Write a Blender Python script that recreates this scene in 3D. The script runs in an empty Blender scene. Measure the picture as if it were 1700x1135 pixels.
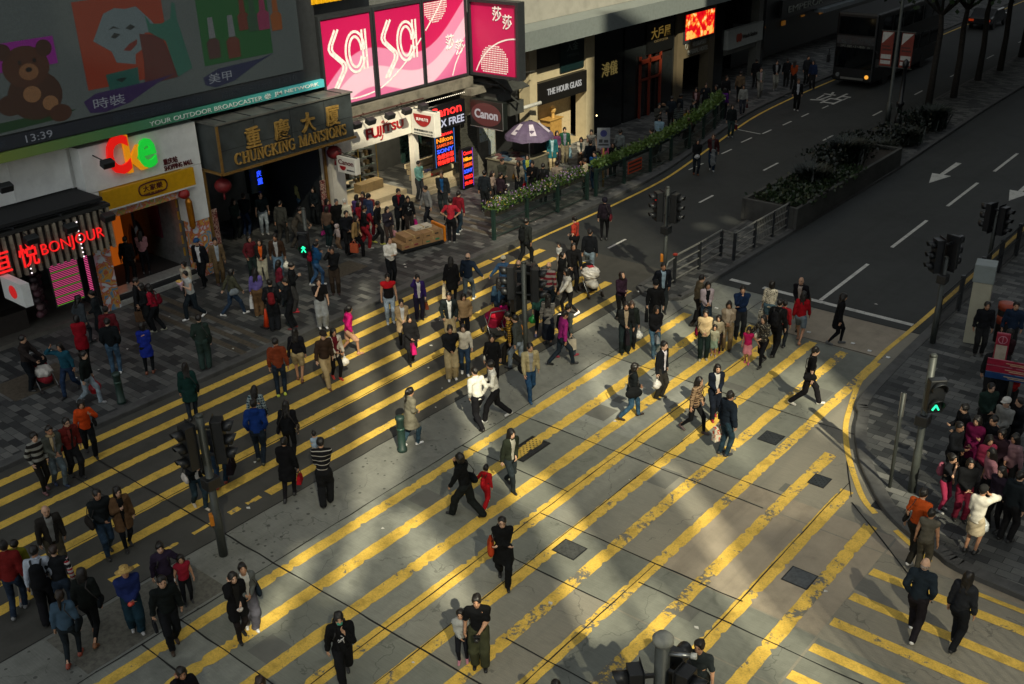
import bpy, math, random
import numpy as np
from mathutils import Vector, Matrix
R_ = math.radians
SC = bpy.context.scene
COL = SC.collection

# ------------------------------------------------------------------ camera
cam_d = bpy.data.cameras.new('camera')
cam_d.sensor_width = 36.0
cam_d.lens = 36.0 * 1743.99 / 1700.0
cam_d.clip_start = 0.1
cam_d.clip_end = 2000.0
cam = bpy.data.objects.new('camera', cam_d)
COL.objects.link(cam)
_a, _b, _c = -0.700796407, 0.446130608, -0.0285795173      # heading, tilt down, roll
_fwd = Vector((math.sin(_a) * math.cos(_b), math.cos(_a) * math.cos(_b), -math.sin(_b)))
_r0 = Vector((math.cos(_a), -math.sin(_a), 0))
_u0 = _r0.cross(_fwd)
_rt = math.cos(_c) * _r0 + math.sin(_c) * _u0
_up = -math.sin(_c) * _r0 + math.cos(_c) * _u0
cam.matrix_world = Matrix(((_rt.x, _up.x, -_fwd.x, 0), (_rt.y, _up.y, -_fwd.y, 0), (_rt.z, _up.z, -_fwd.z, 14.0), (0, 0, 0, 1)))
SC.camera = cam

# ------------------------------------------------------------------ sky, sun, exposure
SUN_EL, SUN_DIR = 40.0, Vector((0.83, -0.56, 0))           # the sun stands behind and right of the camera
world = bpy.data.worlds.new('World')
SC.world = world
world.use_nodes = True
wn = world.node_tree
bg = wn.nodes['Background']
sky = wn.nodes.new('ShaderNodeTexSky')
sky.sky_type = 'NISHITA'
sky.sun_disc = False
sky.sun_elevation = R_(SUN_EL)
sky.sun_rotation = math.atan2(SUN_DIR.x, SUN_DIR.y)
hs = wn.nodes.new('ShaderNodeHueSaturation')
hs.inputs['Saturation'].default_value = 0.2
wn.links.new(sky.outputs[0], hs.inputs['Color'])
tint = wn.nodes.new('ShaderNodeMix')                       # the street sees a slightly green, hazy sky
tint.data_type, tint.blend_type = 'RGBA', 'MULTIPLY'
tint.inputs[0].default_value = 1.0
tint.inputs[7].default_value = (.97, 1.0, .97, 1)
wn.links.new(hs.outputs[0], tint.inputs[6])
wn.links.new(tint.outputs[2], bg.inputs['Color'])
bg.inputs['Strength'].default_value = 0.125
sun_d = bpy.data.lights.new('sun', 'SUN')
sun_d.energy = 5.0
sun_d.angle = R_(0.5)
sun_d.color = (1.0, 0.92, 0.68)
sun = bpy.data.objects.new('sun', sun_d)
COL.objects.link(sun)
_sd = Vector((SUN_DIR.x * math.cos(R_(SUN_EL)), SUN_DIR.y * math.cos(R_(SUN_EL)), math.sin(R_(SUN_EL)))).normalized()
sun.rotation_euler = _sd.to_track_quat('Z', 'Y').to_euler()
sun.location = (60, -40, 70)
SC.view_settings.view_transform = 'Standard'
SC.view_settings.look = 'None'
SC.view_settings.gamma = 1.0
SC.view_settings.exposure = 0.46
SC.cycles.max_bounces = 5
SC.cycles.diffuse_bounces = 3
SC.cycles.glossy_bounces = 2
SC.cycles.transmission_bounces = 3
SC.cycles.transparent_max_bounces = 6
SC.cycles.caustics_reflective = False
SC.cycles.caustics_refractive = False
SC.cycles.use_denoising = True

# ------------------------------------------------------------------ object helpers
def tag(o, label=None, cat=None, group=None, kind=None):
    if label: o['label'] = label
    if cat: o['category'] = cat
    if group: o['group'] = group
    if kind: o['kind'] = kind
    return o

def thing(name, label, cat, loc=(0, 0, 0), rz=0.0, group=None):
    o = bpy.data.objects.new(name, None)
    o.empty_display_size = 0.2
    COL.objects.link(o)
    o.location = loc
    o.rotation_euler = (0, 0, rz)
    return tag(o, label, cat, group)

def link_mesh(name, me, mats=(), parent=None, smooth=False, loc=None, rz=None):
    for m in mats: me.materials.append(m)
    if smooth:
        me.polygons.foreach_set('use_smooth', np.ones(len(me.polygons), dtype=bool))
    o = bpy.data.objects.new(name, me)
    COL.objects.link(o)
    if parent: o.parent = parent
    if loc is not None: o.location = loc
    if rz is not None: o.rotation_euler = (0, 0, rz)
    return o

class MB:
    """collects faces, then becomes ONE mesh object"""
    def __init__(s): s.v, s.f, s.m = [], [], []
    def add(s, vs, fs, mi=0):
        n = len(s.v)
        s.v += [tuple(v) for v in vs]
        s.f += [tuple(i + n for i in f) for f in fs]
        s.m += [mi] * len(fs)
        return s
    def box(s, x0, x1, y0, y1, z0, z1, mi=0, M=None):
        vs = [(x, y, z) for z in (z0, z1) for y in (y0, y1) for x in (x0, x1)]
        if M: vs = [M @ Vector(v) for v in vs]
        return s.add(vs, [(0, 2, 3, 1), (4, 5, 7, 6), (0, 1, 5, 4), (2, 6, 7, 3), (0, 4, 6, 2), (1, 3, 7, 5)], mi)
    def quad(s, a, b, c, d, mi=0): return s.add([a, b, c, d], [(0, 1, 2, 3)], mi)
    def tube(s, pts, r, n=8, mi=0, cap=True, sq=None):
        pts = [Vector(p) for p in pts]
        rs = r if isinstance(r, (list, tuple)) else [r] * len(pts)
        vs, fs = [], []
        t0 = (pts[1] - pts[0]).normalized()
        ref = Vector((0, 0, 1)) if abs(t0.z) < .9 else Vector((1, 0, 0))
        for i, p in enumerate(pts):
            t = (pts[min(i + 1, len(pts) - 1)] - pts[max(i - 1, 0)]).normalized()
            u = t.cross(ref)
            u = u.normalized() if u.length > 1e-5 else t.orthogonal().normalized()
            w = t.cross(u).normalized()
            for k in range(n):
                a = 2 * math.pi * k / n
                q = 1 if sq is None else sq
                vs.append(p + rs[i] * (math.cos(a) * u + q * math.sin(a) * w))
        for i in range(len(pts) - 1):
            for k in range(n):
                a, b = i * n + k, i * n + (k + 1) % n
                fs.append((a, a + n, b + n, b))
        if cap:
            fs.append(tuple(range(n)))
            fs.append(tuple(reversed(range((len(pts) - 1) * n, len(pts) * n))))
        return s.add(vs, fs, mi)
    def lathe(s, prof, n=16, c=(0, 0, 0), mi=0):
        vs, fs = [], []
        for r, z in prof:
            for k in range(n):
                a = 2 * math.pi * k / n
                vs.append((c[0] + r * math.cos(a), c[1] + r * math.sin(a), c[2] + z))
        for i in range(len(prof) - 1):
            for k in range(n):
                a, b = i * n + k, i * n + (k + 1) % n
                fs.append((a, b, b + n, a + n))
        if prof[0][0] > 1e-4: fs.append(tuple(reversed(range(n))))
        if prof[-1][0] > 1e-4: fs.append(tuple(range((len(prof) - 1) * n, len(prof) * n)))
        return s.add(vs, fs, mi)
    def ell(s, c, r, nu=8, nv=6, mi=0, M=None):
        vs, fs = [], []
        for j in range(nv + 1):
            ph = math.pi * j / nv
            for k in range(nu):
                a = 2 * math.pi * k / nu
                v = Vector((r[0] * math.sin(ph) * math.cos(a), r[1] * math.sin(ph) * math.sin(a), r[2] * math.cos(ph)))
                if M: v = M @ v
                vs.append((c[0] + v.x, c[1] + v.y, c[2] + v.z))
        for j in range(nv):
            for k in range(nu):
                a, b = j * nu + k, j * nu + (k + 1) % nu
                fs.append((a, a + nu, b + nu, b))
        return s.add(vs, fs, mi)
    def prism(s, poly, d, mi=0):
        """poly: 3-D outline (flat), d: thickness vector"""
        n = len(poly)
        poly = [Vector(p) for p in poly]
        d = Vector(d)
        fs = [tuple(range(n)), tuple(reversed(range(n, 2 * n)))]
        fs += [(i, i + n, (i + 1) % n + n, (i + 1) % n) for i in range(n)]
        return s.add(poly + [p + d for p in poly], fs, mi)
    def build(s, name, mats, parent=None, smooth=False, loc=None, rz=None, fix=True):
        me = bpy.data.meshes.new(name)
        me.from_pydata(s.v, [], s.f)
        if not isinstance(mats, (list, tuple)): mats = [mats]
        o = link_mesh(name, me, mats, parent, smooth, loc, rz)
        if any(s.m): me.polygons.foreach_set('material_index', s.m)
        me.update()
        return o

def bev(o, w=0.02, seg=2):
    m = o.modifiers.new('bevel', 'BEVEL')
    m.width = w
    m.segments = seg
    m.limit_method = 'ANGLE'
    return o

# ------------------------------------------------------------------ materials
def lin(h):
    if not isinstance(h, str): return tuple(h)
    if len(h) == 3: h = ''.join(c * 2 for c in h)
    out = []
    for i in (0, 2, 4):
        c = int(h[i:i + 2], 16) / 255
        out.append(c / 12.92 if c <= .04045 else ((c + .055) / 1.055) ** 2.4)
    return tuple(out)

_M = {}
class NT:
    def __init__(s, name):
        s.m = bpy.data.materials.new(name)
        s.m.use_nodes = True
        s.t = s.m.node_tree
        s.b = s.t.nodes['Principled BSDF']
        s.co = None
    def n(s, ty, **kw):
        nd = s.t.nodes.new('ShaderNode' + ty)
        for k, v in kw.items():
            if k in nd.inputs: nd.inputs[k].default_value = v
            else: setattr(nd, k, v)
        return nd
    def l(s, a, b): s.t.links.new(a, b)
    def coord(s):
        if not s.co: s.co = s.n('TexCoord').outputs['Object']
        return s.co
    def noise(s, scale, detail=4, rough=.55, vec=None, dist=0.0):
        nd = s.n('TexNoise', Scale=scale, Detail=detail, Roughness=rough, Distortion=dist)
        s.l(vec or s.coord(), nd.inputs['Vector'])
        return nd.outputs['Fac']
    def ramp(s, fac, stops):
        nd = s.n('ValToRGB')
        e = nd.color_ramp.elements
        while len(e) < len(stops): e.new(0.5)
        for i, (p, c) in enumerate(stops):
            e[i].position = p
            c = (c, c, c) if isinstance(c, (int, float)) else lin(c)
            e[i].color = (*c, 1)
        s.l(fac, nd.inputs[0])
        return nd.outputs[0]
    def mix(s, fac, a, b, mode='MIX'):
        nd = s.n('Mix', data_type='RGBA', blend_type=mode)
        for v, sock in ((fac, nd.inputs[0]), (a, nd.inputs[6]), (b, nd.inputs[7])):
            if hasattr(v, 'is_output'): s.l(v, sock)
            elif isinstance(v, (int, float)): sock.default_value = v if sock == nd.inputs[0] else (v, v, v, 1)
            else: sock.default_value = (*lin(v), 1)
        return nd.outputs[2]
    def math(s, op, a, b=0.0, c=None):
        nd = s.n('Math', operation=op)
        for i, v in enumerate((a, b) if c is None else (a, b, c)):
            if hasattr(v, 'is_output'): s.l(v, nd.inputs[i])
            else: nd.inputs[i].default_value = v
        return nd.outputs[0]
    def mapv(s, scale=(1, 1, 1), rot=(0, 0, 0), loc=(0, 0, 0), vec=None):
        nd = s.n('Mapping')
        nd.inputs['Scale'].default_value = scale
        nd.inputs['Rotation'].default_value = rot
        nd.inputs['Location'].default_value = loc
        s.l(vec or s.coord(), nd.inputs['Vector'])
        return nd.outputs[0]
    def sep(s):
        nd = s.n('SeparateXYZ')
        s.l(s.coord(), nd.inputs[0])
        return nd.outputs
    def base(s, c):
        if hasattr(c, 'is_output'): s.l(c, s.b.inputs['Base Color'])
        else: s.b.inputs['Base Color'].default_value = (*lin(c), 1)
    def bump(s, h, strength=.3, dist=.01):
        nd = s.n('Bump', Strength=strength, Distance=dist)
        s.l(h, nd.inputs['Height'])
        s.l(nd.outputs[0], s.b.inputs['Normal'])
    def set(s, rough=.6, metal=0.0, spec=None):
        s.b.inputs['Roughness'].default_value = rough
        s.b.inputs['Metallic'].default_value = metal
        if spec is not None: s.b.inputs['Specular IOR Level'].default_value = spec
        return s.m

def plain(name, c, rough=.6, metal=0.0, var=.18, scale=6.0, bump=.0, spec=None):
    """painted / metal / plastic surface with uneven dirt"""
    k = ('plain', name, str(c))
    if k in _M: return _M[k]
    t = NT(name)
    f = t.noise(scale, 6, .65)
    cc = lin(c)
    t.base(t.ramp(f, [(.3, tuple(x * (1 - var * 1.6) for x in cc)), (.55, cc), (.75, tuple(min(1, x * (1 + var * .6)) for x in cc))]))
    if bump: t.bump(t.noise(scale * 8, 3), bump, .005)
    _M[k] = t.set(rough, metal, spec)
    return _M[k]

def emit(name, c, strength=1.0, base=(0.02, 0.02, 0.02)):
    k = ('emit', name, str(c), strength)
    if k in _M: return _M[k]
    t = NT(name)
    t.base(base)
    t.b.inputs['Emission Color'].default_value = (*lin(c), 1)
    t.b.inputs['Emission Strength'].default_value = strength
    _M[k] = t.set(.5)
    return _M[k]

def cloth(c, pat=None, c2='888'):
    k = ('cloth', str(c), pat, str(c2))
    if k in _M: return _M[k]
    t = NT('cloth')
    cc = lin(c)
    f = t.noise(9.0, 5, .6)
    col = t.ramp(f, [(.3, tuple(x * .72 for x in cc)), (.6, cc), (.8, tuple(min(1, x * 1.18 + .003) for x in cc))])
    x, y, z = t.sep()[:3]
    def band(s_, freq, w):
        return t.math('LESS_THAN', t.math('FRACT', t.math('MULTIPLY', s_, freq)), w)
    if pat == 'stripe': col = t.mix(band(z, 11.0, .42), col, c2)
    elif pat == 'fine': col = t.mix(band(z, 24.0, .4), col, c2)
    elif pat == 'pin': col = t.mix(band(z, 9.0, .16), col, c2)
    elif pat == 'wide': col = t.mix(band(z, 6.0, .5), col, c2)
    elif pat == 'plaid':
        col = t.mix(band(z, 14.0, .35), col, c2)
        xy = t.math('ADD', x, y)
        col = t.mix(t.math('MULTIPLY', band(xy, 14.0, .4), .7), col, c2)
    elif pat == 'dots':
        v = t.n('TexVoronoi', Scale=22.0)
        t.l(t.coord(), v.inputs['Vector'])
        col = t.mix(t.math('LESS_THAN', v.outputs['Distance'], .34), col, c2)
    elif pat == 'camo':
        col = t.mix(t.math('GREATER_THAN', t.noise(14.0, 2), .55), col, c2)
    elif pat == 'yoke': col = t.mix(t.math('GREATER_THAN', z, 1.27), col, c2)
    elif pat == 'quilt':
        col = t.mix(t.math('MULTIPLY', band(z, 13.0, .18), .5), col, '000')
    t.base(col)
    t.bump(t.noise(60.0, 3, .6), .35, .006)
    _M[k] = t.set(.92, 0, .12)
    return _M[k]

def jeans_mat(c):
    k = ('jeans', str(c))
    if k in _M: return _M[k]
    t = NT('denim')
    cc = lin(c)
    f = t.noise(7.0, 5, .6)
    t.base(t.ramp(f, [(.32, tuple(x * .55 for x in cc)), (.55, cc), (.75, tuple(min(1, x * 1.6 + .01) for x in cc))]))
    t.bump(t.noise(70.0, 2), .3, .005)
    _M[k] = t.set(.9, 0, .2)
    return _M[k]

def skin(c):
    k = ('skin', c)
    if k in _M: return _M[k]
    t = NT('skin')
    cc = lin(c)
    t.base(t.ramp(t.noise(18.0, 4), [(.3, tuple(x * .8 for x in cc)), (.65, cc)]))
    t.b.inputs['Subsurface Weight'].default_value = .0
    _M[k] = t.set(.55, 0, .35)
    return _M[k]

def hairm(c):
    k = ('hair', c)
    if k in _M: return _M[k]
    t = NT('hair')
    cc = lin(c)
    v = t.mapv((70, 70, 6))
    f = t.noise(1.0, 3, .6, vec=v)
    t.base(t.ramp(f, [(.35, tuple(x * .5 for x in cc)), (.7, tuple(x * 1.5 + .004 for x in cc))]))
    t.bump(f, .5, .006)
    _M[k] = t.set(.45, 0, .4)
    return _M[k]

# ================================================================== ground, roads, pavements
def road_mat(name, c, grain=.25, gum=False, brushed=False, stain=.35, warm=None):
    t = NT(name)
    cc = lin(c)
    big = t.noise(.35, 6, .6, dist=.6)
    mid = t.noise(2.2, 6, .7)
    fine = t.noise(55.0, 3, .7)
    f = t.math('ADD', t.math('MULTIPLY', big, .55), t.math('MULTIPLY', mid, .45))
    col = t.ramp(f, [(.30, tuple(x * (1 - stain) for x in cc)), (.5, cc), (.72, tuple(min(1, x * (1 + stain * .7)) for x in cc))])
    if warm: col = t.mix(t.math('SMOOTH_MIN', 1.0, t.math('MAXIMUM', t.math('MULTIPLY', t.math('ADD', t.sep()[0], 13.2), .28), 0.0), .2), col, t.mix(f, tuple(x * .8 for x in lin(warm)), tuple(x * 1.15 for x in lin(warm))))
    col = t.mix(t.math('MULTIPLY', t.math('SUBTRACT', fine, .35), grain), col, tuple(min(1, x * 2.2) for x in cc))
    # tyre-dark streaks along the lanes
    st = t.noise(1.0, 4, .6, vec=t.mapv((1.6, .07, 1)))
    col = t.mix(t.ramp(st, [(.52, 0.0), (.72, .38)]), col, tuple(x * .5 for x in cc))
    if gum:
        v = t.n('TexVoronoi', Scale=4.2)
        t.l(t.coord(), v.inputs['Vector'])
        sp = t.math('LESS_THAN', v.outputs['Distance'], t.math('MULTIPLY', mid, .30))
        col = t.mix(t.math('MULTIPLY', sp, .8), col, tuple(x * .22 for x in cc))
    if brushed:                                   # hairline cracks that come and go, and oil spots
        vo = t.n('TexVoronoi', Scale=.42, feature='DISTANCE_TO_EDGE')
        dv = t.n('VectorMath', operation='ADD')
        nz = t.n('TexNoise', Scale=1.6, Detail=4)
        t.l(t.coord(), nz.inputs['Vector'])
        t.l(t.coord(), dv.inputs[0])
        t.l(nz.outputs['Color'], dv.inputs[1])
        t.l(dv.outputs[0], vo.inputs['Vector'])
        ck = t.math('MULTIPLY', t.math('LESS_THAN', vo.outputs['Distance'], .0045), t.math('GREATER_THAN', big, .47))
        col = t.mix(t.math('MULTIPLY', ck, .42), col, tuple(x * .2 for x in cc))
        oil = t.ramp(t.noise(1.3, 3, .5, dist=.8), [(.62, 0.0), (.74, .45)])
        col = t.mix(oil, col, tuple(x * .4 for x in cc))
    h = fine
    if brushed:
        w = t.noise(1.0, 2, .5, vec=t.mapv((2.5, 38, 1), (0, 0, R_(8))))
        col = t.mix(t.math('MULTIPLY', w, .5), col, tuple(x * .4 for x in cc))
        h = t.math('ADD', fine, t.math('MULTIPLY', w, 1.4))
    t.base(col)
    t.bump(h, .35, .008)
    return t.set(.78, 0, .35)

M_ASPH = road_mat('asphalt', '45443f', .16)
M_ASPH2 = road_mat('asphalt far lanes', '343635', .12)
M_SLAB = road_mat('island concrete', '7b7c75', .4, gum=True, brushed=True, stain=.5)
M_CONC = road_mat('road concrete', '84867d', .5, brushed=True, stain=.55, warm='8a8374')
def sheet(name, poly, z, m, kind='structure'):
    mb = MB().add([(p[0], p[1], z) for p in poly], [tuple(range(len(poly)))])
    return tag(mb.build(name, m), kind=kind)
def rect(x0, x1, y0, y1): return [(x0, y0), (x1, y0), (x1, y1), (x0, y1)]
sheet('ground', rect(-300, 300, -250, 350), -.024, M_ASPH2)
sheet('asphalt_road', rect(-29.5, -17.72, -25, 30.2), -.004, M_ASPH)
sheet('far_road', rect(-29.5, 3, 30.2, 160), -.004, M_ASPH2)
sheet('island_pavement', rect(-17.72, -16.02, -25, 30.2), 0, M_SLAB)
sheet('concrete_road', rect(-16.02, 45, -25, 30.2), -.002, M_CONC)
sl = MB()
rnd = random.Random(21)
for x0, x1 in ((-16.0, -12.57), (-12.53, -9.45), (-9.41, -5.8), (-5.75, -2)):
    ys = [3, 6.2, 8.4, 10.72, 14.02, 15.72, 19.0, 19.72, 23.35, 27.9, 30.2]
    for y0, y1 in zip(ys, ys[1:]):
        if rnd.random() < .62 and not (x1 > -9 and y1 > 20): sl.quad((x0, y0 + .02, .0), (x1, y0 + .02, .0), (x1, y1 - .02, .0), (x0, y1 - .02, .0), rnd.randrange(2) if x1 < -10 else 2 * rnd.randrange(2))
for k in range(14):
    x, y, w, h = rnd.uniform(-15.5, -7.5), rnd.uniform(8, 26), rnd.uniform(.25, 1.1), rnd.uniform(.25, .8)
    sl.quad((x, y, .0012), (x + w, y, .0012), (x + w, y + h, .0012), (x, y + h, .0012), 3)
tag(sl.build('patched_road', [road_mat('slab grey', '7a7c72', .4, brushed=True, stain=.4), road_mat('slab pale', '90928a', .4, brushed=True, stain=.4), road_mat('slab beige', '8e8474', .4, stain=.45), road_mat('repair patch', '64645e', .3, stain=.3)]), kind='structure')

# dark joints between the slabs
J = MB()
rnd = random.Random(4)
def joint(a, b, w=.028, jit=.012):
    a, b = Vector((*a, .0065)), Vector((*b, .0065))
    n = max(2, int((b - a).length / .5))
    d = (b - a).normalized()
    q = Vector((-d.y, d.x, 0))
    L, Rr = [], []
    for i in range(n + 1):
        p = a.lerp(b, i / n) + q * rnd.uniform(-jit, jit)
        ww = w * rnd.uniform(.35, .8)
        L.append(p + q * ww)
        Rr.append(p - q * ww)
    vs = L + Rr
    J.add(vs, [(i, i + 1, n + 2 + i, n + 1 + i) for i in range(n)])
for yy, x0, x1 in ((19.0, -16, -8.6), (16.85, -16.0, -12.55), (14.02, -12.55, -9.5), (15.72, -12.55, -7.4), (23.35, -16.2, -8.3), (19.72, -12.55, -8.4), (10.72, -23, -9.5), (8.4, -17.7, -11), (9.9, -24, -20), (7.5, -16, -9), (12.0, -10.5, -3), (15.0, -9.4, -1), (27.9, -16, -9.4), (30.2, -15, -9)):
    joint((x0, yy), (x1, yy + rnd.uniform(-.06, .06)))
for xx, y0, y1 in ((-17.72, 4, 28), (-16.02, 4, 28), (-12.55, 5, 19.8), (-11.62, 4, 23.3), (-7.45, 12, 21.2), (-12.62, 19.7, 26), (-20.05, 6, 27), (-9.45, 4, 15.7), (-14.2, 23, 30)):
    joint((xx, y0), (xx + rnd.uniform(-.04, .04), y1), .022)
joint((-7.1, 20.4), (-4.4, 18.0))
joint((-7.9, 22.0), (-7.2, 20.6))
tag(J.build('road_joints', plain('joint tar', '141412', .8)), kind='structure')

# ================================================================== lettering
def text_mesh(s, depth=.02, bold=0.0, shear=0.0, spacing=1.0):
    cu = bpy.data.curves.new('lettering', 'FONT')
    cu.body = s
    cu.extrude = depth / 2
    cu.offset = bold
    cu.shear = shear
    cu.space_character = spacing
    cu.resolution_u = 3
    o = bpy.data.objects.new('lettering', cu)
    COL.objects.link(o)
    dg = bpy.context.evaluated_depsgraph_get()
    me = bpy.data.meshes.new_from_object(o.evaluated_get(dg))
    bpy.data.objects.remove(o)
    return me
FACE = {'X': Matrix(((0, 0, 1), (1, 0, 0), (0, 1, 0))), '-Y': Matrix(((1, 0, 0), (0, 0, -1), (0, 1, 0))), 'UP': Matrix(((1, 0, 0), (0, 1, 0), (0, 0, 1)))}
def letters(s, u0, u1, v0, v1, depth_pos, face, mat, parent=None, depth=.03, bold=0.0, shear=0.0, spacing=1.0, name='lettering', inv=None, keep=False):
    """fills the box u0..u1 (along), v0..v1 (up) of a wall that faces +X or -Y at depth_pos"""
    me = text_mesh(s, depth, bold, shear, spacing)
    co = np.zeros(len(me.vertices) * 3, np.float32)
    me.vertices.foreach_get('co', co)
    co = co.reshape(-1, 3)
    lo, hi = co.min(0), co.max(0)
    k = ((u1 - u0) / max(hi[0] - lo[0], 1e-6), (v1 - v0) / max(hi[1] - lo[1], 1e-6))
    if keep: k = (min(k), min(k))
    cx, cy = (u0 + u1) / 2, (v0 + v1) / 2
    L = np.stack([(co[:, 0] - (lo[0] + hi[0]) / 2) * k[0] + cx, (co[:, 1] - (lo[1] + hi[1]) / 2) * k[1] + cy, co[:, 2]], 1)
    if face == 'X': W = np.stack([L[:, 2] + depth_pos, L[:, 0], L[:, 1]], 1)
    elif face == '-Y': W = np.stack([L[:, 0], depth_pos - L[:, 2], L[:, 1]], 1)
    else: W = np.stack([L[:, 0], L[:, 1], L[:, 2] + depth_pos], 1)
    me.vertices.foreach_set('co', W.astype(np.float32).ravel())
    me.materials.clear()
    me.update()
    return link_mesh(name, me, [mat], parent)

# ---- road paint, worn
def paint_mat(name, c, under, wear=.5, seed=0.0):
    t = NT(name)
    v = t.mapv((1, 1, 1), loc=(seed, seed * 2.3, 0))
    n1 = t.noise(1.1, 7, .72, vec=v, dist=.4)
    n2 = t.noise(9.0, 5, .7, vec=v)
    f = t.math('ADD', t.math('MULTIPLY', n1, .62), t.math('MULTIPLY', n2, .38))
    cc = lin(c)
    col = t.ramp(t.noise(3.0, 5, .65, vec=v), [(.3, tuple(x * .62 for x in cc)), (.5, cc), (.75, tuple(min(1, x * 1.12) for x in cc))])
    grime = t.ramp(t.noise(26.0, 4, .7, vec=v), [(.35, .45), (.55, 0.0)])
    col = t.mix(grime, col, tuple(x * .4 for x in cc))
    m = t.ramp(f, [(wear - .02, 1.0), (wear + .015, 0.0)])
    col = t.mix(m, col, under)
    t.base(col)
    t.bump(f, .15, .004)
    return t.set(.62, 0, .4)
YEL = 'dcb650'
M_Y = [paint_mat('yellow paint fresh', YEL, '3a3a38', .37), paint_mat('yellow paint', YEL, '6a685f', .41, 3.0), paint_mat('yellow paint worn', YEL, '6a685f', .455, 7.0)]
M_W = paint_mat('white paint', 'c8c7c0', '343635', .38, 5.0)
Y = MB()
def stripe(x, w, y0, y1, mi, ragged=.006, bite=.03):
    n = int((y1 - y0) / .09)
    A, B = [], []
    r1 = r2 = 0
    for i in range(n + 1):
        yy = y0 + (y1 - y0) * i / n
        r1 = r1 * .6 + rnd.uniform(-ragged, ragged)
        r2 = r2 * .6 + rnd.uniform(-ragged, ragged)
        b = bite if rnd.random() < .1 else 0
        A.append((x - w / 2 + r1 + b * rnd.random(), yy, .004))
        B.append((x + w / 2 + r2 - b * rnd.random(), yy, .004))
    Y.add(A + B, [(i, n + 1 + i, n + 2 + i, i + 1) for i in range(n)], mi)
for x, w, y1, mi in ((-23.92, .30, 27.3, 0), (-23.08, .31, 29.3, 0), (-22.16, .29, 28.9, 0), (-21.11, .32, 29.2, 0), (-20.15, .33, 28.4, 0), (-19.22, .31, 28.1, 0), (-18.26, .27, 27.9, 1)):
    stripe(x, w, -2 if x < -18.5 else 12.4, y1, mi)
for y0, y1 in ((9.5, 9.9), (10.3, 11.0), (11.3, 11.6), (11.8, 12.2), (8.2, 8.9)): stripe(-18.3, .14, y0, y1, 2, .02, .05)
for x, w, y1, mi in ((-15.63, .30, 27.4, 1), (-14.6, .33, 27.0, 1), (-13.46, .32, 27.8, 1), (-12.54, .36, 27.7, 1), (-11.5, .3, 27.8, 1), (-10.47, .3, 27.7, 2), (-9.43, .28, 27.6, 2), (-8.37, .3, 22.1, 2), (-7.38, .3, 20.8, 1), (-6.4, .3, 19.8, 2)):
    stripe(x, w, 2 if x < -9 else 5, y1, mi, .009, .075)
for yy in (18.25, 17.25, 16.3, 15.38, 14.46, 13.5, 12.5):
    Y.add([(-5.75 + rnd.uniform(-.03, .03), yy - .13, .004), (6, yy - .13, .004), (6, yy + .13, .004), (-5.75, yy + .13, .004)], [(0, 1, 2, 3)], 1)
def line(pts, w, mi, z=.0045):
    L, Rr = [], []
    for i, p in enumerate(pts):
        a, b = Vector(pts[max(i - 1, 0)]), Vector(pts[min(i + 1, len(pts) - 1)])
        d = (b - a).normalized()
        q = Vector((-d.y, d.x)) * w / 2
        L.append((p[0] + q.x, p[1] + q.y, z))
        Rr.append((p[0] - q.x, p[1] - q.y, z))
    n = len(pts)
    Y.add(L + Rr, [(i, i + 1, n + i + 1, n + i) for i in range(n - 1)], mi)
def smooth(pts, k=6):
    out = []
    for i in range(len(pts) - 1):
        p0, p1, p2, p3 = [Vector(pts[min(max(j, 0), len(pts) - 1)]) for j in (i - 1, i, i + 1, i + 2)]
        for q in range(k):
            t = q / k
            out.append(tuple(.5 * ((2 * p1) + (p2 - p0) * t + (2 * p0 - 5 * p1 + 4 * p2 - p3) * t * t + (3 * p1 - p0 - 3 * p2 + p3) * t ** 3)))
    return out + [tuple(pts[-1])]
YL = smooth([(-23.93, 27.4), (-23.95, 31), (-23.92, 35), (-24.1, 39.3), (-24.66, 42.9), (-25.44, 47.2), (-26.25, 52.0), (-26.6, 57), (-26.7, 64), (-26.7, 110)])
line(YL, .13, 0, .006)
line(smooth([(-9.42, 60), (-9.42, 34), (-9.5, 27.6), (-8.92, 24.5), (-8.22, 22.7), (-7.1, 20.9), (-6.5, 20.3)]), .14, 1, .0075)
line([(-5.9, 19.95), (-4.9, 19.3)], .13, 1, .0075)
line([(-3.9, 18.85), (6, 18.7)], .13, 1, .0075)
tag(Y.build('yellow_road_markings', M_Y), kind='structure')
Y = MB()
line([(-15.95, 30.78), (-15.2, 30.78)], .2, 0)
line([(-14.7, 30.78), (-9.55, 30.75)], .2, 0)
for a, b in ((30.9, 34.9), (37, 40.7), (42.9, 46.8), (48.9, 52.5), (54.8, 58.5)): line([(-12.68, a), (-12.72, b)], .13, 0)
for a, b in ((30.85, 32.06), (37.55, 38.75), (43.3, 44.8), (49.65, 50.85), (55.9, 57.2), (62, 63.3), (68, 69.3), (75, 76.5), (82, 83.5)): line([(-21.15, a), (-21.17, b)], .1, 0)
for a, b, xx in ((41.5, 42.2, -24.0), (42.5, 42.8, -24), (44.7, 45.7, -24.1), (47.1, 48.2, -24.33), (49.2, 50.2, -24.25), (51.4, 52.4, -24.2), (53.6, 54.5, -24.2), (56, 56.8, -24.1), (58.5, 59.2, -24)): line([(xx, a), (xx, b)], .09, 0)
line([(-25.9, 49.3), (-24.3, 49.1)], .08, 0)
line([(-27.1, 50.6), (-26.2, 50.2)], .08, 0)
for x, y0 in ((-14.4, 45.6), (-10.9, 45.0)):
    Y.add([(x - .09, y0 + 1.5, .0045), (x + .09, y0 + 1.5, .0045), (x + .13, y0 + 3.8, .0045), (x - .13, y0 + 3.8, .0045)], [(0, 1, 2, 3)])
    Y.add([(x, y0, .0047), (x + .42, y0 + 1.55, .0047), (x - .42, y0 + 1.55, .0047)], [(0, 1, 2)])
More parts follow.
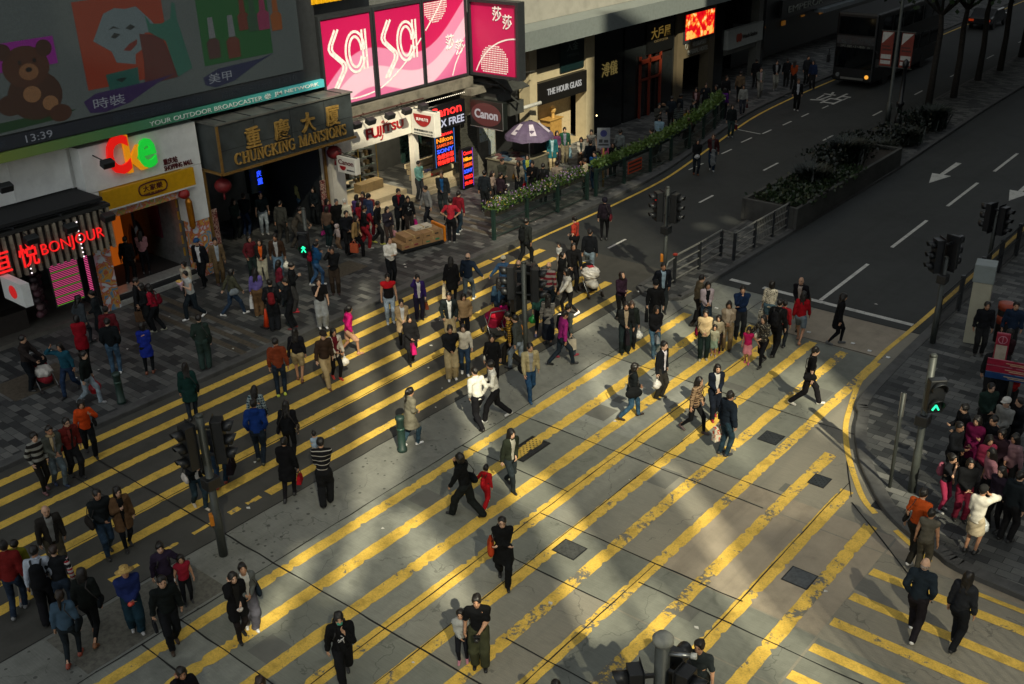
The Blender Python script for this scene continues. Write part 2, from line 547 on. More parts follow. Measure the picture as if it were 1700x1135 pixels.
o = letters('站', -25.6, -23.9, 57.2, 60.2, .0045, 'UP', M_W, None, .0)
o.name = 'painted_road_markings'
tag(o, kind='structure')
tag(Y.build('white_road_markings', M_W), kind='structure')
st = MB()
for x, y in ((-15.1, 28.3), (-13.3, 28.4), (-11.9, 28.35), (-10.5, 28.4), (-9.9, 28.2), (-9.3, 28.1), (-17.9, 28.0)):
    st.prism([(x - .05, y - .04, .004), (x + .05, y - .04, .004), (x + .06, y + .04, .004), (x - .06, y + .04, .004)], (0, 0, .02))
tag(st.build('road_studs', plain('stud', 'e4e4e0', .25)), kind='structure')

# ---- pavements
def paver_mat():
    t = NT('pavers')
    rot = t.mapv((1, 1, 1), (0, 0, 0))
    br = t.n('TexBrick', Scale=1.0)
    br.inputs['Color1'].default_value = (0, 0, 0, 1)
    br.inputs['Color2'].default_value = (1, 1, 1, 1)
    br.inputs['Mortar'].default_value = (.5, .5, .5, 1)
    br.inputs['Mortar Size'].default_value = .006
    br.inputs['Brick Width'].default_value = .46
    br.inputs['Row Height'].default_value = .23
    br.inputs['Bias'].default_value = 0
    t.l(rot, br.inputs['Vector'])
    big = t.noise(.5, 5, .6)
    bw = t.n('RGBToBW')
    t.l(br.outputs['Color'], bw.inputs[0])
    f = t.math('ADD', t.math('MULTIPLY', bw.outputs[0], .75), t.math('MULTIPLY', big, .3))
    col = t.ramp(f, [(.1, '26282a'), (.42, '3e4040'), (.72, '60615f'), (1.0, '777672')])
    col = t.mix(t.math('MULTIPLY', t.noise(14.0, 4), .4), col, '2a2a2a')
    col = t.mix(br.outputs['Fac'], col, '191919')
    t.base(col)
    t.bump(t.math('SUBTRACT', t.noise(40.0, 3), t.math('MULTIPLY', br.outputs['Fac'], 2)), .4, .01)
    return t.set(.7, 0, .35)
M_PAVE = paver_mat()
M_KERB = plain('kerb granite', '4c4c4b', .75, 0, .25, 3, .2)
KL = smooth([(-24.42, -25), (-24.42, 10), (-24.4, 25), (-24.38, 31), (-24.36, 35), (-24.55, 39.5), (-25.15, 43.3), (-25.95, 47.4), (-26.75, 52.2), (-27.1, 57), (-27.2, 64), (-27.2, 120)])
def pavement(name, kl, far, z=.12):
    mb = MB()
    n = len(kl)
    mb.add([(p[0], p[1], z) for p in kl] + [(q[0], q[1], z) for q in far], [tuple(range(n)) + tuple(range(n, n + len(far)))])
    tag(mb.build(name, M_PAVE), kind='structure')
def kerb(kl, side, w=.30):
    mb = MB()
    for i in range(len(kl) - 1):
        a, b = Vector(kl[i]), Vector(kl[i + 1])
        d = (b - a).normalized()
        q = Vector((-d.y, d.x)) * side
        a0, b0 = a - q * .0, b - q * .0
        a1, b1 = a + q * w, b + q * w
        mb.add([(a0.x, a0.y, -.01), (b0.x, b0.y, -.01), (b0.x, b0.y, .118), (a0.x, a0.y, .118), (a0.x + q.x * .02, a0.y + q.y * .02, .135), (b0.x + q.x * .02, b0.y + q.y * .02, .135), (b1.x, b1.y, .135), (a1.x, a1.y, .135), (a1.x, a1.y, .11), (b1.x, b1.y, .11)],
               [(0, 1, 2, 3), (3, 2, 5, 4), (4, 5, 6, 7), (7, 6, 9, 8)])
    return mb
pavement('left_pavement', KL, [(-46, 120), (-46, -25)])
tag(kerb(KL, 1).build('left_kerb', M_KERB), kind='structure')
KR = smooth([(-9.02, 120), (-9.02, 45), (-9.02, 27.2), (-8.55, 24.1), (-7.8, 22.35), (-7.05, 21.25), (-6.2, 20.3), (-5.0, 19.6), (-3.4, 19.2), (4, 19.0), (40, 19.0)])
pavement('right_pavement', KR, [(40, 120)])
tag(kerb(KR, 1).build('right_kerb', M_KERB), kind='structure')
KM = [(-18.15, 28.55), (-18.1, 28.15), (-17.6, 27.75), (-16.9, 27.75), (-16.35, 28.2), (-16.3, 28.8), (-16.25, 40), (-16.2, 46), (-16.6, 60), (-16.8, 120), (-19.9, 120), (-19.7, 60), (-18.9, 46), (-18.4, 38), (-18.15, 28.55)]
pavement('median_pavement', KM[:-1], [], .122)
tag(kerb(KM, 1, .18).build('median_kerb', M_KERB), kind='structure')
# ochre bands and tactile patches set in the left pavement
pb = MB()
for y0, mi in ((16.72, 0), (17.2, 0), (17.68, 0)): pb.quad((-31.2, y0, .124), (-24.75, y0 - .1, .124), (-24.75, y0 + .12, .124), (-31.2, y0 + .22, .124))
for y0 in (29.2, 29.75, 30.3): pb.quad((-31.0, y0, .124), (-25.4, y0 - .1, .124), (-25.4, y0 + .13, .124), (-31.0, y0 + .22, .124))
pb.box(-28.9, -27.5, 10.9, 12.9, .121, .127)
pb.box(-28.0, -27.0, 22.4, 24.0, .121, .127)
tag(pb.build('banded_pavement', plain('ochre pavers', '4e473b', .8, 0, .3, 9)), kind='structure')
tp = MB().box(-17.62, -16.1, 6.4, 9.6, .001, .007)
tag(tp.build('tactile_pavement', plain('tactile pavers', '605e55', .8, 0, .3, 9)), kind='structure')
lt = MB()
for k in range(46):
    x, y = (rnd.uniform(-24, -6), rnd.uniform(9, 32)) if k % 2 else (rnd.uniform(-30, -25), rnd.uniform(12, 34))
    z = .005 if x > -24.3 else .126
    if x > -9.5 and y > 19: continue
    w = rnd.uniform(.02, .05)
    a = rnd.uniform(0, 6)
    lt.add([(x + w * math.cos(a + q) * (1 if i % 2 else 1.5), y + w * math.sin(a + q), z + (.012 if i % 2 else .002)) for i, q in enumerate((0, 1.5, 3.1, 4.7))], [(0, 1, 2, 3)])
tag(lt.build('paper_litter', plain('paper', 'c8c6be', .8)), kind='stuff')

# ================================================================== the left-hand facades
def wallp(name, c, rough=.8, var=.2): return plain(name, c, rough, 0, var, 1.6, .1)
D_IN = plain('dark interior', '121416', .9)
M_DARK = plain('dark metal', '24272a', .5)
M_STEEL = plain('brushed steel', '8d9092', .35, .8)
M_BRASS = plain('aged brass', '8a6a38', .45, .5)
M_WHITE = wallp('white panel', 'dadcda', .6, .1)
M_GREY = wallp('grey render', '5a5c5b')
M_SLATE = wallp('slate cladding', '343a3c', .55, .3)

# the long block behind the shops
t = thing('apartment_block', 'tall dark block rising behind the advertising screen and the pink panels', 'building', (-38, 18, 0))
def at_(o): return Matrix.Translation(-o.location)
def part(mb, name, mats, root, smooth=False):
    for i, v in enumerate(mb.v): mb.v[i] = (v[0] - root.location.x, v[1] - root.location.y, v[2] - root.location.z)
    return mb.build(name, mats, root, smooth)
b = MB().box(-46, -31.75, -8, 36.3, 5.62, 34)
b.box(-46, -35.6, -8, 36.3, .0, 5.6)
part(b, 'wall', M_GREY, t)
b = MB()
for k in range(5):
    for j in range(9):
        b.box(-31.74, -31.7, -6 + j * 4.6, -3.4 + j * 4.6, 12.5 + k * 4, 14.6 + k * 4)
part(b, 'window', plain('window glass', '1c2226', .1), t)

# ---- advertising screen with its name band
t = thing('advertising_screen', 'huge outdoor advertising screen showing clothes and nail polish above the shops', 'screen', (-31, 16, 6))
part(MB().box(-31.7, -31.05, 3, 26.1, 6.08, 14.2), 'cabinet', M_DARK, t)
def screen_mat(c, s=.35, grit=True):
    k = ('scr', c, s)
    if k in _M: return _M[k]
    q = NT('screen')
    x, y, z = q.sep()[:3]
    g = q.noise(30.0, 4, .8)
    cc = lin(c)
    col = q.ramp(g, [(.35, tuple(v * .6 for v in cc)), (.65, tuple(v * 1.15 for v in cc))])
    q.base((.015, .018, .018))
    q.l(col, q.b.inputs['Emission Color'])
    q.b.inputs['Emission Strength'].default_value = s
    _M[k] = q.set(.45)
    return _M[k]
def panel(root, name, y0, y1, z0, z1, x, m, th=.02): return part(MB().box(x - th, x, y0, y1, z0, z1), name, m, root)
SCR = .125
panel(t, 'picture', 3.2, 25.3, 6.55, 14, -31.02, screen_mat('6d7876', SCR), .03)
def flat(root, name, pts, x, m, th=.006): return part(MB().prism([(x, p[0], p[1]) for p in pts], (-th, 0, 0)), name, m, root)
flat(t, 'ticker', [(3.2, 6.12), (25.3, 6.12), (25.3, 6.50), (3.2, 6.50)], -31.0, screen_mat('141c30', SCR))
flat(t, 'orange_square', [(16.79, 7.33), (19.83, 7.33), (19.83, 9.95), (16.79, 9.95)], -31.0, screen_mat('b03a14', SCR))
flat(t, 'green_square', [(21.1, 7.36), (24.0, 7.36), (24.0, 10.2), (21.1, 10.2)], -31.0, screen_mat('0c6e2c', SCR))
flat(t, 'magenta_square', [(14.0, 8.3), (16.0, 8.3), (16.0, 9.1), (14.0, 9.1)], -31.0, screen_mat('a81ca8', SCR))
flat(t, 'green_stroke', [(13.6, 6.62), (15.5, 6.68), (16.3, 6.86), (15, 6.92), (13.6, 6.9)], -31.0, screen_mat('114a1c', SCR))
# a teddy bear on the screen, in soft relief of flat discs
def disc(y, z, ry, rz_, n=20): return [(y + ry * math.cos(k * 2 * math.pi / n), z + rz_ * math.sin(k * 2 * math.pi / n)) for k in range(n)]
BR = screen_mat('5a3018', SCR)
for k, (y, z, ry, rz_, c) in enumerate(((15.1, 7.5, .85, .72, '4c2814'), (15.0, 8.35, .72, .6, '5a3018'), (14.4, 8.85, .25, .24, '4c2814'), (15.65, 8.8, .25, .24, '4c2814'), (15.05, 8.2, .3, .24, '9a6a42'), (15.0, 7.55, .28, .24, 'a8784c'), (15.5, 7.2, .25, .22, 'a8784c'), (14.3, 7.35, .4, .3, '4c2814'), (15.75, 6.85, .36, .26, '54290f'), (15.06, 8.26, .1, .07, '1a0c06'), (14.83, 8.5, .055, .06, '100806'), (15.28, 8.5, .055, .06, '100806'))):
    flat(t, 'bear_patch', disc(y, z, ry, rz_), -30.994 + k * .0012, screen_mat(c, SCR), .001)
# pale draped head with closed eyes, teal cup, maroon skirt, teal dress
for k, (pts, c) in enumerate((
    ([(17.25, 8.75), (17.75, 9.5), (18.15, 9.62), (18.5, 9.55), (18.9, 9.58), (19.35, 9.1), (19.6, 8.72), (19.05, 8.75), (18.95, 8.3), (18.6, 8.15), (18.55, 7.85), (17.9, 8.0), (17.8, 8.35)], '7f9296'),
    ([(17.45, 7.7), (18.6, 7.75), (18.55, 7.15), (18.35, 7.0), (17.7, 7.0), (17.5, 7.2)], '1f6a5e'),
    ([(18.85, 8.75), (19.6, 8.6), (20.1, 7.4), (20.05, 7.2), (18.75, 7.15), (18.85, 7.9)], '6a2220'),
    ([(19.15, 9.3), (19.3, 9.0), (19.7, 8.95), (20.05, 9.05), (20.2, 9.55), (20.3, 9.5), (20.3, 9.0), (20.6, 7.4), (20.0, 7.2), (19.75, 8.4), (19.2, 8.75)], '2c7a66'),
    ([(16.55, 7.02), (17.0, 7.2), (19.0, 7.25), (19.9, 7.33), (19.2, 7.14), (18.1, 6.72), (17.2, 6.58), (16.7, 6.65)], '3c1c62'),
    ([(20.95, 7.0), (21.6, 7.2), (23.4, 7.25), (24.0, 7.36), (23.2, 7.1), (22.2, 6.7), (21.4, 6.6), (21.0, 6.75)], '1a2058'),
    ([(18.2, 8.33), (18.45, 8.5), (18.75, 8.6), (18.7, 8.45), (18.45, 8.28)], '8a2014'),
    ([(17.85, 8.78), (18.0, 8.9), (18.2, 8.82), (18.0, 8.72)], '20262a'), ([(18.4, 8.98), (18.6, 9.08), (18.75, 8.98), (18.58, 8.9)], '20262a'), ([(17.8, 9.0), (18.0, 9.1), (18.25, 8.98), (18.0, 9.04)], '20262a'),
    ([(17.75, 7.5), (17.95, 7.38), (18.15, 7.5), (18.0, 7.52)], '0c2622'))):
    flat(t, 'picture_patch', pts, -30.992 + k * .0012, screen_mat(c, SCR), .001)
for k, (y, c, h0, s) in enumerate(((21.55, '5a3030', 7.55, 1.0), (22.35, '7a3020', 7.45, 1.05), (22.9, '802818', 8.3, .9), (23.3, '2c5a3c', 8.2, .95), (23.75, 'a82860', 8.2, 1.0), (24.3, 'b05c18', 8.1, .95))):
    flat(t, 'polish_bottle', [(y - .24 * s, h0), (y + .24 * s, h0), (y + .26 * s, h0 + .55 * s), (y + .12 * s, h0 + .66 * s), (y - .12 * s, h0 + .66 * s), (y - .26 * s, h0 + .55 * s)], -30.99 + k * .0012, screen_mat(c, SCR), .001)
    flat(t, 'polish_cap', [(y - .13 * s, h0 + .67 * s), (y + .13 * s, h0 + .67 * s), (y + .1 * s, h0 + 1.35 * s), (y - .1 * s, h0 + 1.35 * s)], -30.99 + k * .0012, screen_mat('8a9092' if k < 2 else c, SCR), .001)
LT = screen_mat('b4bcc4', SCR)
LT2 = screen_mat('38424e', SCR)
for s_, u0, u1, v0, v1, m in (('時裝', 16.85, 17.95, 6.72, 7.05, LT), ('美甲', 21.15, 22.1, 6.75, 7.08, LT), ('13:39', 14.5, 15.35, 6.2, 6.42, LT), ('13:10', 24.1, 24.9, 6.22, 6.44, LT2), ('康宏生大宅傳媒', 17.4, 19.6, 6.18, 6.42, LT2), ('陳浣兒', 20, 20.8, 6.2, 6.44, LT2), ('陪你等都日就世界', 21.6, 23.8, 6.18, 6.42, LT2), ('業', 13.6, 13.9, 6.18, 6.42, LT2)):
    o = letters(s_, u0, u1, v0, v1, -30.975, 'X', m, None, .004, name='caption')
    o.location = -t.location
    o.parent = t
def band_mat():
    q = NT('name band')
    x, y, z = q.sep()[:3]
    f = q.math('DIVIDE', q.math('ADD', y, 3.5), 13.5)
    q.base(q.ramp(f, [(0, '7f8a3a'), (.35, '4f8050'), (.65, '3d8c7c'), (1, '4fb0bc')]))
    q.bump(q.noise(12.0, 3), .1, .004)
    return q.set(.5)
part(MB().box(-31.4, -30.9, 3, 26.12, 5.79, 6.07), 'name_band', band_mat(), t)
for s_, u0, u1, v0, v1, bo in (('YOUR OUTDOOR BROADCASTER', 18.6, 23.2, 5.845, 5.995, .0), ('JM NETWORK', 23.75, 25.85, 5.845, 6.01, .012), ('※', 23.3, 23.6, 5.83, 6.02, 0)):
    o = letters(s_, u0, u1, v0, v1, -30.89, 'X', plain('band lettering', 'd5dcd8', .5), None, .02, bo)
    o.location = -t.location
    o.parent = t

# ---- lamps on arms that light the signs
def floodlight(x, y, z, label, dx=.75, group='floodlights over the shop signs'):
    t = thing('floodlight', label, 'floodlight', (x, y, z), 0, group)
    MB().tube([(-dx, 0, .12), (0, 0, .02)], .02, 6).build('arm', M_DARK, t, True)
    bev(MB().box(-.12, .14, -.2, .2, -.12, .1, 0, Matrix.Rotation(R_(20), 4, 'Y')).build('lamp_housing', plain('lamp housing', '1b1d1f', .5), t), .03)
    MB().box(-.1, .11, -.17, .17, -.135, -.121, 0, Matrix.Rotation(R_(20), 4, 'Y')).build('lamp_glass', plain('lamp glass', '5a6468', .15), t)
    return t

# ---- cosmetics shop (Y 8..16)
t = thing('cosmetics_shop', 'cosmetics shop with a dark open front and striped sign box at the left edge', 'shop', (-31.5, 12.5, .12))
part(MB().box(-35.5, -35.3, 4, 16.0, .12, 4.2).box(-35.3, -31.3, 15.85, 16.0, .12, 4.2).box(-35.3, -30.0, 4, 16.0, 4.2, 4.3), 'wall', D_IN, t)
part(MB().box(-31.74, -31.55, 2, 15.93, 4.35, 5.78).box(-31.55, -31.53, 14.02, 14.05, 4.35, 5.78), 'upper_wall', M_WHITE, t)
part(MB().box(-35.3, -31.05, 2, 15.84, .12, .26), 'step', plain('stone step', '5f5c56', .6), t)
b = MB()
for k in range(7):
    for j in range(3):
        b.ell((-31.75 - j * .12, 14.05 + j * .13 + .05 * (k % 2), .55 + k * .24), (.13, .14, .12), 8, 6, (k + j) % 3)
part(b, 'goods_rack', [plain('goods a', '5c3a44', .5), plain('goods b', '6d5458', .5), plain('goods c', '3a2c33', .5)], t, True)
for q_ in ((-32.2, -31.7, 12, 13.6, .26, .9), (-34.6, -33.8, 9, 13, .26, 1.1)): part(MB().box(*q_), 'counter', plain('shop counter', '332e2b', .5), t)
b, c = MB(), MB()
for k in range(26):
    z = .78 + k * .056
    b.box(-31.365, -31.355, 14.48, 15.42, z, z + .013, 0 if k % 5 else 1)
c.box(-31.42, -31.37, 14.44, 15.46, .7, 2.24)
for k in range(22): b.box(-31.36, -31.33, 15.66, 15.78, .85 + k * .06, .865 + k * .06, 0)
part(c, 'display_panel', M_DARK, t)
part(b, 'light_strip', [emit('pink led', 'e0508a', .7), emit('green led', '80c040', .5)], t)
def poster_mat(nm, base, a, b_, c_, sc=2.2):
    q = NT(nm)
    n1 = q.noise(sc, 3, .5, dist=1.5)
    col = q.ramp(n1, [(.40, base), (.47, a), (.56, b_), (.64, c_)])
    q.base(col)
    return q.set(.6)
M_KOI = poster_mat('festive poster', 'c4cad0', 'b04a3a', 'c89a3a', '5a86a8')
part(MB().box(-31.4, -31.08, 15.98, 16.48, .12, 2.25), 'poster_pillar', M_KOI, t)
t = thing('shop_sign', 'striped wooden sign box with red neon lettering at the left edge', 'sign', (-30, 14, 3.2))
part(MB().box(-31.5, -29.98, 2, 16.2, 3.95, 4.05).box(-31.4, -30.1, 2, 16.15, 2.9, 3.9), 'sign_box', plain('sign box', '20211f', .7), t)
b = MB()
yy = 2.1
k = 0
while yy < 16.15:
    b.box(-30.09, -29.98, yy, yy + .09, 2.62, 3.93, 0)
    yy += .225
part(b, 'slats', plain('weathered slats', '8a8272', .7, 0, .35, 5), t)
q = NT('lit sign ground')
v = q.n('TexVoronoi', Scale=7.0)
q.l(q.coord(), v.inputs['Vector'])
q.base(q.mix(q.math('LESS_THAN', v.outputs['Distance'], .22), '2c2820', '8a6420'))
part(MB().box(-30.16, -30.12, 2, 16.15, 2.64, 3.93), 'backing', q.set(.6), t)
NEON = emit('red neon', 'ff1a1c', .75)
for s_, u0, u1, v0, v1, bo in (('BONJOUR', 13.72, 15.78, 2.98, 3.42, -.014), ('悦', 13.02, 13.6, 2.88, 3.58, .0), ('恒', 12.1, 12.75, 2.88, 3.58, .0)):
    o = letters(s_, u0, u1, v0, v1, -29.93, 'X', NEON, None, .05, bo)
    o.location = -t.location
    o.parent = t
b = MB()
for y0 in (13.28, 14.98):
    for k in range(9):
        if y0 < 14 and k > 2: continue
        b.ell((-29.93, y0 + .02 * k * .0, 2.66 + k * .14 + .0), (.02, .026, .026), 6, 4)
part(b, 'bulbs', emit('small bulb', 'fff0f4', 1.3), t)
b = MB()
for k in range(6): b.tube([(-31.4, 8 + k * 1.5, 4.12), (-30.0, 8.6 + k * 1.5, 4.1)], .03, 5)
for k in range(4): b.tube([(-31.3 + k * .4, 3, 4.1 + k * .01), (-31.3 + k * .4, 16.1, 4.12)], .022, 5)
part(b, 'roof_struts', M_DARK, t)
for k, y in enumerate((13.35, 14.6, 15.85)): floodlight(-29.62, y, 3.78, ('dark floodlight over the neon lettering, nearest the left edge of the sign box', 'dark floodlight over the middle of the striped neon sign box', 'dark floodlight at the right end of the striped neon sign box')[k], .5)
floodlight(-30.7, 13.45, 5.15, 'black floodlight on the blank white wall above the striped sign box', .8)
t = thing('hanging_sign', 'white box sign with a red mark hanging at the left edge', 'sign', (-28.9, 12.5, 2.5))
part(MB().box(-30.0, -28.75, 12.36, 12.6, 2.15, 2.85), 'panel', M_WHITE, t)
part(MB().prism([(-29.35 + .22 * math.cos(a * .35), 12.355, 2.5 + .2 * math.sin(a * .35)) for a in range(18)], (0, -.01, 0)), 'emblem', emit('red emblem', 'd01818', .5), t)

# ---- shopping mall entrance (Y 16.1..20.4)
t = thing('mall_entrance', 'white shopping mall entrance with a steel step and an orange-lit hall', 'building', (-31.1, 18.2, .12))
b = MB()
b.box(-31.65, -31.1, 16.1, 20.42, 4.16, 5.62)
b.box(-31.65, -31.1, 16.1, 16.5, 2.3, 4.14)
b.box(-31.65, -31.1, 19.62, 20.42, 2.2, 4.14)
b.box(-32.3, -31.66, 15.95, 20.42, 4.3, 5.6)
for y in (17.55, 19.0): b.box(-31.098, -31.094, y, y + .012, 4.2, 5.6)
part(b, 'wall', M_WHITE, t)
part(MB().box(-31.5, -31.1, 19.62, 20.4, .12, 2.19), 'poster_pillar', M_KOI, t)
part(MB().box(-36, -31.15, 16.5, 19.6, .12, .44), 'hall_floor', plain('dark mat', '1e1f21', .8), t)
bev(part(MB().box(-31.6, -31.08, 16.5, 19.62, .12, .30).box(-32.0, -31.3, 16.5, 19.62, .30, .47), 'step', plain('steel step', 'b4b4b0', .3, .4), t), .02)
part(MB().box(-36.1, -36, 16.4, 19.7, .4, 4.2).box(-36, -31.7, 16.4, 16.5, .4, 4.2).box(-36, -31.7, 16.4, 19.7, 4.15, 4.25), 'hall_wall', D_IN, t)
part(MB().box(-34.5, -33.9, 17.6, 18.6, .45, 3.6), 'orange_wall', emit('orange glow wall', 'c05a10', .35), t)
part(MB().box(-36, -31.66, 19.58, 19.7, .45, 3.6), 'glass_wall', plain('grey glass', '6e7274', .15), t)
part(MB().box(-33.6, -32.9, 19.52, 19.57, 1.3, 2.5), 'wall_poster', plain('pink poster', '6a2038', .5), t)
b = MB()
for k in range(6): b.box(-31.64, -31.6, 19.5, 19.56, .9 + k * .45, 1.2 + k * .45)
part(b, 'notice', plain('yellow notices', 'a8842c', .6), t)
q = poster_mat('festive banner', 'b8b4ae', 'c25248', 'c8a050', '8c9a60', 5.0)
part(MB().box(-31.5, -31.12, 16.52, 19.6, 3.18, 3.5), 'festive_banner', q, t)
part(MB().tube([(-31.05, 19.62, 3.2), (-31.0, 19.62, 3.0), (-31.0, 19.64, 2.1), (-31.0, 19.64, 2.0)], [.03, .12, .11, .05], 8), 'firecracker_string', plain('gold tinsel', 'b07018', .35, .6), t)
part(MB().ell((-31.0, 19.5, 3.3), (.2, .2, .17), 10, 8), 'lantern', plain('red lantern', '8a1a18', .5), t)
part(MB().box(-34.2, -33.4, 18.75, 18.85, .45, 2.6).ell((-33.6, 18.9, 1.3), (.3, .3, .75), 12, 8), 'round_counter', plain('black lacquer', '141416', .3), t)
t = thing('shop_sign', 'big red, orange and green three-letter sign on the white mall wall', 'sign', (-31, 17.8, 5.1))
for s_, u0, u1, v0, v1, c in (('C', 16.93, 17.72, 4.55, 5.82, 'ff1a12'), ('k', 17.58, 18.32, 4.5, 5.74, 'f09a10'), ('e', 18.02, 18.68, 4.52, 5.5, '1ee040')):
    o = letters(s_, u0, u1, v0, v1, -31.0 + (.05 if c != 'f09a10' else .0), 'X', emit('sign face', c, .3, c), None, .1, .038 if s_ == 'C' else .022, name='letter')
    o.location = -t.location
    o.parent = t
t = thing('shop_name', 'small dark red mall name lettered on the white wall', 'sign', (-31, 19.5, 4.4))
for s_, u0, u1, v0, v1 in (('重庆站', 18.97, 19.52, 4.42, 4.63), ('SHOPPING MALL', 18.97, 20.08, 4.22, 4.39)):
    o = letters(s_, u0, u1, v0, v1, -31.08, 'X', plain('maroon letters', '55161a', .5), None, .03, .014)
    o.location = -t.location
    o.parent = t
t = thing('shop_sign', 'yellow restaurant sign with a dark red oval above the mall entrance', 'sign', (-31, 18.3, 3.8))
part(MB().box(-31.3, -30.96, 16.52, 20.0, 3.52, 4.13), 'panel', plain('yellow panel', 'c8960c', .4, 0, .1), t)
part(MB().box(-31.32, -30.94, 16.5, 20.02, 3.47, 3.515), 'lower_rim', M_WHITE, t)
ov = [(18.35 + (.46 * max(-1, min(1, 1.6 * math.cos(a))) if abs(math.cos(a)) < .63 else .46 * math.copysign(1, math.cos(a)) + .2 * (abs(math.cos(a)) - .63) * math.copysign(1, math.cos(a))), 3.84 + .21 * math.sin(a)) for a in [k * math.pi / 14 for k in range(29)]]
part(MB().tube([(-30.94, p[0], p[1]) for p in ov], .026, 6), 'oval', plain('maroon', '4a1414', .5), t)
for s_, u0, u1, v0, v1 in (('大家樂', 17.98, 18.72, 3.76, 3.97), ('CAFE DE CORAL', 18.0, 18.7, 3.66, 3.71)):
    o = letters(s_, u0, u1, v0, v1, -30.95, 'X', plain('maroon', '4a1414', .5), None, .02, .01)
    o.location = -t.location
    o.parent = t
floodlight(-30.3, 16.55, 5.2, 'black floodlight on an arm left of the three-letter sign', .8)

# ---- mansion portal (Y 19.46..25.35), canopy reaching over the pavement
t = thing('mansion_entrance', 'dark slate entrance canopy with gold lettering over a busy dim arcade', 'building', (-30.6, 23.6, .12))
part(MB().box(-31.7, -30.1, 20.56, 26.66, 3.92, 5.55), 'canopy', M_SLATE, t)
q = NT('canopy roof sheet')
q.base(q.ramp(q.noise(1.4, 5), [(.3, '4c4d4c'), (.7, '77766f')]))
part(MB().box(-31.7, -30.04, 20.5, 26.72, 5.552, 5.61), 'canopy_roof', q.set(.5, .3), t)
b = MB()
for k in range(6): b.box(-31.6, -30.1, 20.95 + k * 1.05, 20.98 + k * 1.05, 5.6, 5.635)
part(b, 'roof_seams', M_DARK, t)
b = MB()
b.box(-30.095, -30.02, 20.52, 26.7, 3.84, 3.92)
b.box(-31.6, -30.1, 20.48, 20.555, 3.84, 3.92)
b.box(-30.1, -30.03, 20.5, 20.58, 3.921, 5.55)
b.box(-31.16, -31.08, 20.43, 20.52, .12, 3.83)
b.box(-31.2, -31.1, 25.9, 26.0, .12, 3.9)
part(b, 'brass_trim', M_BRASS, t)
b = MB()
for y in (22.1, 23.7, 25.3): b.box(-30.096, -30.09, y, y + .015, 3.95, 5.52)
b.box(-30.096, -30.09, 20.6, 26.6, 4.66, 4.67)
part(b, 'panel_joints', D_IN, t)
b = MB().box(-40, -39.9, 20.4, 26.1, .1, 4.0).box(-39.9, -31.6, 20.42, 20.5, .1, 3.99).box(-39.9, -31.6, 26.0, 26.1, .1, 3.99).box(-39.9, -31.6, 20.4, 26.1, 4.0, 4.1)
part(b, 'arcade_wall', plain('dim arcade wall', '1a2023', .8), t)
for k, (x, y, z0, z1) in enumerate(((-36, 21.2, .12, 2.9), (-36.5, 22.6, .12, 3.2), (-38, 23.6, .12, 3.0), (-35.2, 25.8, .12, 3.1))): part(MB().box(x - .9, x + .2, y - .35, y + .35, z0, z1), 'kiosk', plain('kiosk', '20302f', .4), t)
part(MB().box(-33.9, -33.6, 24.15, 24.8, 1.6, 3.9), 'glass_case', plain('dark green glass', '14302c', .1), t)
b = MB()
for k in range(11): b.tube([(-32.0 + .06 * math.sin(k * 2.1), 25.25 + .12 * math.sin(k * 1.3), 4.25 - k * .09), (-32.0 + .06 * math.sin(k * 2.1 + 2), 25.3 + .12 * math.sin(k * 1.3 + .6), 4.08 - k * .09)], .035, 6)
part(b, 'firecrackers', plain('red paper', '7a2a1c', .6), t)
for y, x in ((20.9, -30.7), (26.1, -30.7)):
    part(MB().ell((x, y, 3.3), (.3, .3, .26), 12, 8).tube([(x, y, 3.5), (x, y, 3.92)], .012, 5).tube([(x, y, 3.05), (x, y, 2.8)], [.03, .045], 6), 'lantern', plain('red silk lantern', '6a1016', .6), t, True)
for q_ in ((-31.2, -31.13, 25.62, 25.86, 1.2, 2.2), (-31.24, -31.16, 20.55, 20.8, 1.0, 2.4)): part(MB().box(*q_), 'door_notice', poster_mat('door notice', '5a1a18', 'b0a090', '7a2420', '301010', 6), t)
for s_, u0, u1, v0, v1, c in (('找換', 23.95, 24.35, 3.42, 3.62, '2244ff'), ('電', 24.05, 24.3, 3.05, 3.3, 'ff2020'), ('重', 24.2, 24.45, 2.05, 2.3, '2244ff'), ('庆', 24.2, 24.42, 2.35, 2.6, '2244ff')):
    o = letters(s_, u0, u1, v0, v1, -33.2, 'X', emit('led glyph', c, 1.6), None, .01, .012, name='led_lettering')
    o.location = -t.location
    o.parent = t
o = letters('i', 24.1, 24.16, 3.75, 3.95, -33.2, 'X', emit('green led', '30ff90', .8), None, .01, name='led_lettering')
o.location = -t.location
o.parent = t
part(MB().box(-33.3, -33.1, 23.6, 24.1, 3.9, 4.1), 'exit_light', emit('green light', '18c060', .5), t)
t = thing('building_name', 'gold Chinese characters above gold serif capitals on the slate canopy', 'sign', (-30, 23.6, 4.6))
GOLD = plain('gilded letters', 'a88648', .4, .35, .25, 8)
for s_, u0, u1 in (('重', 21.62, 22.23), ('慶', 22.86, 23.53), ('大', 24.1, 24.73), ('厦', 25.28, 25.92)):
    o = letters(s_, u0, u1, 4.56, 5.27, -30.0, 'X', GOLD, None, .1, .012, name='character')
    o.location = -t.location
    o.parent = t
